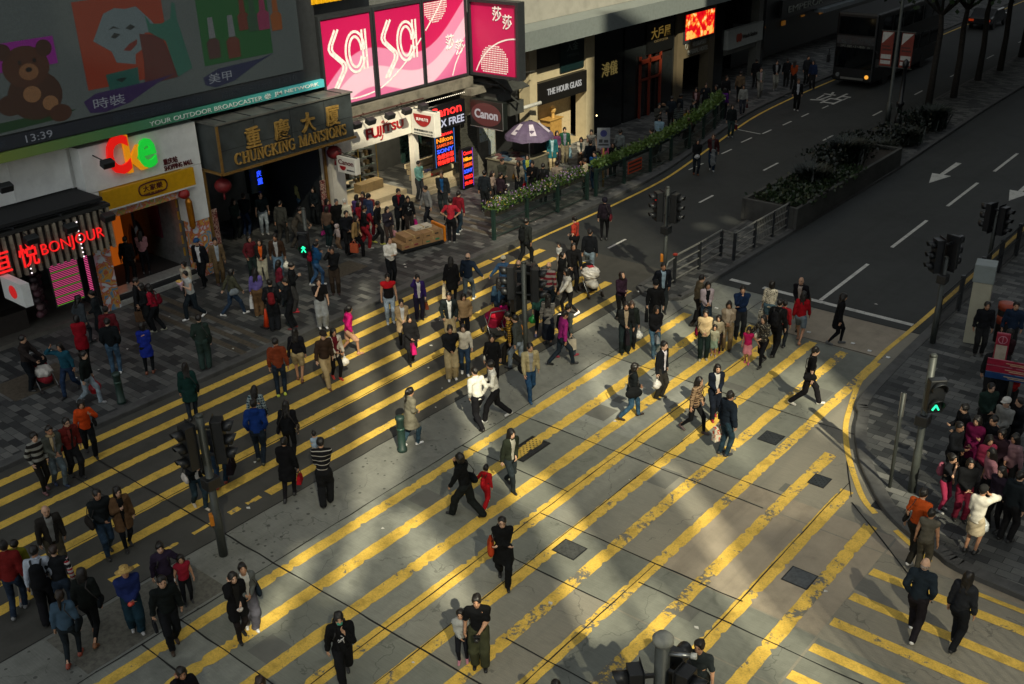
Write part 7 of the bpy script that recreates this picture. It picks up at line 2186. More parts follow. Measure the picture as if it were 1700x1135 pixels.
PEOPLE = [  # x, y, z, stature, heading, build, legs, arms, top, bottom, hair, shoes, label, carried, head turn, detail
(-32.3,18.32,0.44,1.6,50,'w','s','belly','belly',('sweater','a87a80'),('leggings','15161a'),('long','15110e'),'222','woman in a pink top with long hair walking into the mall hall',(),(0,0),0.028),
(-32.01,17.54,0.44,1.65,41,'m','w.2','down','down',('zip','17181a'),('trousers','17181a'),('short','15110e'),'888','dim figure in black inside the mall hall beside the pink-topped woman',(),(0,0),0.028),
(-29.36,14.15,0.12,1.62,4,'w','w.2','down','pocket',('coat','3a4044'),('leggings','22262a'),('long','15110e'),'222','woman in a long grey coat passing the striped LED panel',(),(0,0),0.028),
(-29.15,14.64,0.12,1.7,143,'m','s','belly','belly',('zip','24282a'),('trousers','1c2022'),('short','15110e'),'222','man in a dark jacket holding a grey bag beside the fish poster',(('side','R','8a928e','grey cloth bag of the man beside the fish poster'),),(0,0),0.028),
(-28.03,13.39,0.12,1.58,54,'w','s','belly','belly',('coat','8c1420'),('leggings','181818'),('bob','15110e'),'222','woman in a bright red coat with short black hair seen from behind, left pavement',(),(0,0),0.028),
(-27.7,14.16,0.12,1.68,58,'m','s','down','down',('jacket','5a1c22','333'),('trousers','1c1e20'),('short','15110e'),'222','man in a dull maroon jacket half hidden behind the man with a white collar',(),(0,0),0.028),
(-26.73,13.63,0.12,1.74,53,'m','s','pocket','pocket',('zip','15191b'),('jeans','3c5468'),('short','15110e'),'ddd','man in a black jacket with a white collar and blue jeans seen from behind',(),(0,0),0.028),
(-29.01,15.95,0.12,1.7,-39,'m','s','down','down',('opencoat','1c1e20','888'),('trousers','22262a'),('short','15110e'),'222','man in a dark open coat with a brown bag at the mall step',(('shop','R','5a4432','brown paper bag held by the man in the dark open coat'),),(0,0),0.028),
(-28.56,15.97,0.12,1.64,171,'w','s','belly','belly',('coat','1a1d1e'),('leggings','16181a'),('long','15110e'),'222','woman in a black coat between the dark-coated man and the red jacket',(),(0,0),0.028),
(-28.31,16.1,0.12,1.62,130,'w','w.15','belly','belly',('jacket','9a1c30','111'),('trousers','191b1d'),('long','15110e'),'998','woman in a crimson jacket with a maroon rucksack facing the mall step',(('back','L','6a1424','maroon rucksack on the woman in the crimson jacket',0.75),),(0,0),0.028),
(-28.23,17.41,0.12,1.68,178,'m','w.3','down','chest',('vest','b0b4b2'),('trousers','20282e'),('short','15110e'),'eee','young man in a pale vest carrying a bouquet past the mall step',(('bouquet','L','d9b6c8','wrapped bouquet of pale flowers carried past the mall step'),),(0,0),0.028),
(-29.13,17.92,0.12,1.62,-162,'w','s','belly','belly',('hoodie','b4ac98'),('trousers','22262a'),('bun','15110e'),'222','woman in a cream hooded top just behind the bouquet carrier',(),(0,0),0.028),
(-30.33,19.31,0.12,1.78,-152,'m','w.2','down','down',('suit','17191d','c8c8c8'),('trousers','15171a'),('cap','2c4a70'),'222','tall man in a black suit and blue cap outside the poster pillar',(),(0,0),0.028),
(-25.94,14.23,0.12,1.6,49,'w','s','belly','belly',('dress','1a2a80'),('leggings','16181a'),('bob','15110e'),'6a3820','woman in a royal blue tunic and black leggings seen from behind',(),(0,0),0.022),
(-24.86,15.42,0.12,1.7,50,'m','s','down','pocket',('zip','25312c'),('wide','2a3a36'),('short','15110e'),'222','man in dark green with a bag strap across his back near the kerb',(('side','R','18201c','dark bag of the man in dark green near the kerb'),),(0,0),0.022),
(-29.99,19.74,0.12,1.74,-113,'m','s','down','down',('suit','6a5840','98a0a8'),('trousers','5a4a34'),('short','15110e'),'544','man in a tan suit standing beside the brass post of the arcade',(),(0,0),0.028),
(-27.77,11.57,0.12,1.72,-53,'m','s','push','push',('zip','2c2624'),('trousers','14181c'),('short','15110e'),'222','man in a brown jacket pushing the pushchair at the left edge',(),(0,0),0.028),
(-26.64,12.14,0.12,1.62,-144,'w','w.35','up','down',('sweater','1c4858'),('jeans','1c2c44'),('long','15110e'),'111','woman in a teal top striding with one hand at her hair',(),(0,0),0.022),
(-25.62,12.14,0.12,1.62,-55,'w','w.3','down','hold',('zip','161c1a'),('jeans','78848c'),('pony','15110e'),'888','ponytailed woman in black with a big red bag near the bollard',(('plastic','L','a01420','big red carrier bag near the bollard',1.5),),(0,0),0.022),
(-23.33,10.77,0,1.62,-110,'w','w.25','down','strap',('blouse','c8481a'),('trousers','16181a'),('bob','15110e'),'222','woman in a bright orange blouse and black skirt trousers stepping off the kerb',(('side','L','1a1a1a','black shoulder bag of the woman in the orange blouse'),),(0,0),0.022),
(-22.65,9.97,0,1.7,-89,'m','w.15','down','down',('jacket','6a2420','222'),('trousers','1c1c1e'),('short','15110e'),'222','man in glasses with a rust red scarf next to the orange blouse',(('scarf','6a2a24'),('glasses',)),(0,0),0.022),
(-22.62,9.52,0,1.7,-93,'m','w.15','belly','belly',('jacket','4c4f48','888'),('jeans','4a5458'),('short','15110e'),'26324a','man with a beige scarf and grey jacket at the lower left kerb',(('scarf','a08c6a'),),(0,0),0.022),
(-22.65,9.15,0,1.68,-90,'w','w.12','pocket','pocket',('sweater','8c8c84','22201e','wide'),('leggings','1c1a18'),('bun','15110e'),'644','person in a black and grey striped jumper at the left edge of the crossing',(),(0,0),0.022),
(-22.82,13.51,0,1.64,54,'w','w.15','down','down',('coat','14302c'),('jeans','1c242c'),('long','15110e'),'222','long-haired woman in a dark green coat walking onto the stripes',(('side','R','101414','black bag of the woman in the dark green coat'),),(0,0),0.022),
(-32.91,24.02,0.12,1.75,-116,'m','s','down','down',('tee','1c2628'),('jeans','8a949c'),('short','0c0a08'),'aaa','man in a black tee shirt and pale jeans standing under the slate canopy',(),(0,0),0.028),
(-33.37,23.52,0.12,1.7,25,'m','s','belly','belly',('zip','161a1e'),('jeans','1c2c48'),('short','15110e'),'333','dim figure in dark blue jeans left of the black tee shirt under the canopy',(),(0,0),0.028),
(-33.33,23.0,0.12,1.65,-85,'w','s','belly','belly',('zip','22302c'),('trousers','1c2022'),('long','15110e'),'333','dim woman deep in the arcade near the red lantern',(),(0,0),0.028),
(-33.03,26.08,0.12,1.7,42,'m','w.2','belly','belly',('polo','8c8a5a'),('jeans','3c566c'),('cap','1c2a50'),'888','man in an olive yellow shirt and blue cap walking into the arcade',(),(0,0),0.028),
(-30.6,23.67,0.12,1.72,-48,'m','l','push','push',('jacket','4a443c','333'),('trousers','423e38'),('short','15110e'),'222','man in drab brown bending forward at the arcade mouth',(),(0,0),0.028),
(-31.36,23.68,0.12,1.74,23,'m','w.2','down','down',('zip','3a3a36'),('trousers','33322f'),('short','15110e'),'222','man in grey brown behind the bending figure in the arcade',(),(0,0),0.028),
(-31.99,25.93,0.12,1.62,-149,'w','s','belly','belly',('zip','1a2024'),('trousers','1a1d20'),('long','15110e'),'222','dim woman in dark clothes at the right side of the arcade',(),(0,0),0.028),
(-29.44,20.76,0.12,1.62,-105,'w','s','pocket','pocket',('sweater','5e2228'),('trousers','24302e'),('long','15110e'),'6a2830','woman in a maroon jumper smiling beside the brass post',(),(0,0),0.028),
(-28.92,20.82,0.12,1.6,-136,'w','s','belly','belly',('jacket','20201f','c85a20'),('trousers','a8a490'),('long','15110e'),'333','woman with a fur collar, orange shirt and white trousers',(),(0,0),0.028),
(-28.6,21.27,0.12,1.74,-137,'m','w.1','down','hold',('jacket','38281e','999'),('jeans','5c7488'),('short','15110e'),'888','man in a brown leather jacket carrying a white bag',(('plastic','L','d8d4c4','white bag held by the man in brown leather'),),(0,0),0.028),
(-27.36,18.35,0.12,1.62,-14,'w','w.38','fwd','back',('zip','454638'),('jeans','28384c'),('bob','15110e'),'ddd','woman in olive with a pale strap striding across the pavement',(('side','R','7a8288','grey handbag of the striding woman in olive'),),(0,0),0.028),
(-26.65,18.84,0.12,1.62,45,'w','s','belly','down',('sweater','5c528c'),('wide','5c4630'),('long','15110e'),'887','woman in a lilac jumper and brown trousers with a white paper bag',(('shop','L','c8c8c8','white paper bag beside the lilac jumper'),),(0,0),0.028),
(-25.34,18.41,0.12,1.7,49,'m','s','pocket','pocket',('zip','15171b'),('wide','17191d'),('short','15110e'),'222','man in black with a red rucksack seen from behind',(('back','L','6c1a20','red rucksack on the man in black',0.85),),(0,0),0.028),
(-26.71,19.79,0.12,1.6,-17,'w','s','belly','belly',('zip','6c2030'),('jeans','2a3034'),('long','15110e'),'222','woman in a dark red jacket behind the man holding a phone',(),(0,0),0.028),
(-25.98,19.73,0.12,1.72,-47,'m','s','chest','chest',('zip','17191b'),('trousers','3a3a3a'),('short','15110e'),'b02030','man in black with red shoes looking at a phone',(('phone','R','888','phone in the hands of the man with red shoes'),),(0,0),0.028),
(-24.97,18.81,0.12,1.74,133,'m','s','chest','chest',('zip','14161a'),('trousers','14161a'),('short','15110e'),'5a1a1a','man all in black seen from the side, right of the red rucksack',(),(0,0),0.028),
(-27.09,21.69,0.12,1.6,-19,'m','w.2','chest','up',('zip','1c4a74'),('jeans','38587c'),('short','15110e'),'ccc','boy in a blue jacket with one arm raised by the left traffic light',(('back','L','7c1828','crimson rucksack on the boy in the blue jacket',0.8),),(0,0),0.028),
(-25.96,21.53,0.12,1.74,-130,'m','s','ear','fold',('zip','191a1c'),('trousers','3a3028'),('short','15110e'),'322','man in a black jacket with a hand to his ear on the left pavement',(),(0,0),0.028),
(-24.22,19.41,0.12,1.74,-119,'m','s','face','down',('tee','161618'),('wide','8a8e90'),('short','15110e'),'ddd','man in a black tee shirt and grey jeans with a hand to his mouth',(),(0,0),0.028),
(-25.1,23.36,0.12,1.72,-113,'m','s','phone','phone',('shirt','d8d4cc'),('trousers','14161a'),('short','15110e'),'222','man in a white shirt looking down at his phone beside the pallet truck',(),(0,-28),0.028),
(-22.93,21.14,0,1.72,-128,'m','s','down','down',('vest','1c1a1c','b01820','yoke'),('jeans','98a8b8'),('short','15110e'),'ccc','man in a black vest with red shoulders and pale jeans',(),(0,0),0.028),
(-22.25,18.76,0,1.6,-30,'w','w.3','pocket','pocket',('hoodie','c81c6c'),('shorts','c0967a'),('pony','15110e'),'a87858','woman in a hot pink hoodie with bare legs',(),(0,0),0.022),
(-21.34,20.14,0,1.6,-123,'w','s','belly','belly',('opencoat','a8906c','ccc'),('leggings','1a1c1e'),('bun','15110e'),'333','woman in a beige jacket behind the black-clad woman with a pink bag',(),(0,0),0.022),
(-20.33,19.46,0,1.6,-124,'w','w.15','belly','hold',('coat','19191b'),('leggings','15161a'),('long','15110e'),'222','woman in black with long hair carrying a bright pink bag',(('hand','R','b0185c','bright pink bag at the side of the black-clad woman',1.3),),(0,0),0.022),
(-29.71,24.55,0.12,1.6,10,'w','s','belly','down',('sweater','5e4a3c'),('trousers','1c2a2c'),('bob','15110e'),'999','woman in a brown jumper at the left of the shop crowd',(('hand','L','a83078','pink bag of the woman in the brown jumper',0.8),),(0,0),0.028),
(-29.92,25.26,0.12,1.68,-110,'m','s','down','down',('zip','141414'),('trousers','16181a'),('crop','4a4a4a'),'222','grey-haired man in black at the white column',(),(0,0),0.028),
(-29.72,25.51,0.12,1.65,39,'m','s','down','down',('shirt','c8c0a8'),('trousers','5a5248'),('crop','b8b4ac'),'222','white-haired man in a cream shirt at the shop steps',(),(0,0),0.028),
(-28.48,24.45,0.12,1.72,-111,'m','s','belly','belly',('zip','17181d'),('trousers','1a1a1c'),('short','15110e'),'222','man in a navy jacket facing out of the shop crowd',(),(0,0),0.028),
(-28.0,24.41,0.12,1.62,-71,'w','w.28','hold','belly',('jacket','8c7048','333'),('trousers','121214'),('bob','15110e'),'222','woman in a tan jacket and black trousers with an orange bag',(('shop','R','b8583a','orange paper bag of the woman in the tan jacket'),),(0,0),0.028),
(-28.4,25.19,0.12,1.7,-32,'m','w.2','belly','belly',('jacket','17181b','c8c8c4'),('trousers','7c1c24'),('short','15110e'),'888','man in a black jacket and white shirt with red trousers',(),(0,0),0.028),
(-29.37,25.86,0.12,1.55,-71,'w','s','belly','belly',('sweater','7c1a24'),('trousers','3c2028'),('long','15110e'),'222','woman in dark red standing close to the shop carpet',(),(0,0),0.028),
(-29.86,26.23,0.12,1.58,19,'w','s','belly','belly',('sweater','4c3a6a'),('trousers','22242c'),('bob','15110e'),'222','woman in violet on the first carpet step',(),(0,0),0.028),
(-29.29,26.28,0.12,1.72,-2,'m','w.15','down','down',('jacket','28324c','c8c8c8'),('trousers','881c28'),('short','15110e'),'999','man in a blue jacket and white tee climbing the carpet step',(),(0,0),0.028),
(-28.4,25.9,0.12,1.7,-62,'m','w.2','down','down',('zip','141517'),('trousers','202022'),('short','15110e'),'a8a848','man in a black jacket with yellowish shoes in the shop crowd',(),(0,0),0.028),
(-27.85,25.92,0.12,1.58,-103,'w','s','chest','down',('zip','2a2730'),('leggings','3c302c'),('long','15110e'),'777','woman in charcoal with a pale pink bag in the shop crowd',(('hand','L','c08890','pale pink bag in the shop crowd'),),(0,0),0.028),
(-28.69,27.38,0.12,1.76,-119,'m','s','belly','belly',('coat','16191f'),('trousers','16181a'),('short','15110e'),'333','man in a long dark coat with a red scarf at the shop front',(('scarf','7c1824'),),(0,0),0.028),
(-28.09,27.29,0.12,1.6,-124,'w','s','down','down',('zip','131416'),('trousers','2a2422'),('long','15110e'),'998','woman in black with white print next to the red-scarfed man',(('print','bbb'),('hand','L','a8186c','magenta bag beside the black top with white print',1.2)),(0,0),0.028),
(-29.19,24.6,0.12,0.95,170,'c','s','reach','down',('hoodie','b8a8a4'),('trousers','77604c'),('hood','b8a8a4'),'888','small child in a pale hooded coat held by the hand in the shop crowd',(),(0,0),0.028),
(-30.47,25.25,0.12,1.58,-90,'w','s','belly','belly',('sweater','5c1c2c'),('trousers','222'),('long','15110e'),'222','woman in dull crimson at the arcade side of the white column',(),(0,0),0.028),
(-29.86,26.64,0.12,1.62,-162,'w','s','belly','belly',('zip','3a1a20'),('trousers','222'),('bob','15110e'),'222','woman in dark wine at the top of the shop crowd',(),(0,0),0.028),
(-28.11,28.42,0.12,1.72,165,'m','w.25','fwd','down',('hoodie','7c7c7a'),('jeans','15181f'),('short','15110e'),'b8a890','young man in a grey hoodie walking toward the shop',(),(0,0),0.028),
(-28.76,29.96,0.12,1.82,-146,'m','s','belly','down',('opencoat','26292b','1c4a78'),('trousers','2a3436'),('crop','3a2c20'),'333','tall man in a dark open coat with a blue shirt beneath',(),(0,0),0.028),
(-30.53,30.4,0.3,1.68,-95,'m','s','belly','pocket',('shirt','7cb0a4'),('trousers','3c3e40'),('short','15110e'),'222','man in a mint green shirt leaning in the shop doorway',(),(0,0),0.028),
(-26.22,27.69,0.12,1.72,35,'m','s','hip','hip',('tee','a82836'),('trousers','17181b'),('short','15110e'),'888','man in a red tee shirt with hands on hips seen from behind',(('side','L','151515','black strap bag on the man in the red tee shirt',0.6),),(0,0),0.028),
(-26.65,28.57,0.12,1.7,13,'m','w.25','down','down',('shirt','721824'),('jeans','1c2c38'),('short','15110e'),'ddd','man in a dark red shirt stepping away behind the red tee shirt',(),(0,0),0.028),
(-27.56,31.19,0.12,1.72,21,'m','s','down','down',('zip','1c2126'),('trousers','1c1e20'),('short','15110e'),'222','man in a dark navy jacket by the small LED sign',(),(0,0),0.028),
(-27.63,31.72,0.12,1.58,-69,'w','s','phone','phone',('sweater','a08c80'),('trousers','2c2a2a'),('long','15110e'),'888','woman in pale beige holding papers next to the navy jacket',(),(0,0),0.028),
(-26.91,31.41,0.12,1.7,-9,'m','s','phone','belly',('zip','2c2028'),('trousers','1c1c20'),('short','15110e'),'222','man in a plum jacket holding a white sheet behind the fence',(('pack','R','c8c8c4','white folded leaflet held by the man in the plum jacket'),),(0,0),0.028),
(-28.23,33.09,0.12,1.7,-100,'m','s','belly','belly',('zip','3c3e36'),('trousers','222422'),('short','15110e'),'222','man in a grey green jacket behind the newspaper stall',(),(0,0),0.028),
(-27.62,33.51,0.12,1.62,-161,'w','s','belly','down',('cardigan','8c8474','222'),('trousers','1c1e22'),('bob','15110e'),'222','woman in a cream cardigan with a big tan bag',(('side','R','6a4c20','big tan bag of the woman in the cream cardigan',1.1),('shop','L','b01c24','red carrier bag held by the woman in the cream cardigan',0.8)),(0,0),0.028),
(-27.95,34.5,0.12,1.6,-141,'w','s','belly','belly',('cardigan','1c4a68','a8b048'),('jeans','1c4a68'),('long','15110e'),'222','woman with a yellow top under a blue cardigan at the stall',(),(0,0),0.028),
(-26.81,33.44,0.12,1.74,-151,'m','s','chest','fold',('coat','131415'),('trousers','141414'),('short','15110e'),'222','man in a black coat with a hand at his chin',(),(0,0),0.028),
(-26.31,33.49,0.12,1.68,28,'m','s','down','down',('puffer','1b1d1e'),('trousers','1a1a1a'),('short','15110e'),'222','person in a black padded coat seen from behind next to the hand-on-chin man',(('back','L','161616','black rucksack on the padded coat'),),(0,0),0.028),
(-25.96,33.99,0.12,1.72,32,'m','s','belly','belly',('sweater','877a6c'),('trousers','2a3034'),('short','15110e'),'222','man in a mushroom grey jumper seen from behind the flowers',(),(0,0),0.028),
(-28.94,37.54,0.12,1.7,-137,'m','w.12','pocket','down',('opencoat','1c5058','88a0a8'),('trousers','a09070'),('short','15110e'),'776','man in a teal coat and beige trousers coming from the boutique',(),(0,0),0.028),
(-29.34,38.42,0.12,1.6,-123,'w','s','belly','belly',('zip','4c2844'),('trousers','2a242c'),('long','15110e'),'222','woman in a purple jacket behind the teal coat',(),(0,0),0.034),
(-29.1,38.72,0.12,1.74,-138,'m','s','down','down',('jacket','1c4030','667'),('trousers','6a6250'),('short','15110e'),'333','man in a bottle green jacket with a light blue bag',(('shop','L','8cb0bc','light blue paper bag of the man in the bottle green jacket',1.1),),(0,0),0.034),
(-27.73,38.17,0.12,1.6,-149,'w','w.15','belly','belly',('jacket','b4ac9c','384040'),('trousers','3c342c'),('bob','15110e'),'222','woman in a white jacket and dark top in front of the pale column',(),(0,0),0.028),
(-27.93,39.25,0.12,1.68,-155,'m','s','chest','down',('vest','9a968a','222','dots'),('trousers','2c2a2a'),('short','15110e'),'222','man in a black and white patterned top by the pale column',(),(0,0),0.034),
(-26.77,37.52,0.12,1.72,26,'m','s','down','down',('zip','141a20'),('trousers','1c1c1e'),('short','15110e'),'222','man in a black jumper seen from behind, left of the yellow post',(),(0,0),0.028),
(-25.6,36.24,0.12,1.7,-165,'m','s','belly','belly',('jacket','1c4a80','222'),('jeans','1c3044'),('short','15110e'),'222','man in a cobalt blue jacket beside the yellow post',(),(0,0),0.028),
(-25.3,35.16,0.12,1.68,106,'m','s','face','down',('tee','b8ac90'),('trousers','2c2c2c'),('crop','2a2018'),'222','man in a cream tee shirt facing the blue jacket',(),(0,0),0.028),
(-26.27,38.03,0.12,1.6,30,'w','s','belly','belly',('sweater','c45c7c'),('shorts','8c1c34'),('long','15110e'),'999','woman in a pink jumper and crimson shorts by the orange table',(),(0,0),0.028),
(-26.01,38.21,0.12,1.6,-156,'w','s','belly','belly',('zip','1a1a1c'),('trousers','222'),('long','15110e'),'222','woman in black right of the pink jumper',(),(0,0),0.028),
(-26.72,39.77,0.12,1.74,4,'m','s','down','down',('shirt','6a7270'),('trousers','2a3436'),('short','15110e'),'333','man in a grey shirt with a white bag farther along the hedge',(('plastic','R','c8ccd0','white bag of the man in the grey shirt along the hedge'),),(0,0),0.028),
(-27.09,38.72,0.12,1.66,-85,'m','s','belly','belly',('shirt','b0b0a8'),('trousers','333'),('short','15110e'),'222','man in a pale shirt behind the grey street sign',(),(0,0),0.028),
(-26.61,42.98,0.12,1.72,22,'m','s','belly','belly',('shirt','7c96a4'),('trousers','22282c'),('short','15110e'),'222','man in a light blue shirt seen from behind along the far hedge',(),(0,0),0.034),
(-28.12,45.32,0.12,1.72,-128,'m','s','chest','up',('zip','3c3c38'),('trousers','222'),('short','15110e'),'222','man lifting a brown board near the red door frame',(('pack','L','6a4a2c','brown board lifted near the red door frame'),),(0,0),0.034),
(-25.65,41.32,0.12,1.68,112,'m','l','belly','belly',('zip','6c6a62'),('trousers','4c4a46'),('short','15110e'),'222','person in pale grey bending by the hedge',(),(0,0),0.034),
(-27.35,45.97,0.12,1.66,11,'w','s','down','down',('sweater','4c5450','1a1c1c','stripe'),('trousers','1c1c1c'),('long','15110e'),'222','woman in a striped top with an orange bag along the hedge',(('plastic','L','a83c1c','orange bag along the far hedge'),),(0,0),0.034),
(-26.73,45.7,0.12,1.55,-110,'w','s','belly','belly',('sweater','6a5a18'),('trousers','222'),('bob','15110e'),'222','woman in mustard yellow behind the clipped hedge',(),(0,0),0.034),
(-25.73,44.21,0.12,1.5,20,'w','s','belly','belly',('zip','4a3a34'),('trousers','222'),('bun','3a2a20'),'222','brown-haired woman low behind the hedge',(),(0,0),0.034),
(-27.17,47.01,0.12,1.7,-90,'m','s','belly','belly',('jacket','1a1c1e','888'),('trousers','222'),('short','15110e'),'222','man in black with a white shirt front at the hotel doorway',(),(0,0),0.034),
(-28.3,47.65,0.12,1.72,-29,'m','s','down','down',('zip','1a1e22'),('trousers','222'),('short','15110e'),'222','man in a black jacket left of the hotel doorway',(),(0,0),0.034),
(-28.42,47.02,0.12,1.7,21,'m','s','down','down',('zip','1c2228'),('trousers','222'),('short','15110e'),'222','man in dark grey between the red door frame and the hotel',(),(0,0),0.034),
(-28.53,49.75,0.12,1.66,-170,'w','s','belly','belly',('jacket','3c2624','a08080'),('trousers','222'),('long','15110e'),'222','woman in a brown jacket standing in the hotel doorway',(),(0,0),0.034),
(-28.52,50.68,0.12,1.72,-141,'m','s','strap','down',('zip','1e2226'),('trousers','1c1c1c'),('short','15110e'),'222','man with a pale strap across his chest at the hotel doorway',(),(0,0),0.034),
(-27.9,50.75,0.12,1.68,-171,'w','s','belly','belly',('zip','16191c'),('trousers','1c1c1c'),('bob','15110e'),'222','woman in black right of the hotel doorway',(),(0,0),0.034),
(-27.24,50.43,0.12,1.62,18,'w','s','down','down',('sweater','4c1c68'),('trousers','1c1c24'),('bob','15110e'),'222','woman in bright purple at the end of the hedge',(),(0,0),0.034),
(-28.53,52.93,0.12,1.72,-122,'m','s','down','down',('zip','1c1c1e'),('trousers','222'),('short','15110e'),'222','man in black by the beige hotel wall',(),(0,0),0.034),
(-28.36,54.28,0.12,1.74,18,'m','s','down','down',('zip','5c4c3a'),('trousers','222'),('short','15110e'),'222','man in a tan jacket walking away beyond the hotel',(),(0,0),0.034),
(-26.83,51.79,0.12,1.64,-153,'w','w.12','down','down',('zip','84847e'),('jeans','2a2c34'),('long','15110e'),'555','woman in pale grey walking at the end of the railing',(('hand','L','3c1c1c','dark red bag of the woman in pale grey'),),(0,0),0.034),
(-28.02,56.06,0.12,1.74,-143,'m','w.2','belly','belly',('jacket','5e625c','988'),('trousers','7a7870'),('short','15110e'),'222','man in a pale jacket and pale trousers under the white shop sign',(),(0,0),0.034),
(-29.41,58.15,0.12,1.72,7,'m','s','down','down',('zip','16181a'),('trousers','222'),('short','15110e'),'222','man in black under the white shop sign',(),(0,0),0.034),
(-28.2,58.37,0.12,1.76,-144,'m','w.1','belly','belly',('jacket','16181a','888'),('trousers','8a8a80'),('short','15110e'),'888','man in black with pale trousers beyond the white shop sign',(),(0,0),0.034),
(-28.04,59.46,0.12,1.68,15,'m','s','down','down',('zip','181a1c'),('trousers','222'),('short','15110e'),'222','dim figure in black beyond the hotel, left of the orange jacket',(),(0,0),0.034),
(-27.36,59.0,0.12,1.68,5,'w','s','belly','belly',('jacket','8c3c1c','222'),('trousers','222'),('long','15110e'),'222','woman in an orange jacket among the dim crowd near the bus',(),(0,0),0.034),
(-27.35,60.75,0.12,1.72,-136,'m','s','down','down',('zip','2a2c2e'),('trousers','222'),('short','15110e'),'222','dim figure in charcoal right of the orange jacket',(),(0,0),0.034),
(-26.5,59.75,0.12,1.68,-176,'w','s','down','down',('zip','1e2a44'),('trousers','222'),('long','15110e'),'222','dim woman in navy close to the front of the bus',(),(0,0),0.034),
(-25.08,54.76,0,1.76,-150,'m','w.1','down','down',('jacket','17181a','a8a8ac'),('trousers','141414'),('crop','4a3424'),'bbb','man in a black jacket and white shirt walking in the road by the bus',(),(0,0),0.034),
(-25.27,47.69,0,1.68,-142,'w','s','down','down',('zip','1a1e1e'),('jeans','22302e'),('long','15110e'),'888','woman in black with a dark red bag standing in the gutter',(('hand','L','4c1c20','dark red bag in the gutter by the far railing',1.1),),(0,0),0.034),
(-23.35,41.0,0,1.66,-140,'w','w.1','belly','belly',('zip','17191a'),('jeans','1c2228'),('long','15110e'),'6a3a20','woman in black holding a white bundle, walking in the road',(('pack','L','a8a8a8','white bundle carried by the woman in the road',1.3),),(0,0),0.028),
(-23.08,41.96,0,1.74,-151,'m','w.15','belly','down',('jacket','3c1c1e','444'),('jeans','1c2c3c'),('crop','3a2a20'),'999','man walking in the road with a grey coat over his arm',(('coat','R','6c6e6e','grey coat over the arm of the man in the road'),),(0,0),0.028),
(-22.62,27.71,0,1.74,-1,'m','w.3','down','down',('hoodie','222524','778'),('trousers','191b1d'),('short','15110e'),'333','man in a black jacket with a grey hood walking off beside the fence',(('back','L','141618','black rucksack on the man beside the flower fence'),),(0,0),0.028),
(-21.41,29.15,0,1.66,96,'m','s','belly','down',('tee','a83a2c'),('trousers','1a1a1c'),('short','15110e'),'222','person in a brick red tee shirt with a black sling bag',(('side','L','16161a','black sling bag on the brick red tee shirt'),),(0,0),0.028),
(-20.06,28.11,0,1.74,26,'m','w.28','down','down',('zip','15171b'),('jeans','6c7c88'),('short','15110e'),'a04030','man in a black track jacket and washed jeans behind the white trolley',(),(0,0),0.028),
(-21.81,31.53,0,1.66,27,'w','s','down','down',('zip','201a22'),('leggings','141416'),('hood','1c1a24'),'222','hooded woman in black with a maroon bag alone in the far lane',(('side','R','5a1c24','maroon bag on the hooded woman',1.2),),(0,0),0.028),
(-22.15,23.27,0.12,1.64,39,'w','w.12','down','hold',('coat','121214'),('leggings','121214'),('long','15110e'),'222','woman in a long black coat with a cream tote at the kerb',(('shop','L','c8bca0','cream tote held at the kerb by the woman in black',1.15),),(0,0),0.028),
(-22.01,23.91,0,1.72,23,'m','w.32','reach','down',('zip','182230'),('jeans','4a545c'),('bald','3a3430'),'ddd','balding man in a navy jacket holding the hand of the white-hatted woman',(),(0,0),0.028),
(-21.1,24.67,0,1.58,36,'w','w.15','down','reach',('zip','3a5878'),('jeans','1c2c40'),('beanie','c8c0a8'),'222','woman in a white knitted hat and denim jacket',(),(0,0),0.028),
(-20.28,24.46,0,1.7,30,'m','s','down','down',('zip','161a1f'),('trousers','1a1c20'),('bald','3a3430'),'222','bald man in dark clothes behind the central traffic light',(),(0,0),0.028),
(-19.76,23.37,0,1.72,30,'m','s','down','down',('zip','14171a'),('trousers','15181c'),('short','15110e'),'222','man in black with a big rucksack hidden behind the central traffic light',(('back','L','121416','big black rucksack behind the central traffic light',1.15),),(0,0),0.028),
(-19.79,26.09,0,1.62,-83,'w','w.15','fold','belly',('zip','121315'),('trousers','141516'),('pony','15110e'),'222','woman in black carrying a baby on her back',(),(0,-20),0.028),
(-19.82,26.81,0,1.74,-129,'m','w.15','push','push',('zip','161618'),('trousers','17181c'),('short','15110e'),'222','man in glasses and black pushing the trolley with the white bag',(('glasses',),),(0,0),0.028),
(-19.35,24.82,0,1.72,18,'m','w.2','down','down',('sweater','77706c','5c1a24','wide'),('trousers','17202a'),('bald','4a443e'),'888','bald man in a grey and red striped jumper',(),(0,0),0.028),
(-18.66,25.04,0,1.62,147,'w','w.25','fwd','push',('zip','b8b4ac'),('leggings','121214'),('bob','15110e'),'ddd','woman in a white jacket and black leggings beside the white trolley',(),(0,0),0.028),
(-22.33,21.87,0,1.6,-124,'w','s','ear','down',('jacket','30205a','bbb'),('trousers','1c1a2c'),('bun','15110e'),'222','woman in a purple jacket with a phone at her ear',(('hand','L','5c2c1c','small brown bag of the woman in purple'),),(0,0),0.028),
(-20.33,21.17,0,1.74,-131,'m','w.1','pocket','pocket',('jacket','22292a','d0d0cc'),('trousers','a09070'),('short','15110e'),'222','man in a dark jacket and open white shirt with beige trousers',(),(0,0),0.022),
(-20.1,21.57,0,1.62,-127,'w','w.1','pocket','pocket',('puffer','967c5c'),('leggings','17171a'),('long','15110e'),'333','woman in a tan padded jacket beside the open white shirt',(),(0,0),0.022),
(-18.66,19.41,0,1.74,-131,'m','s','belly','behind',('sweater','15161a'),('wide','a0906e'),('short','15110e'),'ccc','man in a black jumper and baggy khaki trousers',(),(0,0),0.022),
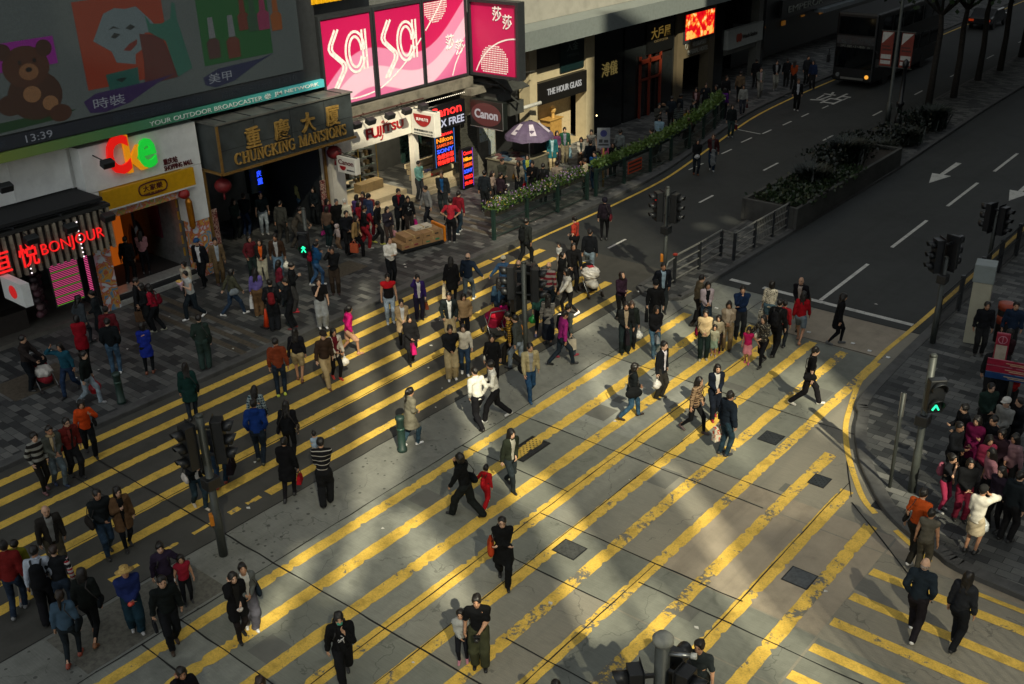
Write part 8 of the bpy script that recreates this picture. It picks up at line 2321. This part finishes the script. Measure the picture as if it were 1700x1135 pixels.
(-18.6,19.89,0,1.62,-132,'w','w.12','behind','down',('sweater','c8c0b0'),('jeans','24364c'),('long','15110e'),'eee','woman in a white jumper and blue jeans arm in arm with the black jumper',(),(0,0),0.022),
(-17.83,21.12,0,1.74,120,'m','w.3','phone','down',('shirt','a8802c','1f1c14','plaid'),('trousers','1f1d1b'),('short','15110e'),'222','man in a yellow plaid shirt holding a phone',(('phone','R','666','phone of the man in the yellow plaid shirt'),),(0,0),0.022),
(-17.56,21.11,0,1.7,110,'m','w.3','down','down',('zip','3a3e3c'),('jeans','6c7680'),('short','15110e'),'222','man in grey half hidden behind the yellow plaid shirt',(),(0,0),0.022),
(-19.89,23.02,0,1.64,36,'w','s','down','down',('zip','24384a'),('jeans','3c4a56'),('long','15110e'),'222','long-haired woman in a slate blue jacket behind the central light',(),(0,0),0.028),
(-19.62,22.88,0,1.0,61,'c','s','down','down',('sweater','a0185c'),('trousers','8c1450'),('bob','15110e'),'888','small child in bright magenta near the red pushchair',(),(0,0),0.028),
(-17.89,22.93,0,1.62,28,'w','s','belly','down',('cardigan','8a8680','222','fine'),('longskirt','171c26'),('long','15110e'),'222','woman in a grey striped cardigan and long dark skirt',(('shop','R','b89c30','yellow folder bag of the woman in the striped cardigan',0.8),),(0,0),0.022),
(-18.48,23.27,0,1.62,23,'w','w.2','down','down',('sweater','2c5048'),('leggings','141618'),('long','3a1c14'),'446','auburn-haired woman in dark teal with a green bag',(('plastic','L','1c7a34','bright green bag of the auburn-haired woman'),),(0,0),0.022),
(-16.69,22.05,0,1.72,-33,'m','w.35','down','down',('jacket','8c2468','222'),('jeans','1a242e'),('short','15110e'),'222','man in a magenta jacket striding to the right',(),(0,0),0.022),
(-16.92,22.53,0,1.7,-23,'m','w.28','down','down',('zip','4a5050'),('jeans','3c4854'),('short','15110e'),'8a2c3c','man in grey with a black rucksack beside the magenta jacket',(('back','L','14181c','black rucksack next to the magenta jacket'),('shop','R','b0a898','beige paper bag carried beside the magenta jacket')),(0,0),0.022),
(-17.51,19.88,0,1.6,-134,'w','s','down','down',('blouse','121315'),('trousers','141416'),('long','15110e'),'222','woman in a plain black top with a white strap bag',(('side','R','c0bcae','white bag on the shoulder of the woman in the plain black top',0.8),),(0,0),0.022),
(-21.92,15.84,0,1.74,49,'m','s','down','down',('hoodie','70321c','888'),('jeans','182430'),('short','15110e'),'b8c040','man in a rust orange jacket with a grey hood seen from behind',(),(0,0),0.022),
(-22.17,16.72,0,1.64,45,'w','w.12','down','down',('sweater','15151a'),('shorts','a0906e'),('long','15110e'),'6a4028','woman in a black jumper, beige shorts and brown boots',(('side','L','1a1a1e','black bag of the woman in beige shorts'),),(0,0),0.022),
(-21.31,16.99,0,1.74,-104,'m','w.3','down','down',('zip','33261e'),('trousers','a08c68'),('cap','2a2420'),'6a4a30','man in a cap and brown leather jacket with khaki trousers',(),(0,0),0.022),
(-21.39,17.44,0,1.64,-109,'w','w.12','belly','hold',('cardigan','c0b8ac','5c1a24'),('leggings','131316'),('long','15110e'),'a83028','woman in a white cardigan over dark red with a white bag',(('plastic','L','d0ccc4','white carrier bag of the woman in the white cardigan'),),(0,0),0.022),
(-20.32,13.84,0,1.6,41,'w','s','down','down',('shirt','2c4450','8c9898','plaid'),('jeans','1c2430'),('long','15110e'),'222','woman in a blue plaid shirt ahead of the blue hoodie',(('side','R','14161c','black bag of the woman in the plaid shirt'),),(0,0),0.022),
(-19.51,13.2,0,1.74,48,'m','w.15','pocket','pocket',('hoodie','14306c'),('jeans','17212c'),('short','15110e'),'443','man in a royal blue hoodie seen from behind',(),(0,0),0.022),
(-19.0,13.77,0,1.62,44,'w','w.1','down','down',('zip','121316'),('leggings','141518'),('long','15110e'),'222','woman in black with a spotted scarf bag seen from behind',(('side','R','5c5248','spotted bag on the woman in black',1.0,'1a1612'),('side','L','16161a','plain black bag on the other side of the woman in black')),(0,0),0.022),
(-17.65,12.59,0,1.62,39,'w','w.2','hold','belly',('coat','121214'),('tights','1c1a1c'),('bun','15110e'),'222','woman in a short black coat with a red handbag and a white bag',(('hand','R','a01420','red handbag of the woman in the short black coat'),('plastic','L','c4c4c8','small white bag of the woman in the short black coat',0.8)),(0,0),0.022),
(-16.77,12.97,0,1.74,44,'m','w.12','fold','belly',('sweater','161618','9a968e','pin'),('wide','17181a'),('short','15110e'),'222','man in a black pinstriped jumper carrying a child',(),(0,0),0.022),
(-19.42,11.94,0,1.76,43,'m','w.15','down','hold',('zip','14161a'),('jeans','24384c'),('short','15110e'),'8a3a2c','man in a black jacket and jeans right of the tall traffic light',(('hand','R','1c1418','black holdall of the man right of the tall traffic light',1.5),),(0,0),0.022),
(-19.04,11.04,0,1.64,-100,'w','w.18','chest','down',('jacket','131518','c4c0bc'),('jeans','1f3038'),('long','15110e'),'c0b4a0','woman in black and white with a white bag behind the tall traffic light',(('side','R','c0b8b0','white bag behind the tall traffic light'),),(0,0),0.022),
(-17.05,16.08,0,1.64,-13,'w','w.2','belly','belly',('coat','6e6a5c'),('jeans','2c4250'),('pony','15110e'),'ddd','woman in a grey trench coat beside the island bollard',(),(0,0),0.022),
(-19.38,7.7,0,1.76,-102,'m','s','down','down',('suit','2c2926','7c7c78'),('trousers','4c4638'),('bald','2a2420'),'222','balding man in a brown suit jacket at the lower left',(),(0,0),0.022),
(-19.13,8.71,0,1.74,-99,'m','w.15','belly','down',('zip','1c2022'),('jeans','26384a'),('short','15110e'),'222','man in a dark jumper and jeans beside the woman in the tan coat',(('side','R','2a2624','brown bag of the man in the dark jumper',1.2),),(0,0),0.022),
(-19.01,9.11,0,1.64,-106,'w','w.12','chest','down',('opencoat','5e4630','1a1a1a'),('leggings','15181c'),('long','15110e'),'222','woman with very long hair in a tan coat and black leggings',(),(0,0),0.022),
(-18.84,6.51,0,1.7,51,'m','w.2','down','down',('puffer','6a1c1a'),('jeans','1c2838'),('short','15110e'),'888','person in a red padded jacket cut by the left edge',(),(0,0),0.022),
(-19.1,6.81,0,1.45,50,'w','w.25','down','down',('puffer','6c6a1c'),('leggings','7a7870'),('bun','15110e'),'888','girl in an olive yellow padded jacket at the left edge',(),(0,0),0.022),
(-18.14,6.79,0,1.74,59,'m','w.18','down','down',('shirt','a8b0bc'),('wide','17171a'),('short','15110e'),'222','man in a pale blue shirt with a black rucksack',(('back','R','131416','black rucksack on the pale blue shirt',1.15),),(0,0),0.019),
(-17.96,7.08,0,1.66,58,'m','w.12','down','down',('tee','1c1e20'),('jeans','222e3c'),('short','2a1c14'),'222','person in a dark top with a red and white striped sleeve',(('sleeve',),),(0,0),0.019),
(-16.88,7.04,0,1.64,47,'w','w.3','down','down',('puffer','161a18'),('leggings','121416'),('long','15110e'),'7a4a28','woman in a black padded jacket over a white shirt striding away',(('side','R','14181c','black bag of the woman in the padded jacket'),),(0,0),0.019),
(-16.63,6.45,0,1.6,49,'w','w.2','down','down',('zip','3c5060'),('leggings','20262a'),('pony','22160e'),'8a3c28','ponytailed woman in a denim jacket at the lower left',(('side','R','161c20','dark shoulder bag of the denim jacket woman',1.2),),(0,0),0.019),
(-16.41,7.67,0,1.62,-110,'m','w.1','belly','belly',('puffer','202c5c'),('wide','1c3440'),('straw','c8a860','5a5650'),'aaa','old man in a straw hat and blue padded coat',(('pack','L','d04838','bright red packet in the hands of the straw-hatted man',0.7),),(0,-18),0.019),
(-16.52,8.53,0,1.62,-112,'w','s','down','reach',('sweater','2c2436'),('trousers','1c1c20'),('bun','15110e'),'222','woman in a purple jumper with yellow rucksack straps',(('back','R','6a6a20','yellow rucksack of the woman in the purple jumper',0.7),),(0,0),0.019),
(-16.32,8.81,0,1.22,-113,'c','s','down','down',('vest','8c2030','b0aca4'),('leggings','17181c'),('bob','15110e'),'333','girl in a red pinafore with white sleeves and a white purse',(('side','R','c0bcb8','white purse of the girl in the red pinafore',0.6),),(0,0),0.019),
(-15.43,7.86,0,1.76,-109,'m','w.15','down','down',('zip','151a1a'),('trousers','15171a'),('short','15110e'),'3a2a1c','man in a black jacket carrying a dark pouch at the lower left',(('case','R','1c1e22','dark pouch of the man in the black jacket',0.7),),(0,0),0.019),
(-13.18,6.72,0,1.62,-107,'w','s','ear','down',('zip','16151a'),('trousers','16161a'),('long','15110e'),'222','woman with a phone at her ear cut by the bottom edge',(),(0,0),0.019),
(-14.59,8.83,0,1.64,-106,'w','w.12','ear','belly',('opencoat','121214','222'),('tights','1c1819'),('long','15110e'),'111','woman in a black coat and tights holding a phone to her ear',(('pack','L','b8b4b0','white papers held by the woman in the black coat',0.6),),(0,0),0.019),
(-14.66,9.12,0,1.64,-112,'w','w.1','phone','belly',('cardigan','5c605e','c8c8c4'),('wide','50505a'),('bun','15110e'),'ddd','woman in a grey cardigan looking at her phone',(('side','L','1c2630','dark green bag of the woman in the grey cardigan',1.2),),(0,-22),0.019),
(-12.03,9.24,0,1.74,-123,'m','w.35','down','face',('jacket','131416','17181a'),('trousers','17181b'),('short','15110e'),'222','young man in black with a white print and a green face mask',(('mask','4a9880'),('print','ccc'),('back','R','14141a','black rucksack with a red tag on the masked man',0.9)),(0,0),0.019),
(-11.94,7.41,0,1.62,-122,'w','s','down','down',('zip','33302c'),('trousers','222'),('long','2a1a12'),'222','brown-haired woman whose head shows at the bottom edge',(),(0,0),0.019),
(-11.61,13.29,0,1.7,-139,'w','w.25','fold','fold',('coat','121314'),('trousers','121416'),('short','15110e'),'111','person in a black coat with glasses and an orange bag',(('side','R','a83c1c','orange shoulder bag on the black coat',1.5),('glasses',)),(0,0),0.019),
(-10.36,11.09,0,1.74,-142,'m','s','down','belly',('tee','121315'),('wide','3c3e2c'),('short','15110e'),'151515','man in a black tee shirt and olive trousers holding a camera',(('cam','L','111','black camera held by the man in olive trousers'),),(0,0),0.019),
(-10.71,11.0,0,1.25,-141,'c','s','belly','reach',('hoodie','9a9c9a'),('leggings','17191f'),('pony','15110e'),'c08090','girl in a pale grey jacket with pink shoes holding the hand of the camera man',(),(0,0),0.019),
(-7.97,10.28,0,1.7,-122,'m','s','down','down',('zip','222'),('trousers','222'),('short','15110e'),'222','dark-haired head of a man cut by the bottom edge at the centre',(),(0,0),0.019),
(-13.75,16.1,0,1.66,-105,'w','w.25','down','belly',('jacket','23281f','9a988c'),('jeans','1a2226'),('long','15110e'),'1a1a1a','woman with loose hair in an open dark green blazer',(),(0,0),0.022),
(-13.82,14.58,0,1.66,103,'w','w.38','face','fwd',('zip','121415'),('wide','1a1d1c'),('bob','15110e'),'1a1a1a','woman in a black jacket leading the child in red',(('side','R','12181c','black shoulder bag of the woman leading the child',1.2),),(0,0),0.022),
(-13.72,15.17,0,1.06,12,'c','w.25','down','reach',('hoodie','b01c22'),('trousers','b01c22'),('short','15110e'),'ccc','small boy all in red holding an adult hand',(('back','R','c02028','red rucksack on the small boy',0.75),),(0,0),0.022),
(-16.17,18.41,0,1.76,141,'m','w.35','phone','phone',('shirt','d8d6cc'),('trousers','17171a'),('short','15110e'),'bbb','man in a white shirt looking at a phone, the taller of the two',(('phone','L','888','phone of the taller white-shirted man'),),(0,0),0.022),
(-16.27,17.83,0,1.72,72,'m','w.28','pocket','pocket',('shirt','d4d2c8'),('trousers','16161a'),('short','15110e'),'222','man in a white shirt with a hand in his pocket, left of the phone user',(),(0,0),0.022),
(-16.16,19.86,0,1.74,-121,'m','w.25','fwd','down',('jacket','a09470','888'),('jeans','1c3a58'),('short','15110e'),'2a4a6a','man in a beige jacket with a black messenger bag and blue jeans',(('side','R','14161a','black messenger bag on the beige jacket'),),(0,0),0.022),
(-17.15,25.74,0,1.64,-106,'w','s','phone','belly',('zip','2c1c2a'),('leggings','121214'),('bob','1e120c'),'222','woman in a plum jacket bent over her phone',(('phone','R','aaa','phone of the woman in the plum jacket'),),(0,-35),0.028),
(-16.2,26.69,0.12,1.76,-134,'m','s','pocket','pocket',('suit','15181f','7c90a0'),('trousers','2a3034'),('short','15110e'),'222','man in a navy suit standing on the tip of the median',(),(0,0),0.028),
(-15.78,25.62,0,1.72,-148,'m','s','down','down',('zip','121315'),('trousers','131416'),('cap','121315'),'222','man in a black cap and jacket carrying a black case',(('case','R','121416','black case of the man in the black cap',1.2),),(0,0),0.028),
(-15.64,23.77,0,1.7,-137,'m','s','belly','down',('jacket','17191a','8a7c68'),('wide','1c2628'),('short','15110e'),'222','man in black with a checked shirt showing, near the median',(('shop','R','201c22','dark bag of the man with the checked shirt',1.1),),(0,0),0.022),
(-15.68,24.14,0,1.58,-137,'w','s','down','down',('zip','1c2220'),('trousers','1c2024'),('bob','4a3c34'),'222','older woman in dark grey with a white bag',(('plastic','L','c8c8c4','white bag of the older woman in dark grey'),),(0,0),0.022),
(-14.85,24.15,0,1.64,-128,'w','w.15','belly','belly',('zip','121316'),('jeans','3c5668'),('bob','15110e'),'456','woman in sunglasses and a black jacket with jeans',(('glasses',),('hand','L','7c8084','pale patterned bag of the woman in sunglasses')),(0,0),0.022),
(-14.95,26.79,0,1.7,-41,'m','w.15','down','down',('zip','5c5240'),('trousers','26221f'),('short','15110e'),'222','man in a tan jacket with a big black bag by the median',(('hand','R','141416','big black bag of the man in the tan jacket',1.5),),(0,0),0.028),
(-14.56,26.63,0,1.64,-136,'w','s','belly','belly',('jacket','a89aa0','17181a'),('jeans','22303c'),('bob','15110e'),'222','woman in a pale pink jacket behind the cream blouse',(),(0,0),0.028),
(-13.55,24.77,0,1.64,-146,'w','s','belly','belly',('blouse','b8a27c'),('trousers','1c2a28'),('bun','15110e'),'b0a890','woman in a cream blouse with a deep red bag',(('side','R','7c1430','deep red bag of the woman in the cream blouse'),),(0,0),0.022),
(-13.32,25.74,0,1.62,-153,'w','s','belly','belly',('cardigan','887a68','a89a88'),('trousers','77664c'),('long','15110e'),'222','woman in a beige cardigan and brown trousers beside the children',(),(0,0),0.022),
(-13.47,25.46,0,1.2,-162,'c','s','down','down',('sweater','a89c84'),('leggings','2a2224'),('long','15110e'),'a04a5c','girl in cream between the cream blouse and the beige cardigan',(),(0,0),0.022),
(-13.44,25.18,0,0.98,-157,'c','s','down','down',('sweater','a8a690'),('skirt','8ca08c'),('bob','15110e'),'b0a0a0','little girl in a pale green skirt beside the cream blouse',(),(0,0),0.022),
(-13.43,26.73,0,1.76,-143,'m','s','face','fold',('zip','142440'),('trousers','222428'),('short','15110e'),'222','man in a navy blue jacket with a hand at his neck',(),(0,0),0.028),
(-12.42,25.33,0,1.16,-159,'c','w.1','down','reach',('vest','b01c54'),('skirt','c07880'),('bob','15110e'),'c05878','little girl in a hot pink waistcoat and pink skirt',(),(0,0),0.022),
(-12.02,25.48,0,1.6,175,'w','w.25','reach','belly',('blouse','33302c','8a8474','dots'),('leggings','121216'),('bob','15110e'),'222','woman in a floral top with a white bag holding the pink girl by the hand',(('side','R','c4bca8','white bag of the woman in the floral top'),),(0,0),0.022),
(-12.99,27.76,0,1.62,5,'w','s','belly','down',('blouse','c0b8a4','2a2824','dots'),('shorts','48606c'),('bob','15110e'),'888','woman in a spotted white shirt and denim shorts',(('shop','L','b0aca0','spotted tote of the woman in denim shorts',1.0,'2a2824'),),(0,0),0.028),
(-12.33,28.49,0,1.72,-177,'m','w.25','belly','down',('jacket','18161a','a8988c'),('trousers','8a7a5c'),('bald','8a7868'),'222','bald man in black with a brown bag near the stop line',(('side','L','6a4a38','brown bag of the bald man near the stop line'),),(0,0),0.028),
(-11.85,27.55,0,1.62,13,'w','w.25','fwd','down',('jacket','98141e','888'),('shorts','6a7884'),('long','15110e'),'9a7058','woman in a red jacket and grey shorts walking to the right',(),(0,0),0.028),
(-12.07,26.38,0,1.72,5,'m','w.3','down','down',('zip','141416'),('trousers','121316'),('short','15110e'),'333','man in black with a dark rucksack behind the floral top',(('back','R','17171a','dark rucksack behind the floral top'),),(0,0),0.022),
(-12.12,26.9,0,1.5,9,'c','s','down','down',('zip','8c1c24'),('jeans','1c2228'),('short','15110e'),'222','boy in a red jacket with a white rucksack',(('back','R','a8a498','white rucksack of the boy in the red jacket',0.8),),(0,0),0.022),
(-10.91,28.06,0,1.66,-59,'w','w.2','down','down',('coat','131315'),('leggings','131418'),('long','15110e'),'555','woman in a long black coat alone near the stop line',(),(0,0),0.028),
(-13.34,20.62,0,1.62,-37,'w','w.3','belly','belly',('zip','15191b'),('jeans','28445a'),('bob','15110e'),'2a1a14','woman in a black leather jacket with a large black bag',(('side','R','111315','large black bag of the leather jacket woman',1.4),),(0,0),0.022),
(-13.31,22.03,0,1.74,-89,'m','s','down','down',('suit','15181c','c8c4cc'),('trousers','2a2824'),('short','15110e'),'161616','man in a black suit and white shirt carrying a white bag',(('plastic','R','ccc8c4','white bag carried by the man in the black suit'),),(0,0),0.022),
(-11.64,21.0,0,1.62,-91,'w','w.32','down','belly',('blouse','3a2c24','8a7258','plaid'),('leggings','131518'),('long','15110e'),'4a3a3a','woman in a brown checked blouse striding beside the navy suit',(('side','L','1a1618','dark bag of the woman in the brown checked blouse'),),(0,0),0.022),
(-11.58,21.92,0,1.64,-132,'w','w.15','belly','belly',('jacket','141a26','b8b8b4'),('trousers','121722'),('long','15110e'),'8c2028','woman in a navy suit with red shoes',(),(0,0),0.022),
(-10.46,20.5,0,1.76,-23,'m','s','hold','down',('puffer','141c26'),('jeans','182c38'),('short','15110e'),'2a2c30','man in a navy padded jacket carrying a colourful printed tote',(('shop','L','c8c2b0','white tote with a colourful print',1.2,'b0402c'),),(0,0),0.022),
(-9.96,24.06,0,1.74,-58,'m','w.38','down','down',('tee','121214'),('trousers','17161a'),('short','15110e'),'c8c4bc','man in a black tee shirt and white shoes striding near the right kerb',(('side','R','1a1a1c','dark bag of the man striding near the right kerb'),),(0,0),0.022),
(-6.56,12.5,0,1.76,-172,'m','s','belly','down',('tee','22282a'),('wide','1c1e1c'),('short','15110e'),'222','man in a dark grey tee shirt cut by the bottom edge beside the pole',(),(0,0),0.019),
(-5.22,19.01,0.12,1.7,-5,'m','w.25','down','down',('tee','b04a1c'),('trousers','26241f'),('short','15110e'),'ccc','man in an orange tee shirt with a black strap on the right corner',(('side','L','141414','black strap bag on the orange tee shirt',0.8),),(0,0),0.022),
(-4.9,18.71,0.12,1.5,0,'c','s','down','down',('vest','5a564c'),('trousers','4a463c'),('short','15110e'),'aaa','boy in a grey waistcoat with red sleeves beside the orange tee shirt',(),(0,0),0.019),
(-4.37,16.86,0,1.74,5,'m','w.25','pocket','pocket',('zip','1f2830'),('trousers','1f1c20'),('bald','8a7c74'),'d0d0d0','man in a dark blue jacket and white shoes on the side crossing',(),(0,0),0.019),
(-3.65,17.04,0,1.68,-8,'w','w.2','down','down',('zip','24262a'),('trousers','17191c'),('long','15110e'),'222','woman in dark grey on the side crossing near the right edge',(),(0,0),0.019),
(-5.33,21.12,0.12,1.5,-106,'w','s','face','down',('tee','17181c'),('leggings','8c2c48'),('bun','15110e'),'888','girl in black with pink leggings and a pink rucksack',(('back','L','8c4c5c','pink rucksack of the girl in pink leggings',0.8),),(0,0),0.022),
(-4.32,19.99,0.12,1.62,-8,'w','s','ear','belly',('blouse','c0bcb0'),('skirt','a89c84'),('beanie','222'),'222','woman in a white blouse with a white bag at the right edge',(('plastic','L','b8bcbc','white bag of the woman in the white blouse',1.4),),(0,0),0.022),
(-5.69,23.22,0.12,1.68,134,'m','s','phone','belly',('zip','15161a'),('trousers','141418'),('short','15110e'),'222','person in black looking at a phone at the edge of the right-hand crowd',(),(0,0),0.022),
(-4.97,22.96,0.12,1.74,152,'m','s','phone','down',('tee','131418'),('trousers','1a1a1e'),('short','15110e'),'222','man in a black tee shirt in the right-hand crowd',(),(0,0),0.022),
(-5.32,22.87,0.12,1.66,173,'w','s','belly','belly',('coat','5a1038'),('trousers','222'),('long','15110e'),'222','woman in a long crimson purple coat in the right-hand crowd',(),(0,0),0.022),
(-4.59,21.64,0.12,1.64,132,'w','s','down','down',('tee','a07078'),('trousers','18181c'),('long','15110e'),'777','woman in dusty pink reaching down in the right-hand crowd',(),(0,0),0.022),
(-5.03,24.08,0.12,1.7,162,'m','s','belly','belly',('shirt','8c8c88'),('trousers','222'),('cap','c8c4bc'),'222','person in a white cap in the right-hand crowd',(),(0,0),0.022),
(-5.45,26.13,0.12,1.7,172,'w','s','belly','belly',('sweater','8c1c1c'),('trousers','222'),('long','15110e'),'222','person in bright red at the right edge below the direction sign',(),(0,0),0.022),
(-5.58,25.61,0.12,1.7,-8,'m','s','down','down',('zip','17181b'),('trousers','222'),('short','15110e'),'222','person in black beside the red jumper at the right edge',(),(0,0),0.022),
(-4.38,22.56,0.12,1.66,151,'w','s','belly','down',('blouse','8c6c70'),('trousers','222'),('long','15110e'),'222','woman in faded rose at the right edge',(('hand','R','8c3038','red bag at the right edge'),),(0,0),0.022),
(-5.61,24.64,0.12,1.68,-137,'m','s','belly','belly',('zip','22322c'),('trousers','222'),('short','15110e'),'222','man in dark green under the direction sign',(),(0,0),0.022),
(-6.56,29.98,0.12,1.72,-158,'m','s','down','down',('zip','1e2a3c'),('trousers','222'),('short','15110e'),'222','dim figure in blue on the right pavement behind the pale pillar',(),(0,0),0.028),
(-4.89,20.99,0.12,1.62,-147,'w','s','belly','belly',('zip','17181a'),('trousers','6a1c30'),('bob','15110e'),'222','woman in black and wine next to the girl in pink leggings',(),(0,0),0.022),
(-4.69,22.59,0.12,1.66,172,'w','s','belly','belly',('zip','2a1c24'),('trousers','1a1a1c'),('bun','15110e'),'222','woman with a bun in dark plum deep in the right-hand crowd',(),(0,0),0.022),
(-3.87,20.86,0.12,1.7,-20,'m','s','down','down',('zip','1c2226'),('trousers','1a1a1c'),('short','15110e'),'222','man in dark slate seen from behind at the far right',(),(0,0),0.022),
(-4.89,22.24,0.12,1.6,-138,'w','s','belly','belly',('sweater','74243c'),('trousers','1c1c20'),('long','15110e'),'222','woman in raspberry red between the long crimson coat and the dusty pink top',(),(0,0),0.022),
(-4.76,24.27,0.12,1.7,131,'m','s','belly','belly',('zip','16181c'),('trousers','222'),('short','15110e'),'222','man in black partly out of view beside the white cap',(),(0,0),0.022),
(-5.6,22.27,0.12,1.68,-106,'m','s','phone','belly',('zip','1a1c20'),('trousers','1a1a1c'),('short','15110e'),'444','man in black with a phone on the near side of the right-hand crowd',(),(0,0),0.022),
(-4.21,21.05,0.12,1.62,161,'w','s','belly','belly',('zip','241c28'),('leggings','141416'),('long','15110e'),'222','woman in a dark violet jacket behind the white blouse',(),(0,0),0.022),
(-6.14,26.83,0.12,1.7,-147,'m','s','down','down',('zip','1c1e20'),('trousers','222'),('short','15110e'),'222','dim man in black beside the pink stop sign',(),(0,0),0.022),
(-6.17,28.02,0.12,1.66,-18,'w','s','belly','belly',('zip','2c1a1c'),('trousers','222'),('long','15110e'),'222','dim woman in dark brown behind the stop sign',(),(0,0),0.022),
(-7.22,29.56,0.12,1.7,-156,'m','s','down','down',('zip','18191c'),('trousers','222'),('short','15110e'),'222','dim man in black next to the orange and black bin',(),(0,0),0.028),
]
def tup(t): return tuple(t)
for i, (x, y, z, h, rz, sex, legs, ra, la, top, bot, hair, shoe, label, bags, look, vox) in enumerate(PEOPLE):
    tone = ('c0967a', 'b98d70', 'c9a288', 'a87c60')[(i * 7) % 4]
    person(x, y, z, h, R_(rz), sex if sex != 'c' else ('w' if hair[0] in ('bob', 'pony', 'long', 'bun') else 'm'), legs, ra, la, top, bot, hair, shoe, label, bags, look, i + 1, vox, tone)

# a baby on the woman's back, a child on the man's arm
def babe(x, y, z, rz, top, label):
    person(x, y, z, .78, rz, 'm', 's', 'belly', 'belly', (top[0], top[1]), ('trousers', '8a8074'), ('short', '15110e'), '888', label, (), (0, 0), 300 + int(z * 10), .016)
babe(-20.35, 26.75, .78, R_(200), ('hoodie', 'a8a8a4'), 'baby in a pale grey top carried on the back of the woman in black')
babe(-17.25, 13.2, .85, R_(60), ('sweater', '8c9cac'), 'small child in pale blue on the arm of the man in pinstripes')
stroller(-19.15, 26.9, R_(-120), 'b8b4ac', 'pushchair loaded with a white bag with a red square, on the far stripes', None, 1.0, '1a1a1c')
t = thing('shopping_bag', 'large white plastic bag with a red square lying on the pushchair', 'bag', (-19.15, 26.9, .55), R_(-120))
F = Field([-.45, -.45, -.1], [.45, .45, .6], .02)
F.ell((0, 0, .22), (.32, .3, .22), .02)
F.wrinkle(.014, 5, (26, 22, 19))
V, Q = F.mesh()
np_mesh('sack', V, Q, [plain('white plastic', 'c4c0b8', .4)], t)
MB().prism([(-.1, -.1, .435), (.1, -.1, .44), (.1, .1, .44), (-.1, .1, .435)], (0, 0, .012)).build('red_print', plain('red print', 'b01c28', .5), t)
stroller(-19.6, 22.4, R_(60), 'a01c3c', 'red and pink pushchair beside the child in magenta', '9c2050', 1.0, 'a81c30')
stroller(-27.75, 11.95, R_(-100), '7c2028', 'loaded pushchair at the left edge with a white blanket and grey basket', 'bcb8b0', 1.0, '1a1a1c')
